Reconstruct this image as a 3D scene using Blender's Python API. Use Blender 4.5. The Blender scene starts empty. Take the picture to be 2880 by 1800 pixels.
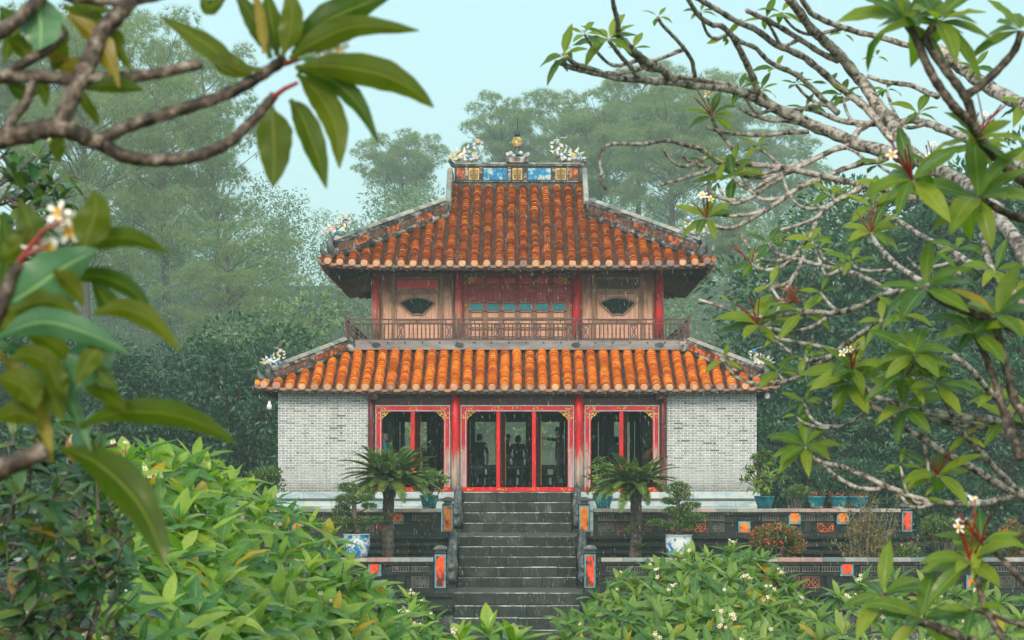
import bpy, math, random
import numpy as np
from mathutils import Vector, Matrix, noise as mnoise
R = math.radians
rng = random.Random(7)
nrg = np.random.default_rng(7)
scene = bpy.context.scene
COL = scene.collection

# ------------------------------------------------------------------ camera
D0, FPX, U0, V0, CZ = 66.0, 6270.0, 1455.0, 1330.0, 0.56
cam_d = bpy.data.cameras.new("camera")
cam = bpy.data.objects.new("camera", cam_d); COL.objects.link(cam)
cam.location = (0, -D0, CZ); cam.rotation_euler = (R(90), 0, 0)
cam_d.sensor_width = 36.0; cam_d.lens = FPX / 2880 * 36
cam_d.shift_x = (1440 - U0) / 2880; cam_d.shift_y = (V0 - 900) / 2880
cam_d.clip_start = 0.2; cam_d.clip_end = 2000
cam_d.dof.use_dof = True; cam_d.dof.focus_distance = 62.0; cam_d.dof.aperture_fstop = 8.0
scene.camera = cam

# ------------------------------------------------------------------ sky (rain overcast), sun, exposure
SUN_EL, SUN_AZ = 33.0, -25.0          # sun behind the cloud, over the viewer's left shoulder
w = bpy.data.worlds.new("World"); scene.world = w; w.use_nodes = True
nt = w.node_tree; nt.nodes.clear()
sky = nt.nodes.new("ShaderNodeTexSky"); sky.sky_type = 'NISHITA'; sky.sun_disc = False
sky.sun_elevation = R(SUN_EL); sky.sun_rotation = R(180 + SUN_AZ); sky.dust_density = 4.0; sky.air_density = 1.0
b1 = nt.nodes.new("ShaderNodeBackground"); b1.inputs[1].default_value = 0.05
nt.links.new(sky.outputs[0], b1.inputs[0])
b2 = nt.nodes.new("ShaderNodeBackground"); b2.inputs[0].default_value = (0.53, 0.83, 0.80, 1); b2.inputs[1].default_value = 0.44
ad = nt.nodes.new("ShaderNodeAddShader"); out = nt.nodes.new("ShaderNodeOutputWorld")
nt.links.new(b1.outputs[0], ad.inputs[0]); nt.links.new(b2.outputs[0], ad.inputs[1]); nt.links.new(ad.outputs[0], out.inputs[0])
sun_d = bpy.data.lights.new("sun", 'SUN'); sun_d.energy = 1.5; sun_d.angle = R(16); sun_d.color = (1.0, 0.84, 0.70)
sun = bpy.data.objects.new("sun", sun_d); COL.objects.link(sun)
sun.rotation_euler = (R(90 - SUN_EL), 0, R(SUN_AZ))
sun.location = (0, -40, 60)
scene.view_settings.view_transform = 'Standard'; scene.view_settings.look = 'None'
scene.view_settings.exposure = 0.95; scene.view_settings.gamma = 1.0
scene.render.engine = 'CYCLES'
scene.cycles.use_denoising = True
scene.cycles.max_bounces = 5; scene.cycles.diffuse_bounces = 3; scene.cycles.glossy_bounces = 2
scene.cycles.transmission_bounces = 3; scene.cycles.transparent_max_bounces = 4; scene.cycles.volume_bounces = 0
scene.cycles.caustics_reflective = False; scene.cycles.caustics_refractive = False

def at(u, v, Y):
    """photo pixel (2880 wide) -> world point on the plane at depth Y"""
    d = Y + D0
    return Vector(((u - U0) * d / FPX, Y, CZ - (v - V0) * d / FPX))
def ppm(Y): return FPX / (Y + D0)

# ------------------------------------------------------------------ mesh helpers
class MB:
    def __init__(s): s.v = []; s.f = []; s.m = []; s.uv = None
    def add(s, vs, fs, m=0):
        n = len(s.v); s.v.extend([tuple(a) for a in vs]); s.f.extend([tuple(i + n for i in f) for f in fs]); s.m.extend([m] * len(fs)); return s
    def box(s, x0, x1, y0, y1, z0, z1, m=0):
        return s.add([(x0,y0,z0),(x1,y0,z0),(x1,y1,z0),(x0,y1,z0),(x0,y0,z1),(x1,y0,z1),(x1,y1,z1),(x0,y1,z1)],
                     [(0,3,2,1),(4,5,6,7),(0,1,5,4),(1,2,6,5),(2,3,7,6),(3,0,4,7)], m)
    def bbox(s, x0, x1, y0, y1, z0, z1, b=0.01, m=0):      # box with bevelled front/top edges
        vs = []; 
        for z, i in ((z0, b), (z0 + b, 0), (z1 - b, 0), (z1, b)):
            vs += [(x0+i,y0+i,z),(x1-i,y0+i,z),(x1-i,y1-i,z),(x0+i,y1-i,z)]
        fs = [(0,3,2,1),(12,13,14,15)]
        for k in range(3):
            for j in range(4):
                a = k*4+j; c = k*4+(j+1)%4
                fs.append((a, c, c+4, a+4))
        return s.add(vs, fs, m)
    def obox(s, c, ax, ay, az, m=0):                        # oriented box: centre + three half axes
        c, ax, ay, az = map(Vector, (c, ax, ay, az)); vs = []
        for k in (-1, 1):
            for (i, j) in ((-1,-1),(1,-1),(1,1),(-1,1)): vs.append(c + ax*i + ay*j + az*k)
        return s.add(vs, [(0,3,2,1),(4,5,6,7),(0,1,5,4),(1,2,6,5),(2,3,7,6),(3,0,4,7)], m)
    def bar(s, a, b, r1, r2=None, m=0, up=(0,0,1)):
        a, b = Vector(a), Vector(b); d = (b-a); 
        sx = d.cross(Vector(up)); 
        if sx.length < 1e-6: sx = Vector((1,0,0))
        sx.normalize(); sz = sx.cross(d).normalized(); r2 = r2 or r1
        return s.obox((a+b)/2, sx*r1, d/2, sz*r2, m)
    def tube(s, pts, rad, n=8, m=0, cap=True, jit=0.0):
        pts = [Vector(p) for p in pts]; k = len(pts)
        if not hasattr(rad, '__len__'): rad = [rad]*k
        t0 = (pts[1]-pts[0]).normalized(); u = t0.orthogonal().normalized(); base = len(s.v); vs = []
        for i in range(k):
            t = (pts[min(i+1,k-1)] - pts[max(i-1,0)]).normalized()
            u = (u - t*u.dot(t)); u = u.normalized() if u.length > 1e-6 else t.orthogonal().normalized()
            w_ = t.cross(u)
            for j in range(n):
                a = 2*math.pi*j/n; r = rad[i]*(1+ (rng.uniform(-jit,jit) if jit else 0))
                vs.append(pts[i] + u*(math.cos(a)*r) + w_*(math.sin(a)*r))
        fs = []
        for i in range(k-1):
            for j in range(n):
                a = i*n+j; b = i*n+(j+1)%n; fs.append((a,b,b+n,a+n))
        if cap: fs += [tuple(range(n-1,-1,-1)), tuple((k-1)*n+j for j in range(n))]
        return s.add(vs, fs, m)
    def lathe(s, prof, n=16, c=(0,0,0), m=0, poly=None):     # prof: (r, z) from bottom to top
        vs = []; c = Vector(c)
        for r, z in prof:
            for j in range(n):
                a = 2*math.pi*(j+.5)/n; vs.append(c+Vector((math.cos(a)*r, math.sin(a)*r, z)))
        fs = []
        for i in range(len(prof)-1):
            for j in range(n):
                a = i*n+j; b = i*n+(j+1)%n; fs.append((a,b,b+n,a+n))
        fs += [tuple(range(n-1,-1,-1)), tuple((len(prof)-1)*n+j for j in range(n))]
        return s.add(vs, fs, m)
    def prism(s, poly, y0, y1, m=0):                        # polygon in XZ (counter-clockwise seen from -Y), extruded in Y
        n = len(poly); vs = [(x,y0,z) for x,z in poly]+[(x,y1,z) for x,z in poly]
        fs = [tuple(range(n)), tuple(range(2*n-1,n-1,-1))]
        fs += [(i,i+n,(i+1)%n+n,(i+1)%n) for i in range(n)]
        return s.add(vs, fs, m)
    def quad(s, a, b, c, d, m=0): return s.add([a,b,c,d], [(0,1,2,3)], m)
    def mesh(s, name, mats, off=(0,0,0), smooth=False):
        me = bpy.data.meshes.new(name); o = Vector(off)
        me.from_pydata([(a[0]-o.x, a[1]-o.y, a[2]-o.z) for a in s.v], [], s.f)
        for m in (mats if isinstance(mats, (list, tuple)) else [mats]): me.materials.append(m)
        if any(s.m): me.polygons.foreach_set("material_index", s.m)
        if smooth: me.polygons.foreach_set("use_smooth", [True]*len(s.f))
        me.update(); return me

def npmesh(name, V, F, mat, uv=None, smooth=False, mi=None):
    """fast mesh from numpy arrays; F is (n,3) or (n,4)"""
    me = bpy.data.meshes.new(name); V = np.asarray(V, np.float32); F = np.asarray(F, np.int32)
    me.vertices.add(len(V)); me.vertices.foreach_set("co", V.ravel())
    k = F.shape[1]; me.loops.add(F.size); me.loops.foreach_set("vertex_index", F.ravel())
    me.polygons.add(len(F)); me.polygons.foreach_set("loop_start", np.arange(0, F.size, k, dtype=np.int32))
    if uv is not None:
        l = me.uv_layers.new(name="UVMap"); l.data.foreach_set("uv", np.asarray(uv, np.float32)[F.ravel()].ravel())
    for m in (mat if isinstance(mat, (list, tuple)) else [mat]): me.materials.append(m)
    if mi is not None: me.polygons.foreach_set("material_index", np.asarray(mi, np.int32))
    if smooth: me.polygons.foreach_set("use_smooth", np.ones(len(F), bool))
    me.update(calc_edges=True); me.validate(); return me

WL = {}
def wl(o): return WL.get(o.name, Vector((0,0,0))) if o else Vector((0,0,0))
def link(o, parent=None):
    COL.objects.link(o)
    if parent: o.parent = parent
    return o
def tag(o, label=None, cat=None, group=None, kind=None):
    if label: o["label"] = label
    if cat: o["category"] = cat
    if group: o["group"] = group
    if kind: o["kind"] = kind
    return o
def thing(name, label, cat, loc=(0,0,0), group=None):
    o = bpy.data.objects.new(name, None); o.empty_display_size = 0.2; o.location = loc; link(o); WL[o.name] = Vector(loc)
    return tag(o, label, cat, group)
def part(name, mb, mats, parent=None, smooth=False, kind=None, label=None):
    """mesh given in world coordinates; stored relative to its parent"""
    off = wl(parent); me = mb.mesh(name, mats, off, smooth) if isinstance(mb, MB) else mb
    o = bpy.data.objects.new(name, me); link(o, parent); WL[o.name] = off
    return tag(o, label, None, None, kind)
def inst(name, me, parent, loc, M=None, kind=None):
    """object sharing mesh data, placed at world loc (M: 3x3 rotation-scale)"""
    o = bpy.data.objects.new(name, me); link(o, parent); off = wl(parent)
    m4 = (M.to_4x4() if M is not None else Matrix.Identity(4)); m4.translation = Vector(loc) - off
    o.matrix_local = m4
    if kind: o["kind"] = kind
    return o
def frame(d, up):
    """rotation matrix: y axis along d, z axis near up"""
    y = Vector(d).normalized(); x = y.cross(Vector(up))
    if x.length < 1e-5: x = y.orthogonal()
    x.normalize(); z = x.cross(y)
    return Matrix((x, y, z)).transposed()
def bez(p, n):
    """Catmull-Rom through points"""
    p = [Vector(a) for a in p]
    if len(p) < 3: return [p[0].lerp(p[-1], i/n) for i in range(n+1)]
    q = [p[0]*2-p[1]] + p + [p[-1]*2-p[-2]]; o = []
    for i in range(1, len(q)-2):
        for k in range(n):
            t = k/n; a,b,c,d = q[i-1],q[i],q[i+1],q[i+2]
            o.append(0.5*((2*b)+(c-a)*t+(2*a-5*b+4*c-d)*t*t+(3*b-a-3*c+d)*t**3))
    o.append(p[-1]); return o

# ------------------------------------------------------------------ material helpers
class NT:
    def __init__(s, t): s.t = t
    def n(s, typ, ins=None, **props):
        nd = s.t.nodes.new("ShaderNode"+typ)
        for k, v in props.items(): setattr(nd, k, v)
        for k, v in (ins or {}).items():
            i = nd.inputs[k]
            if isinstance(v, bpy.types.NodeSocket): s.t.links.new(v, i)
            elif hasattr(v, '__len__') and len(v) == 3 and i.type == 'RGBA': i.default_value = (*v, 1)
            else: i.default_value = v
        return nd
    def math(s, op, a, b=0.0, c=0.0, clamp=False):
        return s.n("Math", {0:a, 1:b, 2:c}, operation=op, use_clamp=clamp).outputs[0]
    def ramp(s, f, stops, interp='LINEAR'):
        nd = s.n("ValToRGB", {0:f}); r = nd.color_ramp; r.interpolation = interp
        while len(r.elements) < len(stops): r.elements.new(0.5)
        for e, (p, c) in zip(r.elements, stops): e.position = p; e.color = (*c, 1) if len(c) == 3 else c
        return nd.outputs[0]
    def mix(s, f, a, b, bt='MIX'):
        nd = s.n("Mix", data_type='RGBA', blend_type=bt)
        for k, v in ((0, f), (6, a), (7, b)):
            i = nd.inputs[k]
            if isinstance(v, bpy.types.NodeSocket): s.t.links.new(v, i)
            elif k == 0: i.default_value = v
            else: i.default_value = (*v, 1)
        return nd.outputs[2]
    def noise(s, scale, detail=4, rough=0.6, vec=None, dist=0.0):
        d = {'Scale':scale, 'Detail':detail, 'Roughness':rough, 'Distortion':dist}
        if vec is not None: d['Vector'] = vec
        return s.n("TexNoise", d).outputs[0]
    def rnd(s):
        a = s.n("ObjectInfo").outputs['Random']; b = s.n("NewGeometry").outputs['Random Per Island']
        return s.math('FRACT', s.math('ADD', a, s.math('MULTIPLY', b, 7.31)))
    def pos(s): return s.n("NewGeometry").outputs['Position']
    def xyz(s, v): return s.n("SeparateXYZ", {0:v}).outputs
    def smooth(s, x, a, b): return s.n("MapRange", {0:x, 1:a, 2:b, 3:0.0, 4:1.0}, interpolation_type='SMOOTHSTEP').outputs[0]
    def scale(s, v, sc): return s.n("Mapping", {0:v, 3:sc}).outputs[0]
MATS = {}
def mk(name, fn, rough=0.6, spec=0.4, metal=0.0):
    m = bpy.data.materials.new(name); m.use_nodes = True; t = m.node_tree; p = t.nodes["Principled BSDF"]; N = NT(t)
    p.inputs['Roughness'].default_value = rough; p.inputs['Specular IOR Level'].default_value = spec; p.inputs['Metallic'].default_value = metal
    r = fn(N, p)
    if isinstance(r, bpy.types.NodeSocket): t.links.new(r, p.inputs['Base Color'])
    elif r is not None: p.inputs['Base Color'].default_value = (*r, 1)
    MATS[name] = m; return m
def bump(N, p, h, strength=0.3, dist=0.01):
    b = N.n("Bump", {'Strength':strength, 'Distance':dist, 'Height':h}); N.t.links.new(b.outputs[0], p.inputs['Normal'])
def plain(name, c, rough=0.6, var=0.25, sc=6.0, spec=0.4, bmp=0.0, rv=0.0):
    """colour with soft mottling (and per-piece brightness rv)"""
    def fn(N, p):
        ps = N.pos(); n = N.noise(sc, 5, 0.65, ps); lo = tuple(x*(1-var) for x in c); hi = tuple(min(1, x*(1+var)) for x in c)
        col = N.ramp(n, [(0.3, lo), (0.7, hi)])
        if rv: 
            k = N.math('ADD', N.math('MULTIPLY', N.rnd(), 2*rv), 1-rv)
            col = N.mix(1.0, col, N.n("CombineColor", {0:k,1:k,2:k}).outputs[0], 'MULTIPLY')
        if bmp: bump(N, p, N.noise(sc*6, 4, 0.6, ps), bmp)
        return col
    return mk(name, fn, rough, spec)
def patchy(name, stops, sc=3.0, rough=0.6, spec=0.4, stretch=(1,1,1), bmp=0.2, dist=0.0, rv=0.0, detail=6):
    def fn(N, p):
        ps = N.scale(N.pos(), stretch); n = N.noise(sc, detail, 0.65, ps, dist); col = N.ramp(n, stops)
        if rv:
            k = N.math('ADD', N.math('MULTIPLY', N.rnd(), 2*rv), 1-rv)
            col = N.mix(1.0, col, N.n("CombineColor", {0:k,1:k,2:k}).outputs[0], 'MULTIPLY')
        if bmp: bump(N, p, N.noise(sc*7, 4, 0.6, ps), bmp)
        return col
    return mk(name, fn, rough, spec)
def island(name, stops, rough=0.5, mott=0.25, sc=9.0, spec=0.4, bmp=0.0):
    """each piece takes its own colour from a ramp"""
    def fn(N, p):
        col = N.ramp(N.rnd(), stops); n = N.noise(sc, 5, 0.65, N.pos())
        k = N.ramp(n, [(0.3, (1-mott,)*3), (0.7, (1.0,)*3)])
        if bmp: bump(N, p, n, bmp)
        return N.mix(1.0, col, k, 'MULTIPLY')
    return mk(name, fn, rough, spec)
# ------------------------------------------------------------------ materials
M_ground = patchy("ground_soil", [(0.35,(0.03,0.04,0.02)),(0.65,(0.06,0.08,0.03))], 1.5, 0.8)
M_pave = patchy("terrace_paving", [(0.3,(0.05,0.06,0.06)),(0.7,(0.12,0.13,0.12))], 1.2, 0.4)
def _brick(N, p):
    z = N.xyz(N.pos())[2]; ps = N.pos()
    c = N.ramp(N.rnd(), [(0.0,(0.17,0.23,0.225)),(0.1,(0.29,0.345,0.345)),(0.5,(0.375,0.41,0.415)),(0.9,(0.45,0.465,0.475)),(0.97,(0.11,0.17,0.165))])
    n = N.noise(4.0, 5, 0.6, ps)
    up = N.smooth(N.math('ADD', z, N.math('MULTIPLY', n, 0.6)), 0.55, 1.55)
    c = N.mix(up, (0.44,0.455,0.465), c)
    c = N.mix(N.math('MULTIPLY', N.math('SUBTRACT', 1.0, N.smooth(N.math('ADD', z, N.math('MULTIPLY', n, 0.5)), 0.30, 0.62)), 0.8), c, (0.20,0.225,0.19))
    st = N.noise(2.0, 6, 0.7, N.scale(ps, (3.5,1,0.35)))
    c = N.mix(1.0, c, N.ramp(st, [(0.36,(0.62,0.65,0.63)),(0.54,(1,1,1))]), 'MULTIPLY')
    bump(N, p, N.noise(40, 3, 0.6, ps), 0.25, 0.005); return c
M_brick = mk("grey_brick", _brick, 0.75)
def _mortar(N, p):
    z = N.xyz(N.pos())[2]; n = N.noise(3.0, 5, 0.6, N.pos())
    up = N.smooth(N.math('ADD', z, N.math('MULTIPLY', n, 0.7)), 0.45, 1.5)
    return N.mix(1.0, N.mix(up, (0.50,0.505,0.51), (0.76,0.74,0.75)), N.ramp(n, [(0.3,(0.85,)*3),(0.6,(1.0,)*3)]), 'MULTIPLY')
M_mortar = mk("white_mortar", _mortar, 0.8)
def _brickside(N, p):
    g = N.n("TexBrick", {'Vector':N.n("Combine"+"XYZ", {0:N.xyz(N.pos())[1], 1:N.xyz(N.pos())[2]}).outputs[0], 'Color1':(0.40,0.42,0.41), 'Color2':(0.46,0.47,0.46), 'Mortar':(0.78,0.75,0.73), 'Scale':1.0, 'Mortar Size':0.008, 'Brick Width':0.3, 'Row Height':0.074})
    return g.outputs[0]
M_brickside = mk("grey_brick_side", _brickside, 0.75)
M_plinth = patchy("plinth_stone", [(0.25,(0.20,0.30,0.33)),(0.42,(0.33,0.45,0.48)),(0.55,(0.47,0.55,0.56)),(0.68,(0.55,0.53,0.50)),(0.8,(0.28,0.40,0.44))], 1.6, 0.45, 0.4, (1,1,2), 0.15, 1.0, 0.14)
def _dark(N, p):
    ps = N.pos(); n = N.noise(1.6, 7, 0.7, ps, 0.8); s = N.noise(2.2, 6, 0.7, N.scale(ps, (3,3,0.35)))
    c = N.ramp(n, [(0.3,(0.004,0.008,0.008)),(0.48,(0.012,0.017,0.017)),(0.62,(0.028,0.030,0.027)),(0.78,(0.008,0.026,0.024))])
    c = N.mix(N.smooth(s, 0.60, 0.75), c, (0.09,0.105,0.10))
    k = N.math('ADD', N.math('MULTIPLY', N.rnd(), 0.8), 0.6)
    c = N.mix(1.0, c, N.n("CombineColor", {0:k,1:k,2:k}).outputs[0], 'MULTIPLY')
    bump(N, p, N.noise(14, 5, 0.7, ps), 0.35, 0.02); return c
M_dark = mk("wet_black_stone", _dark, 0.45, 0.3)
def _step(N, p):
    ps = N.pos(); n = N.noise(1.3, 7, 0.7, ps, 0.6); s = N.noise(1.8, 6, 0.7, N.scale(ps, (2.5,3,0.4)))
    c = N.ramp(n, [(0.30,(0.005,0.011,0.010)),(0.5,(0.020,0.027,0.023)),(0.66,(0.055,0.054,0.044)),(0.8,(0.009,0.034,0.029))])
    c = N.mix(N.smooth(s, 0.58, 0.76), c, (0.14,0.145,0.13))
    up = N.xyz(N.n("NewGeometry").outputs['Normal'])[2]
    c = N.mix(N.smooth(up, 0.4, 0.7), c, (0.16,0.17,0.16)); c = N.mix(N.math('MULTIPLY', N.smooth(up, 0.3, 0.5), N.math('SUBTRACT', 1.0, N.smooth(up, 0.85, 0.95))), c, N.mix(N.smooth(s, 0.42, 0.60), (0.10,0.105,0.10), (0.52,0.52,0.49)))  # treads and worn nosings paler: wet highlights put into the colour
    k = N.math('ADD', N.math('MULTIPLY', N.rnd(), 0.9), 0.6)
    c = N.mix(1.0, c, N.n("CombineColor", {0:k,1:k,2:k}).outputs[0], 'MULTIPLY')
    bump(N, p, N.noise(14, 5, 0.7, ps), 0.3, 0.02); return c
M_step = mk("wet_step_stone", _step, 0.35, 0.4)
M_retain = patchy("lime_stained_wall", [(0.36,(0.008,0.014,0.014)),(0.52,(0.025,0.035,0.034)),(0.62,(0.10,0.125,0.12)),(0.74,(0.24,0.26,0.25)),(0.85,(0.03,0.045,0.045))], 1.5, 0.5, 0.4, (1.5,1,0.8), 0.2, 1.2)
M_coping = island("coping_tiles", [(0.0,(0.30,0.33,0.33)),(0.25,(0.45,0.44,0.40)),(0.45,(0.50,0.30,0.25)),(0.6,(0.20,0.27,0.29)),(0.75,(0.55,0.50,0.38)),(0.9,(0.36,0.38,0.37)),(1.0,(0.10,0.14,0.15))], 0.4, 0.4, 5)
M_plaque = patchy("orange_plaque", [(0.36,(0.07,0.025,0.012)),(0.45,(0.62,0.13,0.010)),(0.6,(0.82,0.24,0.012)),(0.8,(0.62,0.20,0.02))], 5.0, 0.4, bmp=0.1)
M_redplaque = patchy("red_plaque", [(0.42,(0.07,0.02,0.012)),(0.50,(0.72,0.055,0.010)),(0.75,(0.88,0.14,0.015))], 5.0, 0.4, stretch=(1,1,0.5), bmp=0.1)
M_bluetrim = patchy("blue_trim", [(0.3,(0.04,0.12,0.15)),(0.55,(0.10,0.32,0.40)),(0.75,(0.22,0.42,0.46))], 5.0, 0.45)
M_fret = patchy("fret_brown", [(0.35,(0.05,0.045,0.04)),(0.5,(0.12,0.06,0.04)),(0.62,(0.36,0.10,0.03)),(0.75,(0.16,0.12,0.10))], 2.2, 0.5)
M_fretgrey = patchy("fret_grey", [(0.35,(0.035,0.04,0.038)),(0.6,(0.13,0.125,0.11))], 3, 0.5)
M_red = patchy("red_lacquer", [(0.3,(0.40,0.003,0.006)),(0.6,(0.66,0.004,0.007)),(0.8,(0.74,0.012,0.008))], 2.5, 0.35)
M_maroon = patchy("dark_maroon_wood", [(0.3,(0.045,0.012,0.014)),(0.6,(0.09,0.016,0.02)),(0.8,(0.13,0.04,0.035))], 3.0, 0.5, stretch=(1,1,0.4))
M_soffit = patchy("soffit_wood", [(0.3,(0.05,0.022,0.02)),(0.7,(0.11,0.045,0.04))], 3.0, 0.6)
M_fascia = patchy("weathered_fascia", [(0.3,(0.17,0.07,0.075)),(0.5,(0.33,0.17,0.16)),(0.62,(0.42,0.26,0.24)),(0.75,(0.40,0.03,0.05))], 2.0, 0.6, stretch=(1.5,1,4))
def worn(name, lo, hi, red=(0.60,0.004,0.010), wood=(0.50,0.36,0.28), grey=(0.28,0.24,0.22)):
    def fn(N, p):
        ps = N.pos(); z = N.xyz(ps)[2]; s = N.noise(7.0, 6, 0.65, N.scale(ps, (2.0,2.0,0.22))); g = N.noise(3.0, 5, 0.6, N.scale(ps, (3,3,0.6)))
        f = N.smooth(N.math('ADD', z, N.math('MULTIPLY', N.math('SUBTRACT', s, 0.5), (hi-lo)*3.2)), lo, hi)
        c = N.mix(N.smooth(g, 0.4, 0.6), wood, grey)
        bump(N, p, s, 0.15, 0.01)
        return N.mix(f, c, N.mix(N.smooth(g, 0.35, 0.7), red, tuple(x*0.55 for x in red)))
    return mk(name, fn, 0.45)
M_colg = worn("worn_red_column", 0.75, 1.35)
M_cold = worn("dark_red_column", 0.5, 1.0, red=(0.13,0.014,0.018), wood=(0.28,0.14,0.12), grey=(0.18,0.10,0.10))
M_jamb = worn("worn_red_jamb", 1.0, 1.5, wood=(0.44,0.32,0.30), grey=(0.40,0.17,0.17))
M_colu = worn("upper_red_column", 5.0, 6.2, red=(0.50,0.008,0.016), wood=(0.42,0.24,0.15), grey=(0.22,0.15,0.14))
M_colu2 = worn("upper_red_column_kept", 4.2, 5.2, red=(0.56,0.008,0.014), wood=(0.36,0.14,0.10), grey=(0.26,0.15,0.13))
M_doorup = worn("upper_door_wood", 5.55, 6.05, red=(0.34,0.006,0.014), wood=(0.36,0.18,0.12), grey=(0.27,0.15,0.11))
def _tan(N, p):
    ps = N.pos(); z = N.xyz(ps)[2]; s = N.noise(5.0, 6, 0.65, N.scale(ps, (3.5,1,0.3))); g = N.noise(1.2, 5, 0.6, ps)
    c = N.ramp(s, [(0.3,(0.32,0.15,0.10)),(0.5,(0.62,0.34,0.23)),(0.7,(0.74,0.45,0.33))])
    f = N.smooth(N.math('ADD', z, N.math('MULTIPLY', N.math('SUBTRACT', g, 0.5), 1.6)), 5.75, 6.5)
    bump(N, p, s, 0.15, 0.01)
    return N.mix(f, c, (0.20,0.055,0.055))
M_tan = mk("bare_tan_wood", _tan, 0.6)
M_tanframe = patchy("tan_frame_wood", [(0.3,(0.13,0.065,0.048)),(0.55,(0.30,0.165,0.11)),(0.8,(0.40,0.25,0.175))], 4.0, 0.6, stretch=(1,1,0.5))
M_rail = patchy("grey_brown_rail", [(0.3,(0.05,0.025,0.026)),(0.6,(0.105,0.06,0.06)),(0.8,(0.19,0.13,0.13))], 4.0, 0.55)
M_beam = patchy("grey_beam", [(0.3,(0.115,0.11,0.115)),(0.55,(0.23,0.215,0.22)),(0.75,(0.33,0.31,0.31))], 2.5, 0.5, stretch=(0.6,1,2.5), bmp=0.15)
M_gold = patchy("gold_paint", [(0.3,(0.30,0.13,0.02)),(0.55,(0.72,0.42,0.07)),(0.75,(0.80,0.55,0.18))], 12.0, 0.4, bmp=0.2)
M_yellow = patchy("yellow_door_panel", [(0.3,(0.60,0.30,0.04)),(0.7,(0.78,0.48,0.10))], 5.0, 0.4)
M_teal = plain("teal_panel", (0.015,0.24,0.30), 0.4, 0.25, 4)
M_trim = plain("pale_blue_trim", (0.36,0.47,0.52), 0.5, 0.3, 6)
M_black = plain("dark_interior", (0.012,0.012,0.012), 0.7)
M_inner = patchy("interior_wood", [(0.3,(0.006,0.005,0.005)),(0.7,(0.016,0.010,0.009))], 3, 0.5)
M_windowdark = plain("dark_window_opening", (0.004,0.014,0.014), 0.35, 0.3, 3, 0.12)  # darkness of the fan window opening, put into a flat dark sheet
def tile(name, stops, dirt, lo, hi):
    def fn(N, p):
        ps = N.pos(); r = N.rnd(); n = N.noise(1.1, 5, 0.6, ps); d = N.noise(3.2, 6, 0.75, N.scale(ps, (1.6,0.7,0.7)))
        f = N.math('ADD', N.math('MULTIPLY', r, 0.62), N.math('MULTIPLY', n, 0.62)); f = N.math('SUBTRACT', f, 0.12)
        c = N.ramp(f, stops)
        return N.mix(N.smooth(d, lo, hi), c, dirt)
    return mk(name, fn, 0.42, 0.15)
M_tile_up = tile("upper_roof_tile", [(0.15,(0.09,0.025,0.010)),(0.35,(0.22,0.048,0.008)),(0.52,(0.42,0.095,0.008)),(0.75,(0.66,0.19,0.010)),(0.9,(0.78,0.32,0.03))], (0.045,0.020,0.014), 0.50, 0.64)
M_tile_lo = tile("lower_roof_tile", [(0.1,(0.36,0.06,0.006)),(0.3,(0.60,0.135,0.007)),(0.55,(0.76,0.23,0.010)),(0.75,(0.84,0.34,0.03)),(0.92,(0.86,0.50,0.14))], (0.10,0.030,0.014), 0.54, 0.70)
M_gap = plain("lower_tile_lip", (0.50,0.120,0.008), 0.5, 0.45, 6, 0.2, rv=0.35)  # lips on both roofs: mortar joint and its shadow put into the colour
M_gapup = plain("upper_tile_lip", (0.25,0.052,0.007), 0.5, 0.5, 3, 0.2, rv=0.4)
M_pan = patchy("pan_tiles", [(0.3,(0.025,0.014,0.011)),(0.5,(0.055,0.027,0.018)),(0.68,(0.13,0.055,0.03)),(0.8,(0.07,0.04,0.03))], 3.5, 0.7, stretch=(1,1,1.5))
M_disc = island("end_tile_clay", [(0.0,(0.74,0.40,0.21)),(0.3,(0.70,0.33,0.19)),(0.55,(0.75,0.45,0.24)),(0.72,(0.58,0.29,0.21)),(0.84,(0.24,0.17,0.18)),(0.95,(0.66,0.28,0.11)),(1.0,(0.28,0.2,0.2))], 0.4, 0.35, 7)
M_drip = island("drip_tile_clay", [(0.0,(0.16,0.14,0.14)),(0.35,(0.22,0.17,0.16)),(0.55,(0.50,0.22,0.10)),(0.7,(0.12,0.13,0.14)),(0.85,(0.62,0.30,0.12)),(1.0,(0.3,0.2,0.17))], 0.4, 0.35, 7)
M_ridge = patchy("ridge_plaster", [(0.38,(0.012,0.02,0.022)),(0.49,(0.06,0.06,0.06)),(0.58,(0.30,0.28,0.26)),(0.7,(0.58,0.54,0.50)),(0.82,(0.12,0.11,0.11))], 2.6, 0.55, stretch=(1,1,1.6), dist=0.8)
M_ridgedark = patchy("ridge_dark", [(0.3,(0.012,0.02,0.022)),(0.55,(0.05,0.055,0.055)),(0.7,(0.02,0.09,0.11)),(0.85,(0.22,0.2,0.19))], 3, 0.5)
M_ridgecap = island("ridge_cap_tiles", [(0.0,(0.46,0.39,0.28)),(0.25,(0.20,0.19,0.17)),(0.45,(0.58,0.52,0.42)),(0.6,(0.24,0.36,0.32)),(0.75,(0.50,0.42,0.36)),(0.9,(0.30,0.33,0.32)),(1.0,(0.14,0.13,0.13))], 0.35, 0.5, 6)
M_relief = patchy("orange_relief", [(0.35,(0.04,0.018,0.012)),(0.5,(0.22,0.05,0.02)),(0.6,(0.70,0.18,0.03)),(0.75,(0.30,0.10,0.05))], 7.0, 0.45, bmp=0.5)
M_reliefdark = patchy("brown_relief", [(0.35,(0.03,0.022,0.02)),(0.55,(0.16,0.075,0.05)),(0.72,(0.30,0.20,0.15))], 9.0, 0.5, bmp=0.5)
M_char = plain("character_panel_yellow", (0.62,0.40,0.10), 0.45, 0.3, 10)
M_charline = plain("character_line_dark", (0.10,0.085,0.07), 0.5, 0.3, 10)
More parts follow.
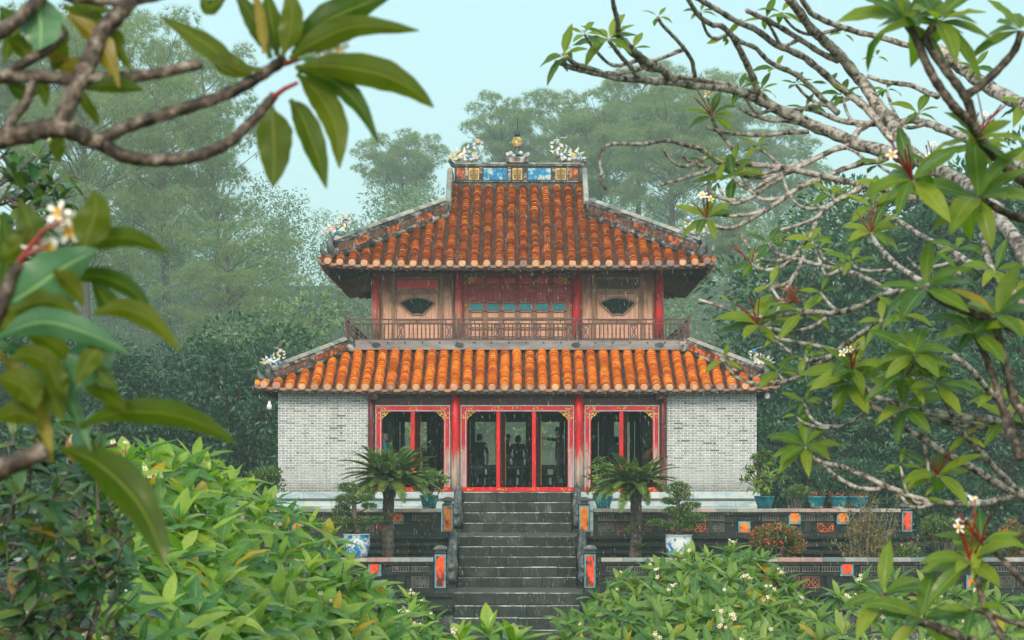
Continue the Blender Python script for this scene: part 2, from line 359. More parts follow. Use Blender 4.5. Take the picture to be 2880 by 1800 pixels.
M_ceramic_panel = patchy("blue_mosaic_panel", [(0.30,(0.01,0.11,0.30)),(0.48,(0.02,0.20,0.42)),(0.56,(0.08,0.40,0.50)),(0.62,(0.60,0.60,0.55)),(0.68,(0.62,0.10,0.16)),(0.76,(0.05,0.30,0.45))], 5.0, 0.3, detail=3)
def _mosaic(N, p):
    v = N.n("TexVoronoi", {'Scale':9.0, 'Vector':N.pos()}); 
    r = N.n("SeparateColor", {0:v.outputs['Color']}).outputs[0]
    c = N.ramp(r, [(0.0,(0.62,0.60,0.54)),(0.28,(0.50,0.49,0.46)),(0.45,(0.05,0.22,0.50)),(0.6,(0.60,0.40,0.08)),(0.7,(0.64,0.62,0.58)),(0.84,(0.08,0.30,0.28)),(0.93,(0.05,0.06,0.06)),(0.98,(0.6,0.25,0.22))], 'CONSTANT')
    e = N.n("TexVoronoi", {'Scale':9.0, 'Vector':N.pos()}, feature='DISTANCE_TO_EDGE').outputs[0]
    return N.mix(N.smooth(e, 0.0, 0.06), (0.10,0.10,0.10), c)
M_mosaic = mk("porcelain_mosaic", _mosaic, 0.25, 0.5)
M_finial_y = patchy("finial_yellow", [(0.35,(0.06,0.06,0.04)),(0.5,(0.60,0.36,0.06)),(0.65,(0.62,0.60,0.52)),(0.8,(0.08,0.22,0.16))], 8, 0.3)
M_finial_d = plain("finial_dark_green", (0.015,0.05,0.045), 0.25, 0.4, 6)
M_dragon = patchy("dragon_stone", [(0.3,(0.03,0.033,0.033)),(0.55,(0.10,0.11,0.11)),(0.7,(0.26,0.28,0.28)),(0.85,(0.07,0.08,0.08))], 5, 0.4, bmp=0.4)
def _porc(N, p):
    ps = N.pos(); n = N.noise(4.5, 4, 0.6, ps, 1.2); z = N.xyz(N.n("TexCoord").outputs['Generated'])[2]
    f = N.smooth(N.math('ADD', n, N.math('MULTIPLY', N.math('SUBTRACT', 0.5, z), 0.28)), 0.44, 0.56)
    b = N.ramp(N.noise(9, 3, 0.5, ps), [(0.4,(0.012,0.14,0.38)),(0.65,(0.06,0.32,0.52))])
    c = N.mix(f, (0.66,0.70,0.70), b)
    return N.mix(N.smooth(z, 0.955, 0.965), c, (0.30,0.42,0.48))
M_porcelain = mk("blue_white_porcelain", _porc, 0.15, 0.5)
M_turq = patchy("turquoise_glaze", [(0.3,(0.006,0.085,0.13)),(0.55,(0.012,0.17,0.22)),(0.66,(0.03,0.26,0.30)),(0.72,(0.35,0.46,0.46)),(0.78,(0.02,0.2,0.26))], 3.6, 0.18, detail=3, bmp=0.05)
M_soil = plain("pot_soil", (0.035,0.022,0.016), 0.9, 0.4, 12)
M_bark = patchy("pine_bark", [(0.3,(0.045,0.034,0.030)),(0.7,(0.12,0.095,0.082))], 4.0, 0.85, stretch=(1,1,0.4))
M_twig = patchy("brown_twig", [(0.3,(0.05,0.04,0.034)),(0.7,(0.15,0.12,0.10))], 9.0, 0.7)
def _plum(N, p):
    ps = N.pos(); a = N.noise(22, 5, 0.7, ps); b = N.noise(60, 3, 0.6, ps)
    c = N.ramp(a, [(0.34,(0.014,0.010,0.009)),(0.43,(0.10,0.075,0.06)),(0.52,(0.34,0.30,0.265)),(0.66,(0.54,0.50,0.455)),(0.82,(0.26,0.27,0.24))])
    c = N.mix(N.smooth(b, 0.60, 0.72), c, (0.10,0.07,0.055))
    dn = N.xyz(N.n("NewGeometry").outputs['Normal'])[2]
    moss = N.math('MULTIPLY', N.smooth(N.noise(5, 4, 0.6, ps), 0.56, 0.66), 0.7)
    bump(N, p, a, 0.5, 0.01)
    return N.mix(moss, c, (0.035,0.03,0.022))
M_plumbark = mk("plumeria_bark", _plum, 0.6)
def _plumdark(N, p):
    ps = N.pos(); a = N.noise(30, 5, 0.7, ps)
    bump(N, p, a, 0.4, 0.006)
    return N.ramp(a, [(0.38,(0.012,0.008,0.005)),(0.5,(0.07,0.048,0.034)),(0.60,(0.20,0.155,0.12)),(0.72,(0.40,0.36,0.30))])
M_plumbark2 = mk("plumeria_bark_near", _plumdark, 0.6)
M_redstalk = plain("red_flower_stalk", (0.22,0.018,0.018), 0.4, 0.4, 20)
M_deadstalk = plain("dry_stalk", (0.20,0.06,0.02), 0.7, 0.4, 20)
def leafmat(name, stops, trans=0.32, rough=0.33, back=(1.15,1.2,1.0), vein=(0.24,0.36,0.10), veins=True, yellow=None, spec=0.45, tcol=(1.5,1.55,0.5)):
    m = bpy.data.materials.new(name); m.use_nodes = True; t = m.node_tree; p = t.nodes["Principled BSDF"]; N = NT(t)
    r = N.rnd(); c = N.ramp(r, stops)
    if yellow:
        r2 = N.math('FRACT', N.math('MULTIPLY', r, 37.7)); c = N.mix(N.math('GREATER_THAN', r2, 1-yellow[0]), c, yellow[1])
    n = N.noise(14, 3, 0.6, N.pos()); c = N.mix(1.0, c, N.ramp(n, [(0.3,(0.80,)*3),(0.7,(1.08,)*3)]), 'MULTIPLY')
    if veins:
        uv = N.n("UVMap").outputs[0]; x = N.xyz(uv); a = N.math('ABSOLUTE', N.math('SUBTRACT', x[0], 0.5))
        mid = N.math('SUBTRACT', 1.0, N.smooth(a, 0.012, 0.05))
        lat = N.math('FRACT', N.math('SUBTRACT', N.math('MULTIPLY', x[1], 26.0), N.math('MULTIPLY', a, 9.0)))
        lat = N.smooth(N.math('ABSOLUTE', N.math('SUBTRACT', lat, 0.5)), 0.42, 0.5)
        c = N.mix(N.math('MULTIPLY', lat, 0.34), c, vein); sp_ = N.noise(55, 3, 0.6, N.pos()); c = N.mix(N.math('MULTIPLY', N.smooth(sp_, 0.66, 0.72), 0.6), c, (0.10,0.07,0.02)); c = N.mix(N.math('MULTIPLY', mid, 0.85), c, vein)
        b = N.n("Bump", {'Strength':0.25, 'Distance':0.01, 'Height':N.math('ADD', lat, mid)}); t.links.new(b.outputs[0], p.inputs['Normal'])
    if veins:
        ed = N.math('ADD', N.math('ADD', a, N.math('MULTIPLY', N.noise(18, 4, 0.7, N.pos()), 0.16)), N.math('MULTIPLY', N.smooth(x[1], 0.86, 1.0), 0.10))
        c = N.mix(N.math('MULTIPLY', N.smooth(ed, 0.585, 0.63), 0.75), c, (0.16,0.085,0.02))
        t.links.new(N.n("MapRange", {0:N.noise(22, 3, 0.6, N.pos()), 1:0.35, 2:0.65, 3:rough*0.55, 4:rough*1.35}).outputs[0], p.inputs['Roughness'])
    bf = N.n("NewGeometry").outputs['Backfacing']
    c = N.mix(bf, c, N.mix(1.0, c, back, 'MULTIPLY'))
    t.links.new(c, p.inputs['Base Color']); p.inputs['Roughness'].default_value = rough; p.inputs['Specular IOR Level'].default_value = spec
    tr = N.n("BsdfTranslucent", {0:N.mix(1.0, c, tcol, 'MULTIPLY')}); mx = N.n("MixShader", {0:trans, 1:p.outputs[0], 2:tr.outputs[0]})
    t.links.new(mx.outputs[0], t.nodes["Material Output"].inputs[0]); MATS[name] = m; return m
YEL = (0.50,0.34,0.02)
M_leaf_bush = leafmat("plumeria_leaf_bright", [(0.0,(0.05,0.17,0.05)),(0.3,(0.13,0.28,0.035)),(0.65,(0.25,0.39,0.04)),(1.0,(0.36,0.47,0.08))], 0.38, yellow=(0.035, YEL))
M_leaf_bush2 = leafmat("plumeria_leaf_mid", [(0.0,(0.05,0.14,0.045)),(0.35,(0.11,0.225,0.045)),(0.7,(0.19,0.31,0.05)),(1.0,(0.28,0.38,0.09))], 0.38, yellow=(0.03, YEL))
M_leaf_tree = leafmat("plumeria_leaf_tree", [(0.0,(0.05,0.13,0.025)),(0.4,(0.13,0.22,0.015)),(1.0,(0.27,0.33,0.025))], 0.42, 0.38, yellow=(0.015, YEL), spec=0.35)
M_leaf_near = leafmat("plumeria_leaf_near", [(0.0,(0.035,0.085,0.010)),(0.5,(0.070,0.110,0.005)),(1.0,(0.105,0.135,0.005))], 0.5, 0.42, vein=(0.17,0.19,0.03), tcol=(1.8,1.5,0.2), spec=0.3)
M_leaf_nearpale = leafmat("plumeria_leaf_wet", [(0.0,(0.045,0.135,0.07)),(1.0,(0.075,0.17,0.09))], 0.2, 0.3, vein=(0.22,0.36,0.18))
M_leaf_nearyel = leafmat("plumeria_leaf_turning", [(0.0,(0.20,0.15,0.012)),(1.0,(0.30,0.19,0.015))], 0.35, vein=(0.35,0.3,0.08))
M_leaf_dark = leafmat("glossy_dark_leaf", [(0.0,(0.02,0.085,0.035)),(0.55,(0.055,0.135,0.025)),(0.94,(0.13,0.18,0.02)),(1.0,(0.30,0.12,0.02))], 0.2, 0.22, spec=0.6, vein=(0.06,0.10,0.03))
M_leaf_pot = leafmat("potted_leaf", [(0.0,(0.05,0.13,0.03)),(0.5,(0.11,0.21,0.03)),(1.0,(0.26,0.32,0.05))], 0.3, veins=False)
M_leaf_bonsai = leafmat("bonsai_leaf", [(0.0,(0.035,0.10,0.035)),(0.6,(0.085,0.17,0.045)),(1.0,(0.18,0.24,0.05))], 0.25, veins=False, yellow=(0.04,(0.55,0.30,0.02)))
M_leaf_cycad = leafmat("cycad_leaflet", [(0.0,(0.04,0.10,0.018)),(0.6,(0.11,0.18,0.03)),(1.0,(0.22,0.26,0.05))], 0.2, 0.3, veins=False)
M_leaf_flowerbush = leafmat("flower_bush_leaf", [(0.0,(0.06,0.10,0.03)),(0.5,(0.15,0.16,0.045)),(1.0,(0.32,0.20,0.055))], 0.25, veins=False)
M_leaf_autumn = leafmat("thin_shrub_leaf", [(0.0,(0.06,0.09,0.045)),(0.5,(0.13,0.14,0.06)),(0.85,(0.24,0.18,0.06)),(1.0,(0.5,0.22,0.03))], 0.25, veins=False)
M_needle = leafmat("pine_needles", [(0.0,(0.13,0.20,0.10)),(0.6,(0.215,0.275,0.13)),(1.0,(0.30,0.315,0.15))], 0.45, 0.5, veins=False)  # needles paler than their own green: mist put into the colour
M_needlebrown = leafmat("pine_needles_dry", [(0.0,(0.12,0.09,0.04)),(1.0,(0.22,0.13,0.06))], 0.2, 0.5, veins=False)
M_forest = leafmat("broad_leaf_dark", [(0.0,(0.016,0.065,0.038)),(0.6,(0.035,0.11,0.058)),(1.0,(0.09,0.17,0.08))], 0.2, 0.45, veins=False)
M_forest2 = leafmat("broad_leaf_far", [(0.0,(0.10,0.18,0.10)),(0.6,(0.16,0.24,0.12)),(1.0,(0.21,0.29,0.14))], 0.2, 0.5, veins=False)  # far leaves lightened, rain mist put into their colour as well
def _petal(N, p):
    l = N.n("VectorMath", {0:N.n("TexCoord").outputs['UV']}, operation='LENGTH').outputs[1]
    return N.ramp(l, [(0.22,(0.80,0.36,0.02)),(0.42,(0.82,0.62,0.22)),(0.62,(0.82,0.80,0.76))])
M_petal = mk("plumeria_petal", _petal, 0.45)
M_redflower = plain("orange_red_flower", (0.72,0.05,0.012), 0.5, 0.3, 20, rv=0.3)
M_skin = plain("skin", (0.42,0.23,0.16), 0.5, 0.1)
M_hairdark = plain("dark_hair", (0.015,0.012,0.01), 0.5); M_hairgrey = plain("grey_hair", (0.22,0.22,0.22), 0.6)
M_white = plain("white_glass_bulb", (0.75,0.75,0.72), 0.2, 0.05)
# ------------------------------------------------------------------ ground, hill, terraces
GZ = -5.0
def ground_h(x, y):
    t = max(0.0, min(1.0, (y-30)/205.0)); return GZ + 30.0*t*t*(3-2*t) + max(0.0, y-235)*0.07 + 0.25*mnoise.noise(Vector((x*0.05, y*0.05, 0)))*min(1, max(0,(y-20)/30))
xs = np.linspace(-330, 330, 67); ys = np.linspace(-110, 470, 88)
V = [(x, y, ground_h(x, y)) for y in ys for x in xs]; nx = len(xs)
F = [(j*nx+i, j*nx+i+1, (j+1)*nx+i+1, (j+1)*nx+i) for j in range(len(ys)-1) for i in range(nx-1)]
g = bpy.data.objects.new("ground", npmesh("ground", V, F, M_ground, smooth=True)); link(g); tag(g, kind="structure")
Z1, Z2 = -1.15, -2.45           # upper and lower terrace levels
Y1, Y2 = -6.1, -10.2            # their front edges
mb = MB().box(-10.75, 10.75, Y1, 20.6, Z2-0.05, Z1, 0)
t1 = part("upper_terrace", mb, [M_retain]); tag(t1, kind="structure")
for sx in (-1,1):
    for xo, dy, za, zb_ in ((10.9,0.14,-1.62,-1.50),(10.85,0.09,-1.50,-1.42),(10.95,0.20,-1.42,-1.30),(10.9,0.10,-1.30,-1.22),(10.95,0.22,-1.22,-1.146)):
        part("moulding", MB().bbox(*sorted((sx*1.86,sx*xo)), Y1-dy, Y1+0.02, za, zb_, 0.012), M_dark, t1)
mb = MB().box(-17.5, 17.5, Y2, 26, GZ-0.4, Z2, 0)
t2 = part("lower_terrace", mb, [M_retain]); tag(t2, kind="structure")
for sx in (-1,1):
    for dy, za, zb_ in ((0.22,-2.55,Z2+0.004),(0.12,-2.75,-2.55),(0.2,-2.9,-2.75)):
        part("moulding", MB().bbox(*sorted((sx*1.62,sx*17.6)), Y2-dy, Y2+0.02, za, zb_, 0.012), M_dark, t2)
for nm, x0, x1, y0, y1, z in (("upper_terrace_paving", -10.7, 10.7, Y1+0.02, 20.5, Z1), ("lower_terrace_paving", -17.4, 17.4, Y2+0.02, 25.9, Z2)):
    o = part(nm, MB().quad((x0,y0,z+0.005),(x1,y0,z+0.005),(x1,y1,z+0.005),(x0,y1,z+0.005)), M_pave); tag(o, kind="structure")

# ------------------------------------------------------------------ staircase
stair = thing("stone_staircase", "wide wet dark stone staircase climbing in three flights to the pavilion", "staircase", (0, -7.0, GZ))
SW = 1.56; TR = 0.33
def step(ytop, z, zb, depth):
    mb = MB(); n = rng.choice((3,4,4,5)); cuts = [-SW] + sorted(-SW + 2*SW*(k+rng.uniform(-.25,.25))/n for k in range(1,n)) + [SW]
    for a, b in zip(cuts[:-1], cuts[1:]):
        dz = rng.uniform(-.006, .006); mb.bbox(a+0.004, b-0.004, ytop+rng.uniform(-.006,.006), ytop+depth, zb, z+dz, 0.014)
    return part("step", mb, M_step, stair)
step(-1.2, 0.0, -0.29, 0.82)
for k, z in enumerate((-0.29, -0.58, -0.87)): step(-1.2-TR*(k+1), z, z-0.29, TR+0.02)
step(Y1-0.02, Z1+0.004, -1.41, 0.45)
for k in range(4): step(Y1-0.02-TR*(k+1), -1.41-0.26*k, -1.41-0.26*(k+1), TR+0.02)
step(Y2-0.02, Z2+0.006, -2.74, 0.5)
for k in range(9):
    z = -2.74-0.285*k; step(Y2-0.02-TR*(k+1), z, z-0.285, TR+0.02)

# stone dragons that flank the flights
def dragon(label, x, ytop, ztop, ybot, zbot, s):
    root = thing("stone_dragon", label, "stone dragon", (x, ybot, zbot), "stone dragons beside the stairs")
    pts = []; L = 9
    for i in range(L+1):
        t = i/L; y = ytop+(ybot-ytop)*t; z = ztop+(zbot+0.22-ztop)*t + 0.11*math.sin(t*math.pi*3.2) + 0.12
        pts.append((x+0.02*math.sin(t*9), y, z))
    pts += [(x, ybot-0.16, zbot+0.36), (x, ybot-0.12, zbot+0.56)]
    sp = bez(pts, 4); rad = [0.07+0.075*math.sin(min(1,(i+4)/len(sp)*1.1)*math.pi*0.62) for i in range(len(sp))]
    part("body", MB().tube(sp, rad, 10), M_dragon, root, True)
    mb = MB(); h = Vector(sp[-1])
    mb.lathe([(0.05,-0.13),(0.115,-0.07),(0.135,0.0),(0.11,0.07),(0.04,0.11)], 10, h+Vector((0,-0.04,0)))
    mb.obox(h+Vector((0,-0.17,-0.01)), (0.07,0,0), (0,0.09,-0.02), (0,0.01,0.045)).obox(h+Vector((0,-0.15,-0.09)), (0.055,0,0), (0,0.07,-0.02), (0,0,0.02))
    for sx in (-1,1):
        mb.tube([h+Vector((sx*0.07,-0.02,0.07)), h+Vector((sx*0.10,0.06,0.16)), h+Vector((sx*0.09,0.15,0.18))], [0.022,0.016,0.006], 6)
    part("head", mb, M_dragon, root, True)
    mb = MB()
    for i in range(2, len(sp)-3, 2):
        p = sp[i]; t = (sp[i+1]-sp[i-1]).normalized(); up = Vector((1,0,0)).cross(t); up = up if up.z > 0 else -up
        mb.add([p+t*0.06+up*rad[i]*0.8, p-t*0.06+up*rad[i]*0.8, p+up*(rad[i]+0.085)-t*0.02, p+Vector((0.02,0,0))+up*rad[i]*0.8, p+Vector((-0.02,0,0))+up*rad[i]*0.8], [(0,3,2),(3,1,2),(1,4,2),(4,0,2)])
    part("spine_fins", mb, M_dragon, root)
    mb = MB(); n = 10                      # stepped stone wing the dragon lies on
    ya, yb = ytop+0.25, ybot-0.05; poly = []
    v = []
    for k in range(n+1):
        t = k/n; y = ya+(yb-ya)*t; z = ztop+0.02+(zbot+0.10-ztop)*min(1,max(0,(t*1.1-0.08)))
        v.append((y, z))
    for sx in (0,):
        pass
    vs = [(x-0.13,y,z) for y,z in v]+[(x+0.13,y,z) for y,z in v]+[(x-0.13,y,zbot) for y,z in v]+[(x+0.13,y,zbot) for y,z in v]; m = n+1; fs = []
    for k in range(n): fs += [(k,k+1,m+k+1,m+k),(k,2*m+k,2*m+k+1,k+1),(m+k,m+k+1,3*m+k+1,3*m+k)]
    fs += [(0,m,3*m,2*m),(n,2*m+n,3*m+n,m+n)]
    part("wing_wall", mb.add(vs, fs), M_dark, root)
for sd, sx in (("left",-1),("right",1)):
    dragon(f"dark carved stone dragon on the {sd} of the top flight of steps", sx*1.72, -0.95, 0.0, -2.45, Z1, 1)
    dragon(f"dark carved stone dragon on the {sd} of the middle flight of steps", sx*1.72, Y1-0.15, Z1, -7.95, Z2, 1)

# ------------------------------------------------------------------ parapets with fretwork, plaques and end posts
def fret_mesh(name, wd, ht, mats, kind):
    mb = MB(); d = 0.03; t = 0.011; h, v_ = wd/2, ht/2
    for (x0,x1,z0,z1) in ((-h,h,-v_,-v_+2*t),(-h,h,v_-2*t,v_),(-h,-h+2*t,-v_+2*t,v_-2*t),(h-2*t,h,-v_+2*t,v_-2*t)): mb.box(x0,x1,-d,0,z0,z1)
    n = 2 if kind == 0 else 3
    for k in range(n):
        cx = -h+wd*(k+.5)/n; a = wd/n*0.42; b = v_*0.72; ring = []
        for q in range(8):
            an = 2*math.pi*q/8; ring.append((cx+a*math.cos(an), -d*0.6, b*math.sin(an)))
        for q in range(8): mb.bar(ring[q], ring[(q+1)%8], t, 0.012)
        mb.bar((cx-a*0.6,-d*0.6,-b*0.6),(cx+a*0.6,-d*0.6,b*0.6), t, 0.01).bar((cx-a*0.6,-d*0.62,b*0.6),(cx+a*0.6,-d*0.62,-b*0.6), t, 0.01)
    return mb.mesh(name, mats)
FRETS = [fret_mesh("fret_panel", 0.44, 0.26, M_fret, 0), fret_mesh("fret_panel_b", 0.44, 0.26, M_fretgrey, 1), fret_mesh("fret_panel_c", 0.44, 0.26, M_relief, 0)]
SLOT = MB()
for k in range(7): SLOT.bar((-0.2+0.066*k,-0.02,-0.05),(-0.2+0.066*k,-0.02,0.05), 0.012, 0.012)
SLOT.box(-0.23,0.23,-0.03,0,0.05,0.075).box(-0.23,0.23,-0.03,0,-0.075,-0.05)
SLOT = SLOT.mesh("slot_grille", M_fretgrey)
def parapet(label, x0, x1, yc, zb, zt, plaques, seed, group):
    r = random.Random(seed); root = thing("parapet_wall", label, "wall", ((x0+x1)/2, yc, zb), group)
    h = zt-zb; th = 0.2; mb = MB()
    mb.box(x0,x1,yc-th-0.03,yc+th+0.03,zb,zb+0.10).box(x0,x1,yc-th+0.06,yc+th-0.06,zb+0.10,zt-0.10)
    mb.box(x0,x1,yc-th,yc+th,zb+h*0.50,zb+h*0.50+0.05).box(x0,x1,yc-th-0.02,yc+th+0.02,zt-0.17,zt-0.10)
    part("body", mb, M_dark, root)
    n = max(2, round((x1-x0)/0.55))
    for k in range(n):
        a = x0+(x1-x0)*k/n; b = x0+(x1-x0)*(k+1)/n
        part("coping_tile", MB().bbox(a+0.004,b-0.004,yc-th-0.06+r.uniform(-.006,.006),yc+th+0.06,zt-0.10,zt+r.uniform(-.004,.004),0.012), M_coping, root)
    x = x0+0.35; zl = zb+0.10+(h*0.5-0.10)/2; zu = zb+h*0.5+0.05+(h*0.5-0.22)/2; i = 0
    px = [p[0] for p in plaques]
    while x < x1-0.3:
        if not any(abs(x-p) < 0.34 for p in px):
            if i % 4 == 3: part("pilaster", MB().bbox(x-0.10,x+0.10,yc-th-0.01,yc-th+0.06,zb+0.1,zb+h*0.5,0.015), M_dark, root)
            else: inst("fret_panel", r.choice(FRETS), root, (x, yc-th+0.06, zl), Matrix.Diagonal((1,1,(h*0.5-0.10)/0.30)))
            inst("slot_grille", SLOT, root, (x, yc-th+0.06, zu))
        x += 0.49; i += 1
    for (pxx, hi, red) in plaques:
        z = zu if hi else zl; q = 0.115
        part("plaque", MB().box(pxx-q,pxx+q,yc-th-0.03,yc-th+0.06,z-q*1.05,z+q*1.05), M_redplaque if red else M_plaque, root)
        part("plaque_frame", MB().box(pxx-q-0.045,pxx+q+0.045,yc-th-0.018,yc-th+0.06,z-q-0.055,z+q+0.055), M_bluetrim, root)
    return root
def post(label, x, yc, zb, zt, red, group):
    root = thing("stone_post", label, "post", (x, yc, zb), group); q = 0.15; hb = zt-0.20
    part("shaft", MB().box(x-q-.03,x+q+.03,yc-q-.03,yc+q+.03,zb,zb+0.10).box(x-q,x+q,yc-q,yc+q,zb+0.10,hb), M_dark, root)
    part("plaque_frame", MB().box(x-q+.012,x+q-.012,yc-q-0.016,yc-q,zb+0.13,hb-0.02), M_bluetrim, root)
    m = (zb+0.17+hb-0.06)/2
    for a, b in ((zb+0.17, m-0.004), (m+0.004, hb-0.06)):
        part("plaque", MB().box(x-q+.05,x+q-.05,yc-q-0.03,yc-q-0.016,a,b), M_redplaque if red else M_plaque, root)
    def sq(pr):
        mb = MB(); vs = []; 
        for r_, z in pr: vs += [(x-r_,yc-r_,z),(x+r_,yc-r_,z),(x+r_,yc+r_,z),(x-r_,yc+r_,z)]
        fs = [(0,3,2,1), tuple(4*(len(pr)-1)+k for k in range(4))]
        for i in range(len(pr)-1):
            for j in range(4): fs.append((4*i+j, 4*i+(j+1)%4, 4*i+4+(j+1)%4, 4*i+4+j))
        return mb.add(vs, fs)
    part("cap", sq([(0.13,hb),(0.15,hb+0.02),(0.10,hb+0.06),(0.10,hb+0.08),(0.17,hb+0.10),(0.17,hb+0.14),(0.11,hb+0.19),(0.04,hb+0.21)]), M_dragon, root)
GP = "low fretwork walls edging the terraces"
YP1, YP2 = Y1+0.2, Y2+0.2
parapet("dark upper terrace wall with fretwork panels left of the stairs", -10.3, -2.05, YP1, Z1, -0.40, [(-3.22,1,0),(-5.9,0,0),(-8.4,1,0)], 1, GP)
parapet("dark upper terrace wall with fretwork panels right of the stairs", 2.05, 10.3, YP1, Z1, -0.40, [(6.1,0,0),(7.45,1,0),(8.75,1,0)], 2, GP)
parapet("dark lower terrace wall with red plaques left of the stairs", -16.5, -2.1, YP2, Z2, -1.57, [(-3.57,1,1),(-6.6,0,1),(-9.5,1,1)], 3, GP)
parapet("dark lower terrace wall with red plaques right of the stairs", 2.1, 16.5, YP2, Z2, -1.57, [(4.6,1,1),(8.25,1,1),(11.4,0,0),(13.5,1,1)], 4, GP)
GQ = "square stone posts ending the terrace walls"
post("stone post with orange plaque and blue frame, upper left of the stairs", -1.87, YP1, Z1, -0.10, 0, GQ)
post("stone post with orange plaque and blue frame, upper right of the stairs", 1.80, YP1, Z1, -0.10, 0, GQ)
post("stone post with red plaque at the lower left of the stairs", -1.93, YP2, Z2, -1.26, 1, GQ)
post("stone post with red plaque at the lower right of the stairs", 1.82, YP2, Z2, -1.26, 1, GQ)
post("stone post with long red plaque at the far right terrace corner", 10.48, YP1, Z1, -0.25, 1, GQ)
# ------------------------------------------------------------------ the pavilion
YC = 7.1
pav = thing("two_storey_pavilion", "two-storey pavilion with orange tiled roofs, grey brick walls and red doors", "pavilion", (0, YC, Z1))
HB = 7.08                                                   # half width of the brick storey
YF = 0.0
# plinth
mb = MB().box(-7.0,7.0,-0.22,14.6,Z1,-0.004).box(-7.12,7.12,-0.36,14.7,Z1,-0.52).box(-7.06,7.06,-0.30,14.6,-0.25,-0.20)
plinth = part("plinth", mb, M_plinth, pav)
def cuts(a, b, n, r): return [a]+sorted(a+(b-a)*(k+r.uniform(-.25,.25))/n for k in range(1,n))+[b]
r = random.Random(11)
for a, b, n in ((-7.2,-1.6,6),(1.6,7.2,6)):
    c = cuts(a,b,n,r)
    for p,q in zip(c[:-1],c[1:]): part("slab_stone", MB().bbox(p+.004,q-.004,-0.42,0.25,-0.20,0.0+r.uniform(-.003,.003),0.012), M_plinth, plinth)
    c = cuts(a+0.1,b-0.1,n,r)
    for p,q in zip(c[:-1],c[1:]): part("panel_stone", MB().bbox(p+.004,q-.004,-0.31,-0.2,-0.43,-0.265,0.008), M_plinth, plinth)
    c = cuts(a,b,n,r)
    for p,q in zip(c[:-1],c[1:]): part("base_stone", MB().bbox(p+.004,q-.004,-0.44,-0.2,-0.55,-0.435,0.012), M_plinth, plinth)
part("floor", MB().box(-7.0,7.0,-0.40,14.5,-0.05,0.003), M_pave, pav)
# brick walls: mortar slab with bricks standing proud
BRL = 0.285; BH = 0.056; CH = 0.0735
brick_me = MB().bbox(-BRL/2,BRL/2,-0.011,0.02,-BH/2,BH/2,0.006).mesh("brick", M_brick)
allb = []
for sx in (-1,1):
    x0, x1 = (-HB,-4.40) if sx < 0 else (4.40, HB)
    wall = part("brick_wall", MB().box(x0,x1,0.0,0.35,0.0,2.98), M_mortar, pav)
    stuff = MB(); z = 0.045; row = 0
    while z < 2.95:
        x = x0+0.012 - (0.2145 if row % 2 else 0.0); k = 0
        while x < x1:
            L = BRL if k % 2 == 0 else 0.095
            L2 = L*rng.uniform(0.985,1.0); a, b = max(x, x0+0.006), min(x+L2, x1-0.006)
            if b-a > 0.03:
                zz = z+rng.uniform(-.003,.003)
                full = (b-a) > BRL*0.9 and 2.0 > z > 0.55+0.0 and (row % 1 == 0)
                allb.append((sx, wall, stuff, a, b, zz, full))
            x += L+0.024; k += 1
        z += CH; row += 1
    part("brick_field", stuff, M_brick, wall) if False else None
full = [q for q in allb if q[6]]; rng.shuffle(full); chosen = set(id(q) for q in full[:300]); st = {}
for q in allb:
    sx, wall, stuff, a, b, zz, f = q
    if id(q) in chosen: inst("brick", brick_me, wall, ((a+b)/2, 0.0, zz), Matrix.Diagonal(((b-a)/BRL,1,rng.uniform(.94,1.05))))
    else: stuff.bbox(a,b,-0.011+rng.uniform(-.003,.002),0.01,zz-BH/2,zz+BH/2,0.006); st[sx] = (wall, stuff)
for sx, (wall, stuff) in st.items(): part("brick_courses", stuff, M_brick, wall, kind="stuff")
for sx in (-1,1):
    part("side_wall", MB().box(min(sx*HB,sx*(HB-0.35)),max(sx*HB,sx*(HB-0.35)),0.36,14.2,0.0,2.98), M_brickside, pav)
    part("rear_wall", MB().box(*sorted((sx*4.4,sx*(HB-0.36))),13.85,14.2,0.0,2.98), M_brickside, pav)
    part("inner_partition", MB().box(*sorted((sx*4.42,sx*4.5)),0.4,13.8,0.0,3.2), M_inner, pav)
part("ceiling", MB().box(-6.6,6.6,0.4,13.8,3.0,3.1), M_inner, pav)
# columns of the lower storey
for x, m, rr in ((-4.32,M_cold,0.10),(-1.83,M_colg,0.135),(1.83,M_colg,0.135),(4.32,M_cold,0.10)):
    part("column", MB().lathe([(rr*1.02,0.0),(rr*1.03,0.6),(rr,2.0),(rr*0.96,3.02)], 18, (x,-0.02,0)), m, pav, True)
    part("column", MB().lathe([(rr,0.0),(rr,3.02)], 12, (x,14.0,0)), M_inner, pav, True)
for x in (-1.83,1.83):
    for y in (2.75,11.4): part("inner_column", MB().lathe([(0.15,0.0),(0.14,3.0)], 14, (x*1.45,y,0)), M_inner, pav, True)
for x in (-4.25,4.25): part("beam_end", MB().bbox(x-0.16*(1 if x>0 else 1),x+0.16,-0.28,0.1,2.72,2.90,0.02), M_maroon, pav)
part("lintel_beam", MB().box(-4.3,4.3,0.02,0.16,2.60,2.78).box(-4.3,4.3,0.04,0.14,2.36+0.0,2.60).box(-4.3,4.3,-0.02,0.18,2.82,3.0), M_maroon, pav)
part("rear_lintel", MB().box(-4.3,4.3,13.9,14.1,2.40,3.0), M_inner, pav)

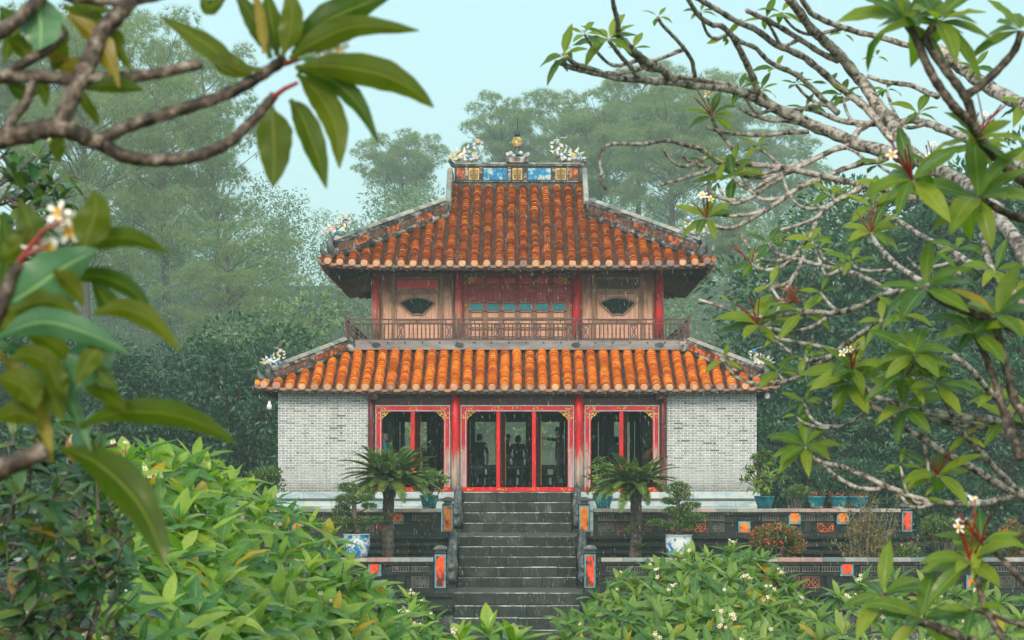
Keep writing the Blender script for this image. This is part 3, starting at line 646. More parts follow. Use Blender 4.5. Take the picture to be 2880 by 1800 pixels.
# scroll-work helper: flat gilded strokes lying in XZ
def scroll(mb, cx, cz, w_, h_, y, seed, n=6):
    r = random.Random(seed)
    for k in range(n):
        a = r.uniform(0,6.28); x = cx+w_*r.uniform(-.45,.45); z = cz+h_*r.uniform(-.38,.38); rad = min(w_,h_)*r.uniform(.16,.30); p = []
        for q in range(6):
            t = a+q*0.85; s = rad*(1-q*0.12); p.append((x+s*math.cos(t), y, z+s*math.sin(t)))
        mb.tube(p, [0.010]*6, 4, cap=False)
def lace(mb, x, z, sx, sz, w_, h_, y):
    """pierced corner bracket: right triangle of gilded bars, corner at x,z"""
    mb.bar((x,y,z),(x+sx*w_,y,z),0.018,0.012).bar((x,y,z),(x,y,z+sz*h_),0.018,0.012,up=(0,1,0))
    p = [(x+sx*w_,y,z),(x+sx*w_*.62,y,z+sz*h_*.14),(x+sx*w_*.45,y,z+sz*h_*.45),(x+sx*w_*.14,y,z+sz*h_*.62),(x,y,z+sz*h_)]
    mb.tube(p, 0.02, 5)
    for a, b in (((.3,.0),(.3,.35)),((.0,.3),(.35,.3)),((.6,.0),(.6,.18)),((.0,.6),(.18,.6)),((.15,.15),(.42,.42))):
        mb.bar((x+sx*w_*a[0],y,z+sz*h_*a[1]),(x+sx*w_*b[0],y,z+sz*h_*b[1]),0.014,0.012,up=(0.3,1,0.2))
# door bays: x0..x1 outer frame
ZS, ZT = 0.02, 2.56
def bay(x0, x1, y, posts, front=True, seed=0):
    fr = part("door_frame", MB().prism([(x0,0.13),(x0+0.165,0.13),(x0+0.165,2.39),(x1-0.165,2.39),(x1-0.165,0.13),(x1,0.13),(x1,2.52),(x0,2.52)],y,y+0.12), M_jamb if front else M_inner, pav)
    part("lintel", MB().box(x0,x1,y-0.004,y+0.12,2.405,2.535), M_red if front else M_inner, fr)
    part("sill", MB().bbox(x0-0.02,x1+0.02,y-0.05,y+0.16,0.003,0.135,0.01), M_red if front else M_inner, fr)
    if front:
        part("trim_strip", MB().box(x0,x1,y-0.02,y+0.1,2.535,2.565).box(x0+0.165,x1-0.165,y-0.012,y+0.1,2.385,2.405).box(x0,x0+0.022,y-0.012,y+0.02,0.14,2.535).box(x0+0.143,x0+0.163,y-0.012,y+0.02,0.14,2.385).box(x1-0.022,x1,y-0.012,y+0.02,0.14,2.535).box(x1-0.163,x1-0.143,y-0.012,y+0.02,0.14,2.385), M_trim, fr)
        [part("inner_edge", MB().box(xx,xx+0.025,y+0.01,y+0.13,0.135,2.385), M_red, fr) for xx in (x0+0.165,x1-0.19)]
        for sx, x in ((1,x0+0.19),(-1,x1-0.19)):
            mb = MB(); lace(mb, x, 2.375, sx, -1, 0.26, 0.24, y+0.05); part("corner_bracket", mb, M_gold, fr)
            mb = MB(); xx = x0+0.08 if sx > 0 else x1-0.08
            scroll(mb, xx+sx*0.14, 2.47, 0.36, 0.11, y-0.012, seed+3, 9); scroll(mb, xx, 2.27, 0.13, 0.26, y-0.012, seed+5, 8); part("gilded_scroll", mb, M_gold, fr, kind="stuff")
            mb = MB(); scroll(mb, xx, 1.15, 0.12, 0.36, y-0.008, seed+8, 7); part("gilded_scroll", mb, M_gold, fr, kind="stuff")
        w_ = x1-x0; mid = [0.5] if w_ < 2.6 else [0.32,0.5,0.68]
        mb = MB()
        for f in mid: scroll(mb, x0+w_*f, 2.47, 0.32, 0.10, y-0.012, seed+int(f*9), 9)
        for f in ((0.1,0.5,0.9) if w_ < 2.6 else (0.07,0.36,0.64,0.93)): scroll(mb, x0+w_*f, 0.07, 0.34, 0.09, y-0.056, seed+int(f*50), 9)
        part("gilded_scroll", mb, M_gold, fr, kind="stuff")
        for px in posts:
            part("mullion", MB().box(px-0.055,px+0.055,y+0.02,y+0.12,0.135,2.39), M_red, fr)
            a_, b_ = Vector((px+0.075,y+0.15,0)), Vector((px+0.19,y+0.62,0)); t_ = (b_-a_).normalized(); n_ = Vector((-t_.y,t_.x,0)); h_ = (b_-a_).length/2; c_ = (a_+b_)/2
            part("open_door_leaf", MB().obox(c_+Vector((0,0,1.25)), t_*h_, n_*0.02, (0,0,1.11)), M_maroon, fr)
            for za, zb, mm in ((1.36,2.02,M_yellow),(0.75,1.26,M_red),(0.2,0.66,M_red)): part("leaf_panel", MB().obox(c_+n_*0.022+Vector((0,0,(za+zb)/2)), t_*h_*0.80, n_*0.008, (0,0,(zb-za)/2)), mm, fr)
            part("leaf_edge", MB().obox(b_+t_*0.02+Vector((0,0,1.25)), t_*0.018, n_*0.03, (0,0,1.05)), M_yellow, fr)
    else:
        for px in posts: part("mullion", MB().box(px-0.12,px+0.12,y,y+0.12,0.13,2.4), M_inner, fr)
bay(-4.20,-1.99,0.0,[-3.10],True,20); bay(-1.68,1.68,0.0,[-0.565,0.49],True,40); bay(1.99,4.20,0.0,[3.08],True,60)
bay(-4.20,-1.99,14.0,[-2.95],False); bay(-1.68,1.68,14.0,[-0.66,0.42],False); bay(1.99,4.20,14.0,[3.35],False)

# ------------------------------------------------------------------ roofs
class Roof:
    def __init__(s, a, b, ze, zt, lift): s.a,s.b,s.ze,s.zt,s.lift = a,b,ze,zt,lift
    def z(s, run, x):
        t = run/(s.a-s.b); return s.ze+(s.zt-s.ze)*(0.86*t+0.14*t*t) + s.lift*(abs(x)/s.a)**8*max(0,1-t*1.6)
RU = Roof(5.90, 0.0, 6.86, 9.98, 0.10); RL = Roof(7.62, 5.12, 3.06, 4.26, 0.10)
tile_up = MB(); 
def tile_mesh(name, mat, L, r0, r1, n=7):
    mb = MB(); vs = []; fs = []
    for j in range(n+1):
        a = math.pi*(-0.08+1.16*j/n); vs.append((math.cos(a)*r0, 0.0, math.sin(a)*r0+0.01))
    for j in range(n+1):
        a = math.pi*(-0.08+1.16*j/n); vs.append((math.cos(a)*r1, L, math.sin(a)*r1-0.004))
    for j in range(n): fs.append((j, n+1+j, n+2+j, j+1))
    mb.add(vs, fs); mb.f.append(tuple(range(n+1))); mb.m.append(1)
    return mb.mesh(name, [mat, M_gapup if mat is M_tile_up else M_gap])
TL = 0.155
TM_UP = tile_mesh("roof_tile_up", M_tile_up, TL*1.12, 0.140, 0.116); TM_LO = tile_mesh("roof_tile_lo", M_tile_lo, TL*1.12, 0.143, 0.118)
def tpl(me):
    V = np.array([v.co[:] for v in me.vertices]); return V, [tuple(p.vertices) for p in me.polygons], [p.material_index for p in me.polygons]
TPL = {"up": tpl(TM_UP), "lo": tpl(TM_LO)}
def place(mb, key, M, p):
    V, F, MI = TPL[key]; W = V @ np.array(M.transposed()) + np.array(p); mb.add(W.tolist(), F); mb.m[-len(MI):] = MI
def slope_dir(rf, x, run):
    d = rf.z(run+0.05, x)-rf.z(run, x); return Vector((0,0.05,d)).normalized()
def run_max(x, up):
    if up: return 5.72 if abs(x) < 2.18 else RU.a-abs(x)-0.22
    return min(RL.a-RL.b+0.06, RL.a-abs(x)-0.22)
def rotq(q):  # quarter turns about the pavilion's axis
    c, s = [(1,0),(0,1),(-1,0),(0,-1)][q]; return Matrix(((c,-s,0),(s,c,0),(0,0,1)))
def to_world(q, x, run, z, a): return rotq(q) @ Vector((x, -(a-run), z)) + Vector((0, YC, 0))
roofs = {}
for key, rf, ncol, zname in (("up",RU,32,"upper_roof"),("lo",RL,41,"lower_roof")):
    up = key == "up"; a = rf.a
    # base slab: four slopes
    mb = MB(); soff = MB()
    for q in range(4):
        K = 24
        for k in range(K):
            xa, xb = -a+2*a*k/K, -a+2*a*(k+1)/K; S = 8
            ra = (3.72 if q % 2 else 5.9) if up else a-rf.b
            def rm(x): 
                if up and q % 2 == 0: return 5.9 if abs(x) < 2.2 else max(0.0, a-abs(x))
                return max(0.0, min(ra, a-abs(x)))
            for s_ in range(S):
                pa = []
                for x, f in ((xa,s_/S),(xb,s_/S),(xb,(s_+1)/S),(xa,(s_+1)/S)):
                    rn = rm(x)*f; pa.append(to_world(q, x, rn, rf.z(rn,x)-0.02, a))
                if (pa[0]-pa[2]).length > 0.02: mb.quad(*pa)
            # soffit plane
            wi = 4.5 if up else 7.1
            zi = 7.25 if up else 3.16
            pa = [to_world(q, xa, 0.04, rf.z(0,xa)-0.14, a), to_world(q, xb, 0.04, rf.z(0,xb)-0.14, a)]
            fa, fb = (xb*wi/a, xa*wi/a)
            soff.quad(pa[0], to_world(q, fb, a-wi, zi, a), to_world(q, fa, a-wi, zi, a), pa[1])
    roof = part(zname, mb, M_pan, pav, True); roofs[key] = roof
    part("soffit", soff, M_soffit, roof)
    # rafters under the eaves and the fascia board with its scalloped edge
    raf = MB(); 
    for q in range(4):
        n = 54 if up else 60
        for k in range(n):
            x = -a+0.12+(2*a-0.24)*k/(n-1); wi = 4.5 if up else 7.1; zi = 7.22 if up else 3.12
            raf.bar(to_world(q,x,0.03,rf.z(0,x)-0.165,a), to_world(q,x*wi/a,a-wi,zi-0.03,a), 0.035, 0.03)
    part("rafters", raf, M_soffit, roof, kind="stuff")
    for q in range(4):
        fb = MB(); n = ncol*2; zt_, zb_ = -0.03, -0.175
        for k in range(n):
            xa, xb = -a+0.02+(2*a-0.04)*k/n, -a+0.02+(2*a-0.04)*(k+1)/n; xm = (xa+xb)/2
            top = [(xa,zt_),(xb,zt_)]; bot = [(xb,zb_+0.02),(xm,zb_),(xa,zb_+0.02)]
            pts = [to_world(q,x,0.05,rf.z(0,x)+z,a) for x,z in top+bot]; pts2 = [to_world(q,x,0.08,rf.z(0,x)+z,a) for x,z in top+bot]
            fb.add(pts+pts2, [(4,3,2,1,0),(5,6,7,8,9),(2,3,8,7),(3,4,9,8)])
        part("fascia_board", fb, M_fascia, roof)
    # roll tiles in columns, with round end tiles and drip tiles
    me = TM_UP if up else TM_LO; stuff = MB(); sp = 2*a/ncol; cand = []
    disc = MB().lathe([(0.101,-0.03),(0.104,-0.02),(0.104,0.02)], 14).add([(0.075*math.cos(k*math.pi/5), 0.075*math.sin(k*math.pi/5), 0.03) for k in range(10)], [tuple(range(10))])
    disc = disc.mesh("end_tile", M_disc)
    dv = []; n_ = 6
    poly = [(-sp*0.40,0.02)]+[(sp*0.42*math.sin(-1.2+2.4*k/n_)/0.93, -0.05-0.075*math.cos((-1.2+2.4*k/n_)*1.05)) for k in range(n_+1)]+[(sp*0.40,0.02),(0,-0.05)]
    drip = MB().prism([(x,z) for x,z in poly], -0.012, 0.012).mesh("drip_tile", M_drip)
    for q in range(4):
        for k in range(ncol):
            x = -a+sp*(k+.5); rmx = run_max(x, up)
            if up and q % 2: rmx = min(3.62, RU.a-abs(x)-0.22)
            if rmx < 0.12: rmx = 0.12
            run = -0.05; j = 0; wob = 0.0
            while run < rmx:
                d = slope_dir(rf, x, max(0,run)); wob = 0.8*wob+rng.uniform(-.009,.009)
                y = d + Vector((rng.uniform(-.03,.03), 0, rng.uniform(-.02,.02))); Mx = rotq(q) @ frame(y, (0,-d.z,d.y)) ; s_ = rng.uniform(0.95,1.05); Mx = Mx @ Matrix.Diagonal((s_,1,s_))
                p = to_world(q, x+wob, run, rf.z(max(0,run),x)+0.012, a)
                cand.append((q, j, Mx, p)); run += TL*d.y*rng.uniform(.92,1.08); j += 1
            if q % 2 == 0 or True:
                Mx = rotq(q) @ Matrix(((1,0,0),(0,0,-1),(0,1,0)))
                if q in (0,1,3):
                    inst("end_tile", disc, roof, to_world(q, x, -0.075, rf.z(0,x)+0.015, a), Mx @ Matrix.Rotation(R(rng.uniform(-6,6)),3,'X'))
        if q in (0,1,3):
            for k in range(ncol+1):
                x = max(-a+0.06, min(a-0.06, -a+sp*k))
                inst("drip_tile", drip, roof, to_world(q, x, -0.03, rf.z(0,x)+0.0, a), rotq(q))
    fr_ = [c for c in cand if c[0] == 0]
    # pieces that show largest: the front courses
    nsel = 150
    order = sorted(fr_, key=lambda c: (c[1], abs(c[3].x)))[:nsel]; ids = set(id(c) for c in order)
    for c in cand:
        if id(c) in ids: inst("roof_tile", me, roof, c[3], c[2])
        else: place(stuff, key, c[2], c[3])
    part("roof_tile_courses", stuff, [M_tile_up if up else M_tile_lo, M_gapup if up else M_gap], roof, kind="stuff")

# ------------------------------------------------------------------ ridges
def ridge_run(p0, p1, h, th, roof, seed, npan=5, cap_w=0.14, relief=True, capm=None):
    """plastered ridge from p0 to p1 standing h above the slope, with framed relief panels and rounded cap tiles"""
    p0, p1 = Vector(p0), Vector(p1); d = (p1-p0); L = d.length; t = d/L; sd = Vector((t.x,t.y,0)).cross(Vector((0,0,1))).normalized(); up = sd.cross(t); up = up if up.z > 0 else -up
    if sd.y > 0: sd = -sd
    r = random.Random(seed)
    mb = MB(); mb.obox(p0+d/2+up*(h*0.5), t*(L/2), sd*th, up*(h*0.5))
    mb.obox(p0+d/2+up*(h*0.16), t*(L/2), sd*(th+0.03), up*0.035).obox(p0+d/2+up*(h*0.80), t*(L/2), sd*(th+0.035), up*0.03)
    rd = part("hip_ridge", mb, M_ridge, roof)
    n = max(3, round(L/0.28))
    for k in range(n):
        c = p0+t*(L*(k+.5)/n)+up*(h*0.93+0.02); a = []
        q = MB(); w_ = cap_w*r.uniform(.96,1.04)
        for e in (-1,1):
            for j in range(6):
                an = math.pi*j/5; a.append(c+t*(e*L/n*0.49)+sd*(w_*math.cos(an))+up*(w_*0.62*math.sin(an)))
        q.add(a, [(j,j+1,j+7,j+6) for j in range(5)]+[tuple(range(5,-1,-1)), tuple(range(6,12))])
        part("ridge_cap_tile", q, M_ridgecap, rd) if False else CAPS.append((roof, q, capm))
    for k in range(npan):
        a, b = (k+.08)/npan, (k+.92)/npan; c = p0+t*(L*(a+b)/2)+up*(h*0.48)
        for sgn in (1,-1):
            q = MB().obox(c+sd*sgn*(th+0.006), t*(L*(b-a)/2), sd*0.012, up*(h*0.20))
            RELS.append((roof, q, M_relief if (k % 2 == seed % 2) else M_reliefdark))
    return rd
CAPS, RELS = [], []
ZR = RU.z(5.72, 0)
# main ridge
ru = roofs["up"]
HR = 2.06; yr = YC
mb = MB().box(-HR,HR,yr-0.20,yr+0.20,9.7,10.06).box(-HR-.02,HR+.02,yr-0.24,yr+0.24,10.06,10.11).box(-HR,HR,yr-0.16,yr+0.16,10.11,10.58).box(-HR-.03,HR+.03,yr-0.22,yr+0.22,10.58,10.66)
main = part("main_ridge", mb, M_ridgedark, pav)
part("ridge_ledge", MB().box(-HR-.025,HR+.025,yr-0.25,yr+0.25,10.065,10.105).box(-HR-.035,HR+.035,yr-0.23,yr+0.23,10.60,10.64), M_ridge, main)
for k in range(14):
    a = -HR+2*HR*k/14; b = -HR+2*HR*(k+1)/14; q = MB(); vs = []
    for x in (a+.006,b-.006):
        for j in range(7): an = math.pi*j/6; vs.append((x, yr-0.16*math.cos(an), 10.66+0.085*math.sin(an)))
    q.add(vs, [(j,j+1,j+8,j+7) for j in range(6)]+[tuple(range(6,-1,-1)), tuple(range(7,14))])
    part("ridge_cap_tile", q, M_ridgecap, main)
def ch_panel(xc, w_, dense):
    pn = part("character_panel", MB().box(xc-w_/2,xc+w_/2,yr-0.185,yr-0.15,10.15,10.53), M_char, main)
    q = MB(); y0, y1 = yr-0.195, yr-0.18; t = 0.011; h = w_*0.40; zc = 10.34
    def H(x0,x1,z): q.box(xc+x0*h,xc+x1*h,y0,y1,zc+z*0.165-t,zc+z*0.165+t)
    def V_(x,z0,z1): q.box(xc+x*h-t,xc+x*h+t,y0-0.002,y1,zc+z0*0.165,zc+z1*0.165)
    for z, a in ((1,.35),(.72,.8),(.45,.55),(.2,.9),(-.05,.6),(-.3,.85),(-.55,.5),(-.8,.8),(-1,.4)): H(-a,a,z)
    V_(0,-1,1); V_(-.9,-.3,.72); V_(.9,-.3,.72); V_(-.5,-.8,-.05); V_(.5,-.8,-.05); V_(-.8,-.95,-.3); V_(.8,-.95,-.3)
    part("seal_character", q, M_charline, main)
ch_panel(-1.42,0.34,1); ch_panel(0,0.32,1); ch_panel(1.42,0.34,1)
for xc in (-0.72,0.72): part("mosaic_panel", MB().box(xc-0.38,xc+0.38,yr-0.185,yr-0.15,10.15,10.53), M_ceramic_panel, main)
for xc in (-1.84,1.84): part("relief_panel", MB().box(xc-0.14,xc+0.14,yr-0.185,yr-0.15,10.15,10.53), M_relief, main)
for xc in (-1.66,-1.19,-0.26,0.26,1.19,1.66): part("ridge_pilaster", MB().bbox(xc-0.05,xc+0.05,yr-0.20,yr-0.15,10.11,10.58,0.012), M_ridge, main)
# finial
fin = part("finial", MB().bbox(-0.37,0.37,yr-0.24,yr+0.24,10.70,10.90,0.02), M_ridge, pav)
mb = MB()
for k in range(7):
    x = -0.33+0.11*k; mb.lathe([(0.03,-0.07),(0.085,-0.02),(0.085,0.04),(0.03,0.09)], 9, (x, yr-0.1+0.06*(k%2), 10.97+0.05*math.sin(k*2.1)+(0.05 if k==3 else 0)))
part("finial_blossoms", mb, M_mosaic, fin, True)
part("finial_neck", MB().lathe([(0.16,10.90),(0.20,10.98),(0.12,11.06),(0.075,11.12),(0.10,11.20),(0.06,11.26)], 14, (0,yr,0)), M_finial_d, fin, True)
part("finial_gourd", MB().lathe([(0.05,11.22),(0.13,11.26),(0.175,11.36),(0.17,11.46),(0.11,11.55),(0.05,11.58)], 18, (0,yr,0)), M_finial_y, fin, True)
part("finial_ball", MB().lathe([(0.03,11.56),(0.09,11.60),(0.105,11.68),(0.08,11.75),(0.02,11.79)], 14, (0,yr,0)), M_finial_d, fin, True)
part("finial_rod", MB().tube([(0,yr,11.78),(0,yr,12.1),(0.01,yr,12.35)], [0.02,0.016,0.006], 6), M_finial_d, fin)
# ridge dragons in porcelain mosaic
def crest(name, p, s, sx, parent, mat=None):
    """curled dragon: tail scrolls, raised head with horns, fins; faces sx"""
    p = Vector(p); mb = MB(); mat = mat or M_mosaic
    def P(x, z, y=0): return p+Vector((sx*x*s, y*s, z*s))
    body = bez([P(0.34,0.04),P(0.20,0.13),P(0.05,0.05),P(-0.12,0.10),P(-0.20,0.24),P(-0.10,0.36),P(-0.20,0.46)], 4)
    mb.tube(body, [0.035*s+0.06*s*math.sin(math.pi*min(1,(i+2)/len(body))) for i in range(len(body))], 8)
    h = P(-0.24,0.47); mb.lathe([(0.03*s,-0.07*s),(0.085*s,-0.02*s),(0.09*s,0.05*s),(0.04*s,0.09*s)], 8, h); mb.obox(P(-0.34,0.46),(0.07*s,0,0),(0,0.04*s,0),(0,0,0.03*s))
    mb.tube([P(-0.20,0.53),P(-0.10,0.60),P(0.0,0.60),P(0.06,0.66)], [0.02*s,0.016*s,0.012*s,0.004*s], 5)
    for (x,z,a,l) in ((0.36,0.12,0.6,0.20),(0.28,0.20,1.1,0.18),(0.12,0.18,1.5,0.20),(-0.02,0.18,1.2,0.18),(-0.30,0.20,2.7,0.16),(-0.34,0.32,2.4,0.14),(0.42,0.04,0.15,0.18),(0.05,0.30,1.9,0.15)):
        dx, dz = math.cos(a)*l, math.sin(a)*l
        mb.add([P(x-dz*.3,z+dx*.3,-.05),P(x+dz*.3,z-dx*.3,-.05),P(x+dx,z+dz,-.02),P(x-dz*.3,z+dx*.3,.05),P(x+dz*.3,z-dx*.3,.05)], [(0,1,2),(4,3,2),(1,4,2),(3,0,2),(0,3,4,1)])
    for (x,z,rr) in ((0.24,0.04,.07),(0.10,0.0,.07),(-0.06,0.0,.075),(-0.20,0.04,.07),(0.36,0.0,.06)): mb.lathe([(rr*.3*s,-rr*s),(rr*s,-rr*.4*s),(rr*s,rr*.4*s),(rr*.3*s,rr*s)], 8, P(x,z,-.08))
    return part(name, mb, mat, parent)
for sx in (-1,1):
    crest("ridge_dragon", (sx*1.58, yr, 10.82), 1.22, -sx*-1 if False else sx, pav)
    q = MB().tube([(sx*1.9,yr,10.62),(sx*2.12,yr,10.66),(sx*2.22,yr,10.80),(sx*2.20,yr,10.92)], [0.10,0.09,0.06,0.02], 8); part("ridge_horn", q, M_ridge, main)
# hip ridges, gable ridges
for sx in (-1,1):
    for sy in (-1,1):
        a = RU.a; def_ = lambda rn: Vector((sx*(a-rn), YC+sy*(a-rn), RU.z(rn, 0)))
        P0, P1 = def_(0.42)+Vector((0,0,0.04)), def_(3.68)
        ridge_run(P0, P1, 0.55, 0.10, ru, 3, 7)
        G0 = Vector((sx*2.19, YC+sy*2.22, RU.z(3.70,0)+0.05)); G1 = Vector((sx*2.19, YC+sy*0.16, ZR+0.22))
        ridge_run(G0, G1, 0.46, 0.06, ru, 4, 3, 0.085)
        if sy < 0:
            e = P0
            mb = MB().tube([e+Vector((sx*-0.05,0.05,0.05)), e+Vector((sx*0.14,-0.14,0.16)), e+Vector((sx*0.20,-0.20,0.42)), e+Vector((sx*0.10,-0.10,0.62))], [0.14,0.15,0.11,0.06], 9)
            mb.tube([e+Vector((sx*0.12,-0.12,0.0)), e+Vector((sx*0.30,-0.30,0.02)), e+Vector((sx*0.42,-0.42,0.16)), e+Vector((sx*0.44,-0.44,0.36))], [0.11,0.10,0.07,0.02], 8)
            part("hip_end_scroll", mb, M_dragon, ru, True)
            crest("hip_dragon", e+Vector((-sx*0.05,0.05,0.74)), 0.95, sx, pav)
            mb = MB().tube([(sx*2.19,G0.y-0.02,G0.z+0.45),(sx*2.25,G0.y-0.15,G0.z+0.30),(sx*2.23,G0.y-0.22,G0.z+0.08)], [0.10,0.09,0.04], 8); part("gable_scroll", mb, M_dragon, ru, True)
    # gable triangle
    g_ = MB(); g_.add([(sx*2.12,YC-2.15,RU.z(3.6,0)),(sx*2.12,YC+2.15,RU.z(3.6,0)),(sx*2.12,YC,ZR+0.1)], [(0,1,2)]); part("gable_wall", g_, M_ridgedark, ru)
    for sy in (-1,1):
        a = RL.a; f = lambda rn: Vector((sx*(a-rn), YC+sy*(a-rn), RL.z(rn, 0)))
        P0, P1 = f(0.42)+Vector((0,0,0.03)), f(2.46)
        ridge_run(P0, P1, 0.40, 0.10, roofs["lo"], 3, 2, 0.13)
        part("ridge_end_block", MB().bbox(min(P1.x,P1.x-sx*.1)-0.12,max(P1.x,P1.x-sx*.1)+0.12,P1.y-0.16,P1.y+0.16,P1.z,P1.z+0.44,0.03), M_ridge, roofs["lo"])
        if sy < 0:
            e = P0
            mb = MB().tube([e+Vector((-sx*0.05,0.05,0.05)), e+Vector((sx*0.12,-0.12,0.10)), e+Vector((sx*0.16,-0.16,0.30)), e+Vector((sx*0.08,-0.08,0.44))], [0.12,0.13,0.09,0.05], 9)
            mb.tube([e+Vector((sx*0.10,-0.10,0.0)), e+Vector((sx*0.28,-0.28,0.02)), e+Vector((sx*0.40,-0.40,0.16)), e+Vector((sx*0.40,-0.40,0.34))], [0.11,0.11,0.08,0.02], 8)
            part("hip_end_scroll", mb, M_dragon, roofs["lo"], True)
            crest("hip_dragon", e+Vector((-sx*0.02,0.02,0.52)), 0.78, sx, pav)
for roof, q, cm in CAPS: part("ridge_cap_tile", q, cm or M_ridgecap, roof)
for roof, q, m in RELS: part("relief_panel", q, m, roof)

# ------------------------------------------------------------------ upper storey
YU = 2.75; ZB = 4.59
core = part("upper_wall", MB().box(-4.33,4.33,YU+0.12,YU+0.16,ZB,7.3).box(-4.33,-4.27,YU+0.16,11.45,ZB,7.3).box(4.27,4.33,YU+0.16,11.45,ZB,7.3).box(-4.33,4.33,11.4,11.45,ZB,7.3), M_tan, pav)
for x, m in ((-4.36,M_colu),(-1.815,M_colu),(1.83,M_colu2),(4.37,M_colu2)):
    part("upper_column", MB().lathe([(0.142,ZB),(0.142,5.5),(0.135,7.2)], 18, (x,YU,0)), m, pav, True)
part("upper_beam", MB().box(-4.3,4.3,YU-0.04,YU+0.12,6.78,7.0).box(-4.3,4.3,YU,YU+0.1,6.72,6.76), M_maroon, pav)
fasc = MB()
for k in range(26): fasc.box(-1.0+k*0.08,-1.0+k*0.08+0.05,YU-0.1,YU-0.05,6.78+0.03*math.sin(k),6.98)
part("gilded_frieze", fasc, M_gold, pav)
Y_ = YU+0.10
def fan_bay(x0, x1):
    xc = (x0+x1)/2; pn = part("fan_window_bay", MB().box(x0,x1,Y_-0.02,Y_+0.02,ZB,6.72), M_tan, pav)
    fw, fz0, fz1 = 0.66, 5.27, 6.05
    mb = MB()
    for (a,b,c,d) in ((x0,x0+0.05,ZB,6.7),(x1-0.05,x1,ZB,6.7),(xc-0.80,xc-0.70,ZB,6.7),(xc+0.70,xc+0.80,ZB,6.7)): mb.box(a,b,Y_-0.07,Y_-0.02,c,d)
    mb.box(xc-0.70,xc+0.70,Y_-0.06,Y_-0.02,6.14,6.22).box(xc-0.70,xc+0.70,Y_-0.06,Y_-0.02,6.54,6.60).box(xc-0.70,xc+0.70,Y_-0.06,Y_-0.02,5.19,5.26).box(xc-0.7,xc+0.7,Y_-0.05,Y_-0.02,4.66,4.72)
    part("bay_frame", mb, M_tanframe, pn)
    part("transom_panel", MB().box(xc-0.62,xc+0.62,Y_-0.045,Y_-0.02,6.25,6.52), M_red if x0 < 0 else M_maroon, pn, label="red transom panel" if x0 < 0 else None)
    mb = MB()
    for (a,b,c,d) in ((xc-0.66,xc+0.66,6.08,6.12),(xc-0.66,xc+0.66,5.27,5.30),(xc-0.66,xc-0.63,5.30,6.08),(xc+0.63,xc+0.66,5.30,6.08)): mb.box(a,b,Y_-0.055,Y_-0.02,c,d)
    part("panel_border", mb, M_tanframe, pn)
    # the fan: arcs about a pivot below
    pz = 5.06; Ro, Ri = 0.935, 0.40; th = math.asin(0.555/Ro)
    o = [(xc+Ro*math.sin(-th+2*th*k/14), pz+Ro*math.cos(-th+2*th*k/14)*0.98) for k in range(15)]; ti = math.asin(0.155/Ri)
    i_ = [(xc+Ri*math.sin(ti-2*ti*k/6), pz+Ri*math.cos(ti-2*ti*k/6)*1.0) for k in range(7)]
    i_ = [(x, z) for x, z in i_]
    part("fan_panel", MB().box(xc-0.63,xc+0.63,Y_-0.028,Y_-0.019,5.30,6.08), M_tan, pn); part("fan_pane", MB().prism(([(x,z) for x,z in i_[::-1]]+o[::-1]), Y_-0.032, Y_-0.022), M_windowdark, pn)
    fr = MB(); loop = [Vector((x,Y_-0.04,z)) for x,z in o+i_]
    for k in range(len(loop)): fr.bar(loop[k], loop[(k+1)%len(loop)], 0.028, 0.03, up=(0,1,0.01))
    part("fan_frame", fr, M_tanframe, pn)
fan_bay(-4.20,-1.97); fan_bay(1.98,4.22)
# six folding leaves
db = part("upper_doors", MB().box(-1.66,1.68,Y_-0.02,Y_+0.02,ZB,6.72), M_doorup, pav)
for k in range(6):
    xa = -1.49+0.508*k; xb = xa+0.455; lf = MB()
    for (a,b,c,d) in ((xa,xa+0.045,ZB,6.62),(xb-0.045,xb,ZB,6.62),(xa,xb,6.36,6.40),(xa,xb,6.58,6.62),(xa,xb,5.80,5.84),(xa,xb,5.52,5.57),(xa,xb,5.28,5.32),(xa,xb,4.98,5.02),(xa,xb,4.70,4.74)): lf.box(a,b,Y_-0.065,Y_-0.02,c,d)
    leaf = part("folding_door_leaf", lf, M_doorup, pav)
    part("door_transom", MB().box(xa+.05,xb-.05,Y_-0.035,Y_-0.02,6.41,6.575), M_red, leaf)
    part("teal_panel", MB().box(xa+.05,xb-.05,Y_-0.05,Y_-0.02,5.59,5.78), M_teal, leaf)
    part("door_panel", MB().bbox(xa+.07,xb-.07,Y_-0.05,Y_-0.02,5.88,6.33,0.012), M_doorup, leaf)
    for c, d in ((5.345,5.49),(5.05,5.25),(4.77,4.95)): part("door_panel", MB().bbox(xa+.07,xb-.07,Y_-0.05,Y_-0.02,c,d,0.012), M_tan, leaf)
for sx, x in ((1,-1.63),(-1,1.65)):
    mb = MB(); lace(mb, x+sx*0.14, 6.60, sx, -1, 0.26, 0.22, Y_-0.085); part("corner_bracket", mb, M_gold, db)
    mb = MB(); scroll(mb, x+sx*0.04, 6.55, 0.10, 0.34, Y_-0.08, 71, 9); scroll(mb, x+sx*0.2, 6.67, 0.36, 0.08, Y_-0.09, 72, 8); scroll(mb, x+sx*0.02, 5.72, 0.08, 0.36, Y_-0.08, 73, 9); part("gilded_scroll", mb, M_gold, db, kind="stuff")
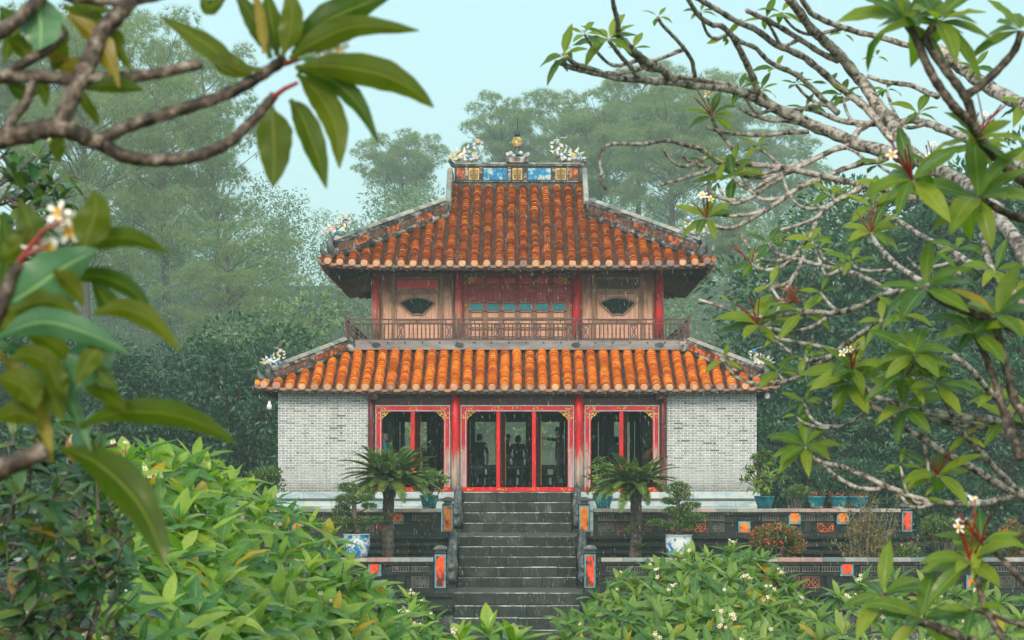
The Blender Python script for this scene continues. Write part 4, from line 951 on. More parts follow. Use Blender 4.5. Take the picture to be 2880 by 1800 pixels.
# balcony
YB = 1.88; HBAL = 5.22
bal = part("balcony", MB().box(-HBAL,HBAL,YB-0.06,YB+0.08,4.31,ZB).box(-HBAL,HBAL,YB+0.08,YU+0.2,ZB-0.08,ZB-0.003), M_beam, pav)
for sx in (-1,1): part("balcony_beam", MB().box(sx*HBAL-0.07,sx*HBAL+0.07,YB+0.09,12.3,4.31,ZB-0.004).box(*sorted((sx*4.3,sx*(HBAL-0.07))),YB+0.9,12.3,ZB-0.08,ZB-0.006), M_beam, bal)
for x in (-4.30,-1.76,1.78,4.32): part("beam_medallion", MB().add([(x+0.14*math.cos(k*math.pi/8), YB-0.085, 4.45+0.075*math.sin(k*math.pi/8)) for k in range(16)]+[(x+0.14*math.cos(k*math.pi/8), YB-0.06, 4.45+0.075*math.sin(k*math.pi/8)) for k in range(16)], [tuple(range(16))]+[(k,16+k,16+(k+1)%16,(k+1)%16) for k in range(16)]), M_ridgedark, bal)
pegs = MB()
for k in range(20):
    x = -5.0+k*0.527; pegs.box(x-0.03,x+0.03,YB-0.075,YB-0.06,4.50,4.55)
part("beam_pegs", pegs, M_ridgedark, bal)
ZTOP = 5.23
def balustrade(p, q, n, front):
    p, q = Vector(p), Vector(q); d = q-p; t = d.normalized()
    part("top_rail", MB().bar(p+Vector((0,0,ZTOP)), q+Vector((0,0,ZTOP)), 0.03, 0.022), M_rail, bal)
    part("mid_rail", MB().bar(p+Vector((0,0,5.10)), q+Vector((0,0,5.10)), 0.026, 0.022), M_rail, bal)
    part("bottom_rail", MB().bar(p+Vector((0,0,ZB+0.03)), q+Vector((0,0,ZB+0.03)), 0.028, 0.025), M_rail, bal)
    for k in range(n):
        c = p+d*(k+.5)/n; part("rail_strut", MB().box(c.x-0.018,c.x+0.018,c.y-0.018,c.y+0.018,5.12,ZTOP-0.02), M_rail, bal)
balustrade((-HBAL,YB,0),(HBAL,YB,0),12,True)
for sx in (-1,1): balustrade((sx*HBAL,YB,0),(sx*HBAL,12.3,0),10,False)
turn = MB().lathe([(0.020,0.0),(0.020,0.06),(0.012,0.08),(0.024,0.15),(0.016,0.24),(0.024,0.30),(0.013,0.38),(0.020,0.41),(0.020,0.44)], 7).mesh("baluster", M_rail, smooth=False)
panels = [-5.05,-3.56,-2.08,-1.74+0.02,-0.56,0.56,1.60+0.02,2.02,3.56,5.05]
px_ = (-5.05,-3.55,-2.08,-1.62,-0.60,0.60,1.62,2.08,3.55,5.05)
cp = MB(); 
for (a,b,c,d) in ((-.12,-.09,0,.44),(.09,.12,0,.44),(-.09,.09,0,.04),(-.09,.09,.40,.44)): cp.box(a,b,-.015,.015,c,d)
for k in range(3):
    zc = 0.10+0.12*k; ring = [(0.05*math.cos(q*1.047), 0, zc+0.045*math.sin(q*1.047)) for q in range(6)]
    for q in range(6): cp.bar(ring[q], ring[(q+1)%6], 0.011, 0.012)
cp.bar((-.09,0,.04),(.09,0,.40),.009,.01).bar((.09,0,.04),(-.09,0,.40),.009,.01)
cp = cp.mesh("carved_panel", M_rail)
for x in px_: inst("carved_panel", cp, bal, (x, YB, ZB+0.05))
x = -5.22+0.29
while x < 5.0:
    if all(abs(x-p) > 0.15 for p in px_): inst("baluster", turn, bal, (x, YB, ZB+0.05))
    x += 0.126
for sx in (-1,1):
    for k in range(1,18): inst("baluster", turn, bal, (sx*HBAL, YB+k*0.29, ZB+0.05))
    part("rail_post", MB().box(sx*HBAL-0.04,sx*HBAL+0.04,YB-0.04,YB+0.04,ZB,5.30).box(sx*HBAL-0.05,sx*HBAL+0.05,YB-0.05,YB+0.05,5.30,5.33), M_rail, bal)
for x in (-1.80,1.82): part("rail_post", MB().box(x-0.035,x+0.035,YB-0.035,YB+0.035,ZB,5.26), M_rail, bal)
# two eave lamps
def lamp(label, u, v, y):
    p = at(u, v, y); root = thing("eave_lamp", label, "lamp", p, "white bulbs hung under the eave corners")
    part("bulb", MB().lathe([(0.02,-0.10),(0.075,-0.07),(0.08,0.02),(0.045,0.09),(0.035,0.16)], 12, p), M_white, root, True)
    part("cord", MB().tube([p+Vector((0,0,0.16)), (p.x,p.y,2.96)], 0.008, 5), M_black, root)
lamp("small white bulb hanging from the lower left eave corner", 758, 1143, -0.2)
lamp("small white bulb hanging from the lower right eave corner", 2158, 1113, -0.2)
# ------------------------------------------------------------------ leaves and scattering
def leaf_tpl(nl=7, nw=4, width=0.26, bend=0.35, fold=0.25, pet=0.07, tip=1.25, wave=0.0, tw=0.0):
    """leaf of length 1 along +y, blade facing +z, drooping by bend"""
    V = []; UV = []
    for i in range(nl+1):
        t = i/nl; s = max(0.0,(t-pet)/(1-pet)); wd = width*0.5*(math.sin(math.pi*min(1,s**0.80))**0.85 if 0 < s < 1 else 0.0)
        if t <= pet: wd = 0.012
        if i == nl: wd = 0.002
        a = bend*t; y = math.sin(a)/bend if abs(bend) > 1e-4 else t; z = -(1-math.cos(a))/bend if abs(bend) > 1e-4 else 0
        for j in range(nw+1):
            u = j/nw*2-1; zz = abs(u)*wd*fold + wave*wd*math.sin(t*17+u*2)*abs(u); ca = tw*t
            V.append((u*wd*math.cos(ca), y, z+zz+u*wd*math.sin(ca))); UV.append((j/nw, t))
    F = []
    for i in range(nl):
        for j in range(nw):
            a = i*(nw+1)+j; F.append((a, a+1, a+nw+2, a+nw+1))
    return np.array(V), np.array(F), np.array(UV)
def frames(D, U):
    D = D/np.linalg.norm(D, axis=1, keepdims=True); X = np.cross(D, U); n = np.linalg.norm(X, axis=1, keepdims=True); X = np.where(n > 1e-4, X/np.maximum(n,1e-6), np.array([1.0,0,0])); Z = np.cross(X, D)
    return np.stack([X, D, Z], axis=2)          # columns x,y,z
def scatter(tpl, P, D, U, S):
    V, F, UV = tpl; M = frames(np.asarray(D,float), np.asarray(U,float)); S = np.asarray(S,float)
    W = np.einsum('nij,kj->nki', M, V)*S[:,None,None] + np.asarray(P,float)[:,None,:]
    n, k = len(P), len(V); FF = F[None]+(np.arange(n)*k)[:,None,None]
    return W.reshape(-1,3), FF.reshape(-1,F.shape[1]), np.tile(UV,(n,1))
def merge(lst):
    V, F, U, o = [], [], [], 0
    for v, f, u in lst: V.append(v); F.append(f+o); U.append(u); o += len(v)
    return np.concatenate(V), np.concatenate(F), np.concatenate(U)
QUAD = (np.array([(-.5,0,0),(.5,0,0),(.36,.75,.06),(0,1,0),(-.36,.75,.06)])*np.array([0.45,1,1]), None, None)
SMALL = leaf_tpl(2, 2, 0.42, 0.4, 0.25, 0.0)
TINY = (np.array([(0,0,0),(.24,.5,.05),(0,1,0),(-.24,.5,.05)]), np.array([(0,1,2,3)]), np.array([(0,0),(1,.5),(0,1),(0,.5)]))
def rdir(n, up=0.0):
    v = nrg.normal(size=(n,3)); v[:,2] += up; return v/np.linalg.norm(v,axis=1,keepdims=True)
def blob(n, c, rad, shell=0.5):
    """points in an ellipsoid, denser near the shell"""
    d = rdir(n); r = (shell+(1-shell)*nrg.random(n))**0.7; return np.asarray(c)+d*r[:,None]*np.asarray(rad), d
def foliage(name, blobs, tpl, mat, parent, size, up=0.5, kind=None, jitter=0.3):
    L = []
    for c, rad, n in blobs:
        P, d = blob(n, c, rad, 0.35); D = d*0.7+rdir(n)*0.7+np.array([0,0,up]); U = rdir(n, 1.2)
        L.append(scatter(tpl, P, D, U, size*(1-jitter+2*jitter*nrg.random(n))))
    V, F, UV = merge(L); me = npmesh(name, V-np.array(wl(parent)), F, mat, UV)
    o = bpy.data.objects.new(name, me); link(o, parent); WL[o.name] = wl(parent)
    if kind: o["kind"] = kind
    return o

# ------------------------------------------------------------------ pots and potted plants
def pot_bowl(root, p, rad, h, mat, feet=True):
    part("pot", MB().lathe([(rad*0.62,0.03),(rad*0.72,0.06),(rad*0.93,h*0.62),(rad*0.98,h*0.86),(rad*1.04,h*0.88),(rad*1.04,h),(rad*0.92,h),(rad*0.90,h*0.9)], 22, p), mat, root, True)
    part("pot_stand", MB().lathe([(rad*0.72,0.0),(rad*0.78,0.03),(rad*0.70,0.05)], 12, p), M_ridge, root)
    part("soil", MB().lathe([(rad*0.9,h*0.88),(rad*0.5,h*0.99),(0.02,h*1.02)], 14, p), M_soil, root, True)
def pot_drum(root, p, rad, h):
    part("pot", MB().lathe([(rad*0.70,0.0),(rad*0.80,0.05),(rad*0.97,h*0.40),(rad*1.0,h*0.80),(rad*0.99,h*0.95),(rad*1.03,h*0.96),(rad*1.03,h),(rad*0.93,h),(rad*0.92,h*0.9)], 28, p), M_porcelain, root, True)
    part("pot_stand", MB().lathe([(rad*0.85,-0.055),(rad*0.85,-0.004)], 16, p+Vector((0,0,0.06))), M_dragon, root)
    part("soil", MB().lathe([(rad*0.9,h*0.9),(rad*0.5,h*0.99),(0.02,h*1.03)], 14, p), M_soil, root, True)
def pads(lst, Y, n=300):
    o = []
    for u, v, w_, h_ in lst:
        c = at(u, v, Y); k = ppm(Y); o.append(((c.x, c.y+rng.uniform(-.12,.12), c.z), (w_/2/k*1.0, w_/2/k*0.8, h_/2/k*0.85), int(n*1.7*(w_/60)*(0.5+h_/40))))
    return o
def bonsai(label, u, Y, zb, rad, h, padl, trunk, mat):
    p = Vector((at(u,0,Y).x, Y, zb)); root = thing("potted_bonsai", label, "potted plant", p, "bonsai trees in blue and white pots")
    pot_drum(root, p, rad, h)
    tp = [at(a,b,Y) for a,b in trunk]; part("trunk", MB().tube(bez(tp,4), [0.085-0.055*i/((len(tp)-1)*4) for i in range((len(tp)-1)*4+1)], 8), M_twig, root, True)
    mb = MB()
    for a,b,w_,h_ in padl:
        q = at(a,b,Y); s = min(tp, key=lambda t: abs(t.z-q.z+0.12)); mb.tube(bez([s,(s+q)/2+Vector((0,0.05,-0.05)),q],3), [0.028]*4+[0.02]*2+[0.012], 5)
    part("branches", mb, M_twig, root, True)
    for b_ in pads(padl, Y): foliage("foliage_pad", [b_], SMALL, mat, root, 0.066, 0.5)
bonsai("bonsai in a blue and white pot beside the thick cycad trunk, left of the stairs", 1003, YP2, -1.57, 0.335, 0.60,
    [(979,1371,62,26),(974,1407,62,40),(1028,1400,54,16),(1038,1424,44,13),(960,1437,52,40),(953,1467,72,30),(1019,1466,80,28),(1060,1462,36,18),(997,1486,66,18)],
    [(1008,1500),(1000,1470),(996,1440),(996,1415),(988,1388),(983,1372)], M_leaf_bonsai)
bonsai("yellowish bonsai in a blue and white pot, right of the stairs", 1909, YP2, -1.57, 0.335, 0.58,
    [(1907,1372,68,34),(1918,1393,54,22),(1880,1409,42,18),(1941,1422,58,18),(1904,1438,80,26),(1846,1470,54,18),(1944,1456,90,26),(1912,1479,104,26)],
    [(1908,1505),(1905,1470),(1910,1440),(1906,1415),(1905,1390),(1906,1374)], M_leaf_bonsai)
def rosette_foliage(name, tips, mat, root, L, n=9, tpl=None):
    P, D, U, S = [], [], [], []
    for q, ax in tips:
        ax = Vector(ax).normalized(); u = ax.orthogonal().normalized(); v = ax.cross(u)
        for k in range(n):
            a = 2.4*k+rng.uniform(-.3,.3); op = R(rng.uniform(35,85)); d = ax*math.cos(op)+(u*math.cos(a)+v*math.sin(a))*math.sin(op)
            P.append(q); D.append(d); U.append(ax+Vector((0,0,0.4))); S.append(L*rng.uniform(.7,1.15))
    V, F, UV = scatter(tpl or leaf_tpl(4,2,0.34,0.6,0.2), P, D, U, S)
    o = bpy.data.objects.new(name, npmesh(name, V-np.array(wl(root)), F, mat, UV)); link(o, root); return o
def potted(label, u, Y, zb, rad, h, c, rads, nt_, L, mat=None):
    p = Vector((at(u,0,Y).x, Y, zb)); root = thing("potted_plant", label, "potted plant", p, "leafy plants in turquoise pots on the terrace wall")
    pot_bowl(root, p, rad, h, M_turq)
    cc = at(*c, Y); k = ppm(Y); tips = []; mb = MB(); r = random.Random(int(u))
    for i in range(nt_):
        d = Vector((r.gauss(0,1), r.gauss(0,1), r.gauss(0.25,1))).normalized(); q = cc+Vector((d.x*rads[0]/k, d.y*rads[0]/k*0.9, d.z*rads[1]/k))*r.uniform(.55,1)
        if q.z > cc.z: f = 1-0.55*(q.z-cc.z)/(rads[1]/k); q.x = cc.x+(q.x-cc.x)*f; q.y = cc.y+(q.y-cc.y)*f
        q.z = max(q.z, p.z+h*0.9); base = p+Vector((0,0,h)); m = base.lerp(q,0.5)+Vector((0,0,0.06)); mb.tube(bez([base+Vector((r.uniform(-.06,.06),r.uniform(-.06,.06),0)),m,q],3), [0.022,0.02,0.018,0.016,0.013,0.011,0.009], 5)
        tips.append((q, d+Vector((0,0,0.7))))
    part("stems", mb, M_twig, root, True); rosette_foliage("foliage", tips, mat or M_leaf_pot, root, L)
potted("light green shrub in a turquoise bowl beside the cycad, left of the stairs", 1207, YP1, -0.40, 0.25, 0.36, (1207,1350), (60,38), 42, 0.20)
potted("lopsided shrub in a turquoise bowl, just right of the stairs", 1697, YP1, -0.40, 0.25, 0.34, (1690,1345), (48,62), 50, 0.19)
potted("tall conical shrub in a turquoise pot at the right corner of the pavilion", 2150, YP1, -0.40, 0.27, 0.34, (2150,1335), (66,72), 70, 0.19)
for lb, u, w_ in (("leftmost","2297",24),("middle","2360",26),("rightmost","2414",29)):
    u = float(u); p = Vector((at(u,0,YP1).x, YP1, -0.40)); root = thing("turquoise_pot", f"turquoise pot with bare reddish twigs, {lb} of three on the terrace wall", "pot", p, "turquoise pots with bare twigs")
    pot_bowl(root, p, w_/ppm(YP1), 0.33, M_turq)
    mb = MB(); r = random.Random(int(u))
    for k in range(16):
        q = p+Vector((r.uniform(-.2,.2),r.uniform(-.15,.15),0.32)); e = q+Vector((r.uniform(-.16,.16),r.uniform(-.1,.1),r.uniform(.06,.24))); mb.tube([q,(q+e)/2+Vector((r.uniform(-.04,.04),0,0)),e],[0.010,0.008,0.004],4)
    part("twigs", mb, M_deadstalk, root)

# ------------------------------------------------------------------ cycads
def frond_mesh(name, bend, seed, nlf=44):
    r = random.Random(seed); mb = MB(); pts = []
    for i in range(13):
        t = i/12; a = bend*t*t*0.5+bend*0.5*t; pts.append(Vector((0, math.sin(a)/bend if bend else t, -(1-math.cos(a))/bend if bend else 0)))
    mb.tube(pts, [0.012*(1-0.8*i/12) for i in range(13)], 4, 1)
    for i in range(nlf):
        t = 0.10+0.90*i/nlf; k = t*12; a = pts[int(min(11,k))].lerp(pts[min(12,int(k)+1)], k-int(k)); tan = (pts[min(12,int(k)+1)]-pts[int(min(11,k))]).normalized()
        L = 0.20*math.sin(math.pi*min(1,0.12+t*0.86))**0.6*r.uniform(.9,1.05)
        for sx in (-1,1):
            d = Vector((sx*0.80, 0,0))+tan*0.62+Vector((0,0,0.28)); d.normalize(); w_ = tan*0.0125
            tip = a+d*L+Vector((0,0,-0.02)); mb.add([a-w_, a+w_, a+d*L*0.6+w_*0.9, tip, a+d*L*0.6-w_*0.9], [(0,1,2,3,4)])
    return mb.mesh(name, [M_leaf_cycad, M_leaf_pot])
FRONDS = [frond_mesh("cycad_frond", b, k) for k, b in enumerate((0.45,0.65,0.85,1.05))]
def cycad(label, u, Y, vtop, rad, nfr, lo, hi, offs, seed, r0):
    p = Vector((at(u,0,Y).x, Y, Z2)); top = at(u, vtop, Y); r = random.Random(seed)
    root = thing("cycad_palm", label, "cycad", p, "cycads on the lower terrace"); H = top.z-p.z
    n = 34; pts, rr = [], []
    for i in range(n+1):
        t = i/n; pts.append(p+Vector((0.05*math.sin(t*3.1+seed)-0.05*math.sin(seed), 0.03*math.sin(t*2), H*t))); rr.append(r0*(1.06-0.18*math.sin(t*2.6)+(0.16 if t > 0.88 else 0))*(1+(0.07 if i % 2 else -0.05)))
    off = Vector((top.x-pts[-1].x, 0, 0)); pts = [q+off*(i/n) for i, q in enumerate(pts)]
    part("trunk", MB().tube(pts, rr, 14, jit=0.09), M_bark, root, False)
    c = Vector(pts[-1])
    for k in range(nfr):
        f = (k+.5)/nfr; el = R(hi-(hi-lo)*f**0.85+r.uniform(-7,7)); a = 2.399*k+r.uniform(-.2,.2); d = Vector((math.cos(a)*math.cos(el), math.sin(a)*math.cos(el), math.sin(el)))
        L = rad*r.uniform(.86,1.06)*(0.75 if el > R(60) else 1.0)
        inst("frond", FRONDS[min(3,int(f*3.2+r.random()*0.9))], root, c+Vector((math.cos(a)*0.08,math.sin(a)*0.08,r.uniform(-.08,.05))), frame(d, (0,0,1)+Vector((0,0,0.001)) if False else Vector((0,0,1))) @ Matrix.Scale(L,3))
    for (uu, vv) in offs:
        q = at(uu, vv, Y-0.22)
        for k in range(6):
            a = k*1.05+r.uniform(-.2,.2); el = R(r.uniform(25,70)); d = Vector((math.cos(a)*math.cos(el), math.sin(a)*math.cos(el), math.sin(el))); inst("frond", FRONDS[1], root, q, frame(d,Vector((0,0,1))) @ Matrix.Scale(0.36,3))
cycad("full dark green cycad on a thick trunk left of the stairs", 1096, -8.0, 1350, 1.36, 90, 0, 80, [(1085,1470)], 3, 0.165)
cycad("sparse cycad with a speckled trunk right of the stairs", 1787, -8.0, 1366, 1.28, 50, 4, 66, [(1770,1500),(1795,1545)], 5, 0.165)

# ------------------------------------------------------------------ garden shrubs around the terraces
def shrub(name, label, c, rad, zb, mat, n, L, flowers=0, fmat=None, stems=12, tpl=SMALL, group=None, lobes=14):
    c = Vector(c); root = thing(name, label, "shrub", (c.x, c.y, zb), group); r = random.Random(int(c.x*100)); mb = MB()
    for k in range(stems):
        d = Vector((r.gauss(0,1),r.gauss(0,1),abs(r.gauss(0.6,.6)))).normalized(); q = c+Vector((d.x*rad[0],d.y*rad[1],d.z*rad[2]))*r.uniform(.5,.95); b = Vector((c.x+r.uniform(-.1,.1),c.y+r.uniform(-.1,.1),zb))
        mb.tube(bez([b, b.lerp(q,.5)+Vector((r.uniform(-.1,.1),r.uniform(-.1,.1),.05)), q],3), [0.03,0.027,0.024,0.02,0.016,0.012,0.008], 5)
    part("stems", mb, M_twig, root)
    bl = []
    for k in range(lobes):
        d = Vector((r.gauss(0,1),r.gauss(0,1),r.gauss(.3,1))).normalized(); f = r.uniform(.30,.66); bl.append((c+Vector((d.x*rad[0],d.y*rad[1],d.z*rad[2]))*f, tuple(x*r.uniform(.38,.52) for x in rad), n//lobes))
    foliage("foliage", bl, tpl, mat, root, L, 0.4)
    if flowers:
        fm = MB().lathe([(0.01,-0.015),(0.03,0.0),(0.034,0.02),(0.012,0.035)], 6).mesh("flower", fmat)
        for k in range(flowers):
            d = Vector((r.gauss(0,1),-abs(r.gauss(0,1)),r.gauss(.35,.9))).normalized(); inst("flower", fm, root, c+Vector((d.x*rad[0],d.y*rad[1],d.z*rad[2]))*r.uniform(.78,.93), Matrix.Scale(r.uniform(.7,1.15),3))
    return root
c = at(2185,1522,-8.3); shrub("flowering_shrub", "rounded olive shrub dotted with orange-red flowers on the lower terrace", c, (0.86,0.7,0.56), Z2, M_leaf_flowerbush, 9500, 0.095, 40, M_redflower)
c = at(2850,1520,-7.6); shrub("flowering_shrub", "red-flowered shrub at the far right edge of the lower terrace", c, (0.45,0.45,0.6), Z2, M_leaf_flowerbush, 2600, 0.085, 22, M_redflower, stems=8)
c = at(2640,1505,-5.5); shrub("green_shrub", "light green small-leaved shrub beside the long red plaque post", c, (0.75,0.6,0.55), Z2, M_leaf_bonsai, 4200, 0.10, stems=10)
c = at(2560,1575,-8.6); shrub("green_shrub", "low dull green shrub below the long red plaque post", c, (0.5,0.5,0.42), Z2, M_leaf_bonsai, 2400, 0.085, stems=8)
c = at(2235,1385,2.0); shrub("green_shrub", "bright green shrub behind the terrace wall right of the pavilion", c, (0.55,0.5,0.25), Z1, M_leaf_bonsai, 1500, 0.08)
c = at(2420,1350,9.0); shrub("green_shrub", "feathery green bush behind the three turquoise pots", c, (1.6,1.2,0.75), Z1, M_forest, 6000, 0.13)
c = at(2680,1380,9.0); shrub("green_shrub", "dark green bush behind the far right terrace post", c, (1.7,1.2,0.95), Z2, M_forest, 6000, 0.14)
c = at(752,1352,-3.0); shrub("green_shrub", "deep green bush against the left end of the brick wall", c, (0.62,0.5,0.42), Z1, M_leaf_bonsai, 2600, 0.10)
# thin shrub with many upright stems
root = thing("thin_shrub", "tall twiggy shrub with thin pale stems and sparse yellowing leaves", "shrub", (at(2440,0,-8.4).x, -8.4, Z2)); r = random.Random(5); mb = MB(); tips = []
for k in range(34):
    b = Vector((at(2450,0,-8.4).x+r.gauss(0,.12), -8.4+r.gauss(0,.12), Z2)); q = Vector((at(2440+r.gauss(0,58),0,-8.4).x, -8.4+r.gauss(0,.4), at(0,r.uniform(1395,1540),-8.4).z))
    sp = bez([b, b.lerp(q,.45)+Vector((r.uniform(-.08,.08),0,.12)), q],4); mb.tube(sp, [0.018-0.013*i/(len(sp)-1) for i in range(len(sp))], 5)
    for j in range(3,len(sp)): tips += [(sp[j]+Vector((r.gauss(0,.10),r.gauss(0,.10),r.gauss(0,.08))), (r.gauss(0,1),r.gauss(0,1),r.gauss(.4,.6))) for _ in range(6)]
part("stems", mb, patchy("pale_stem", [(0.3,(0.16,0.12,0.10)),(0.7,(0.34,0.29,0.25))], 9, 0.7), root)
rosette_foliage("foliage", tips, M_leaf_autumn, root, 0.085, 4, SMALL)
# ------------------------------------------------------------------ inside the pavilion: table, rear balustrade, visitors
tb = thing("long_table", "long dark carved wooden table inside the central doorway", "table", (0, 3.2, 0))
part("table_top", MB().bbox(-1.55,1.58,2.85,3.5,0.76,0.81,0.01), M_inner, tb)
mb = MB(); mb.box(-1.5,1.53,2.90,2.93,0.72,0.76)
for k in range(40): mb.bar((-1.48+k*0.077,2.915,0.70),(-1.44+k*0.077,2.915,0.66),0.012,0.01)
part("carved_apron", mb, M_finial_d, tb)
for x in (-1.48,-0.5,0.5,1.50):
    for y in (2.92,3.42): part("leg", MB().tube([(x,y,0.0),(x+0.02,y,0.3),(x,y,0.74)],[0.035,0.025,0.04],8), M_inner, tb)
rb = thing("tiled_balustrade", "low balustrade of bright blue tile panels behind the rear doors", "balustrade", (0, 14.9, 0))
part("rail", MB().bbox(-4.1,4.1,14.8,15.0,0.38,0.50,0.01).box(-4.1,4.1,14.82,14.98,0.70,0.76).box(-4.1,4.1,14.8,15.0,0.0,0.10), M_inner, rb)
for k in range(14):
    x = -3.9+0.6*k; part("tile_panel", MB().box(x-0.26,x+0.26,14.85,14.95,0.10,0.38), M_bluetrim if k % 3 else M_ceramic_panel, rb); part("tile_panel", MB().box(x-0.2,x+0.2,14.86,14.94,0.50,0.70), M_ceramic_panel if k % 2 else M_coping, rb)
pv = part("rear_porch_floor", MB().box(-4.6,4.6,14.5,15.3,-0.6,0.0), M_plinth, rb)

def person(label, X, Y, face, H, colors, pose=None, hat=None, hair=M_hairdark, z=0.0):
    """one continuous skinned body; pose overrides joint positions (local x right, y forward, z up; height 1.68)"""
    J = {'pelvis':((0,0,.93),(.155,.115)),'spine':((0,0,1.12),(.145,.11)),'chest':((0,0.0,1.31),(.165,.115)),'neck':((0,0.01,1.445),(.058,.058)),'chin':((0,.03,1.52),(.07,.078)),'head':((0,.02,1.595),(.078,.098)),'crown':((0,.005,1.665),(.055,.07))}
    for s, n in ((-1,'L'),(1,'R')):
        J.update({'sh'+n:((s*.185,0,1.385),(.062,.062)),'el'+n:((s*.245,-.02,1.12),(.047,.047)),'wr'+n:((s*.255,.05,.885),(.032,.036)),'pa'+n:((s*.255,.07,.82),(.020,.042)),
            'hip'+n:((s*.095,0,.87),(.095,.10)),'kn'+n:((s*.10,.015,.50),(.062,.066)),'an'+n:((s*.105,-.01,.09),(.043,.047)),'toe'+n:((s*.125,.14,.035),(.042,.032))})
        for k in range(5):
            fx = .03*(k-2)/2; L = (.06,.085,.092,.086,.068)[k]
            if k == 0: a, b = (s*.255-s*.012,.105,.815), (s*.255-s*.022,.13,.775)
            else: a, b = (s*.255,.07+fx,.82-L*.45-.035), (s*.255-s*.012,.075+fx,.82-L-.035)
            J[f'f{k}a{n}'] = (a,(.0095,.0095)); J[f'f{k}b{n}'] = (b,(.0075,.0075))
    B = [('pelvis','spine',1),('spine','chest',1),('chest','neck',1),('neck','chin',0),('chin','head',0),('head','crown',0)]
    for n in 'LR':
        B += [('chest','sh'+n,1),('sh'+n,'el'+n,1),('el'+n,'wr'+n,0),('wr'+n,'pa'+n,0),('pelvis','hip'+n,2),('hip'+n,'kn'+n,2),('kn'+n,'an'+n,2),('an'+n,'toe'+n,3)]
        for k in range(5): B += [('pa'+n,f'f{k}a{n}',0),(f'f{k}a{n}',f'f{k}b{n}',0)]
    for k_, v_ in (pose or {}).items():
        if k_ in ('paL','paR'):
            d = Vector(v_)-Vector(J[k_][0]); n = k_[-1]
            for q in range(5):
                for e in 'ab': a = J[f'f{q}{e}{n}']; J[f'f{q}{e}{n}'] = (tuple(Vector(a[0])+d), a[1])
        J[k_] = (v_, J[k_][1])
    names = list(J); idx = {n:i for i, n in enumerate(names)}
    me = bpy.data.meshes.new("tmp"); me.from_pydata([J[n][0] for n in names], [(idx[a],idx[b]) for a,b,_ in B], [])
    o = bpy.data.objects.new("tmp", me); COL.objects.link(o); md = o.modifiers.new("s",'SKIN'); md.use_smooth_shade = True
    for i, n in enumerate(names):
        sv = me.skin_vertices[0].data[i]; sv.radius = J[n][1]; sv.use_root = (n == 'pelvis')
    ss = o.modifiers.new("u",'SUBSURF'); ss.levels = 1; ss.render_levels = 1
    dg = bpy.context.evaluated_depsgraph_get(); dg.update(); body = bpy.data.meshes.new_from_object(o.evaluated_get(dg)); bpy.data.objects.remove(o); bpy.data.meshes.remove(me)
    for m in colors: body.materials.append(m)
    seg = [(Vector(J[a][0]),Vector(J[b][0]),c) for a,b,c in B]
    for p in body.polygons:
        c = p.center; best = 9; mi = 1
        for a,b,m in seg:
            d = b-a; t = max(0,min(1,(c-a).dot(d)/max(1e-6,d.length_squared))); q = (a+d*t-c).length
            if m == 1 and 'x' and t > 0.85 and abs(c.x) > 0.2: q += 0.0
            if q < best: best, mi = q, m
        p.material_index = mi; p.use_smooth = True
    s = H/1.70; root = bpy.data.objects.new("person", body); link(root); root.location = (X,Y,z); root.rotation_euler = (0,0,face); root.scale = (s,s,s); tag(root, label, "person", "visitors inside the pavilion")
    hd = Vector(J['head'][0]); ax = (Vector(J['crown'][0])-Vector(J['chin'][0])).normalized(); fw = Vector((0,1,0)); fw = (fw-ax*fw.dot(ax)).normalized(); rt = fw.cross(ax)
    F3 = Matrix((rt,fw,ax)).transposed()
    def child(n, mb, m):
        ob = bpy.data.objects.new(n, mb.mesh(n, m, smooth=True)); link(ob, root)
    def T(v): return tuple(F3 @ Vector(v)+hd)
    hm = MB(); vs = []; n = 12
    for i in range(6):
        a = math.pi/2*i/5.0; rr = math.sin(a+0.02)
        for j in range(n):
            b = 2*math.pi*j/n; y = .112*rr*math.cos(b)-0.018; zz = .125*math.cos(a)*1.0-0.005
            if i == 5: zz = -0.085 if math.cos(b) < 0.1 else 0.035
            vs.append(T((.092*rr*math.sin(b), y, zz)))
    hm.add(vs, [(i*n+j, i*n+(j+1)%n, (i+1)*n+(j+1)%n, (i+1)*n+j) for i in range(5) for j in range(n)]); child("hair", hm, hair)
    fm = MB(); fm.add([T((-.014,.095,-.01)),T((.014,.095,-.01)),T((0,.098,.035)),T((0,.122,-.012))], [(0,1,3),(1,2,3),(2,0,3)])
    for sx in (-1,1): fm.obox(T((sx*.088,.0,-.005)), tuple(F3 @ Vector((.008,0,0))), tuple(F3 @ Vector((0,.016,0))), tuple(F3 @ Vector((0,0,.028))))
    fm.obox(T((0,.097,-.045)), tuple(F3 @ Vector((.022,0,0))), tuple(F3 @ Vector((0,.006,0))), tuple(F3 @ Vector((0,0,.006)))); child("face_features", fm, colors[0])
    em = MB()
    for sx in (-1,1): em.obox(T((sx*.032,.092,.022)), tuple(F3 @ Vector((.012,0,0))), tuple(F3 @ Vector((0,.006,0))), tuple(F3 @ Vector((0,0,.006))))
    child("eyes", em, M_hairdark)
    if hat:
        ht = MB(); vs = []
        for i, (rr, zz) in enumerate(((.108,.035),(.112,.06),(.10,.115),(.06,.145),(.005,.15))):
            for j in range(12): b = 2*math.pi*j/12; vs.append(T((rr*.92*math.sin(b), rr*1.06*math.cos(b)-.012, zz)))
        ht.add(vs, [(i*12+j,i*12+(j+1)%12,(i+1)*12+(j+1)%12,(i+1)*12+j) for i in range(4) for j in range(12)])
        bw = hat[1]; pts = [T((.09*math.sin(a),.10*math.cos(a),.045)) for a in np.linspace(-1.3,1.3,7)]+[T((.11*math.sin(a),.10+bw*math.cos(a*.8),.03)) for a in np.linspace(1.3,-1.3,7)]
        ht.add(pts, [tuple(range(14))]); child("cap", ht, hat[0])
    return root
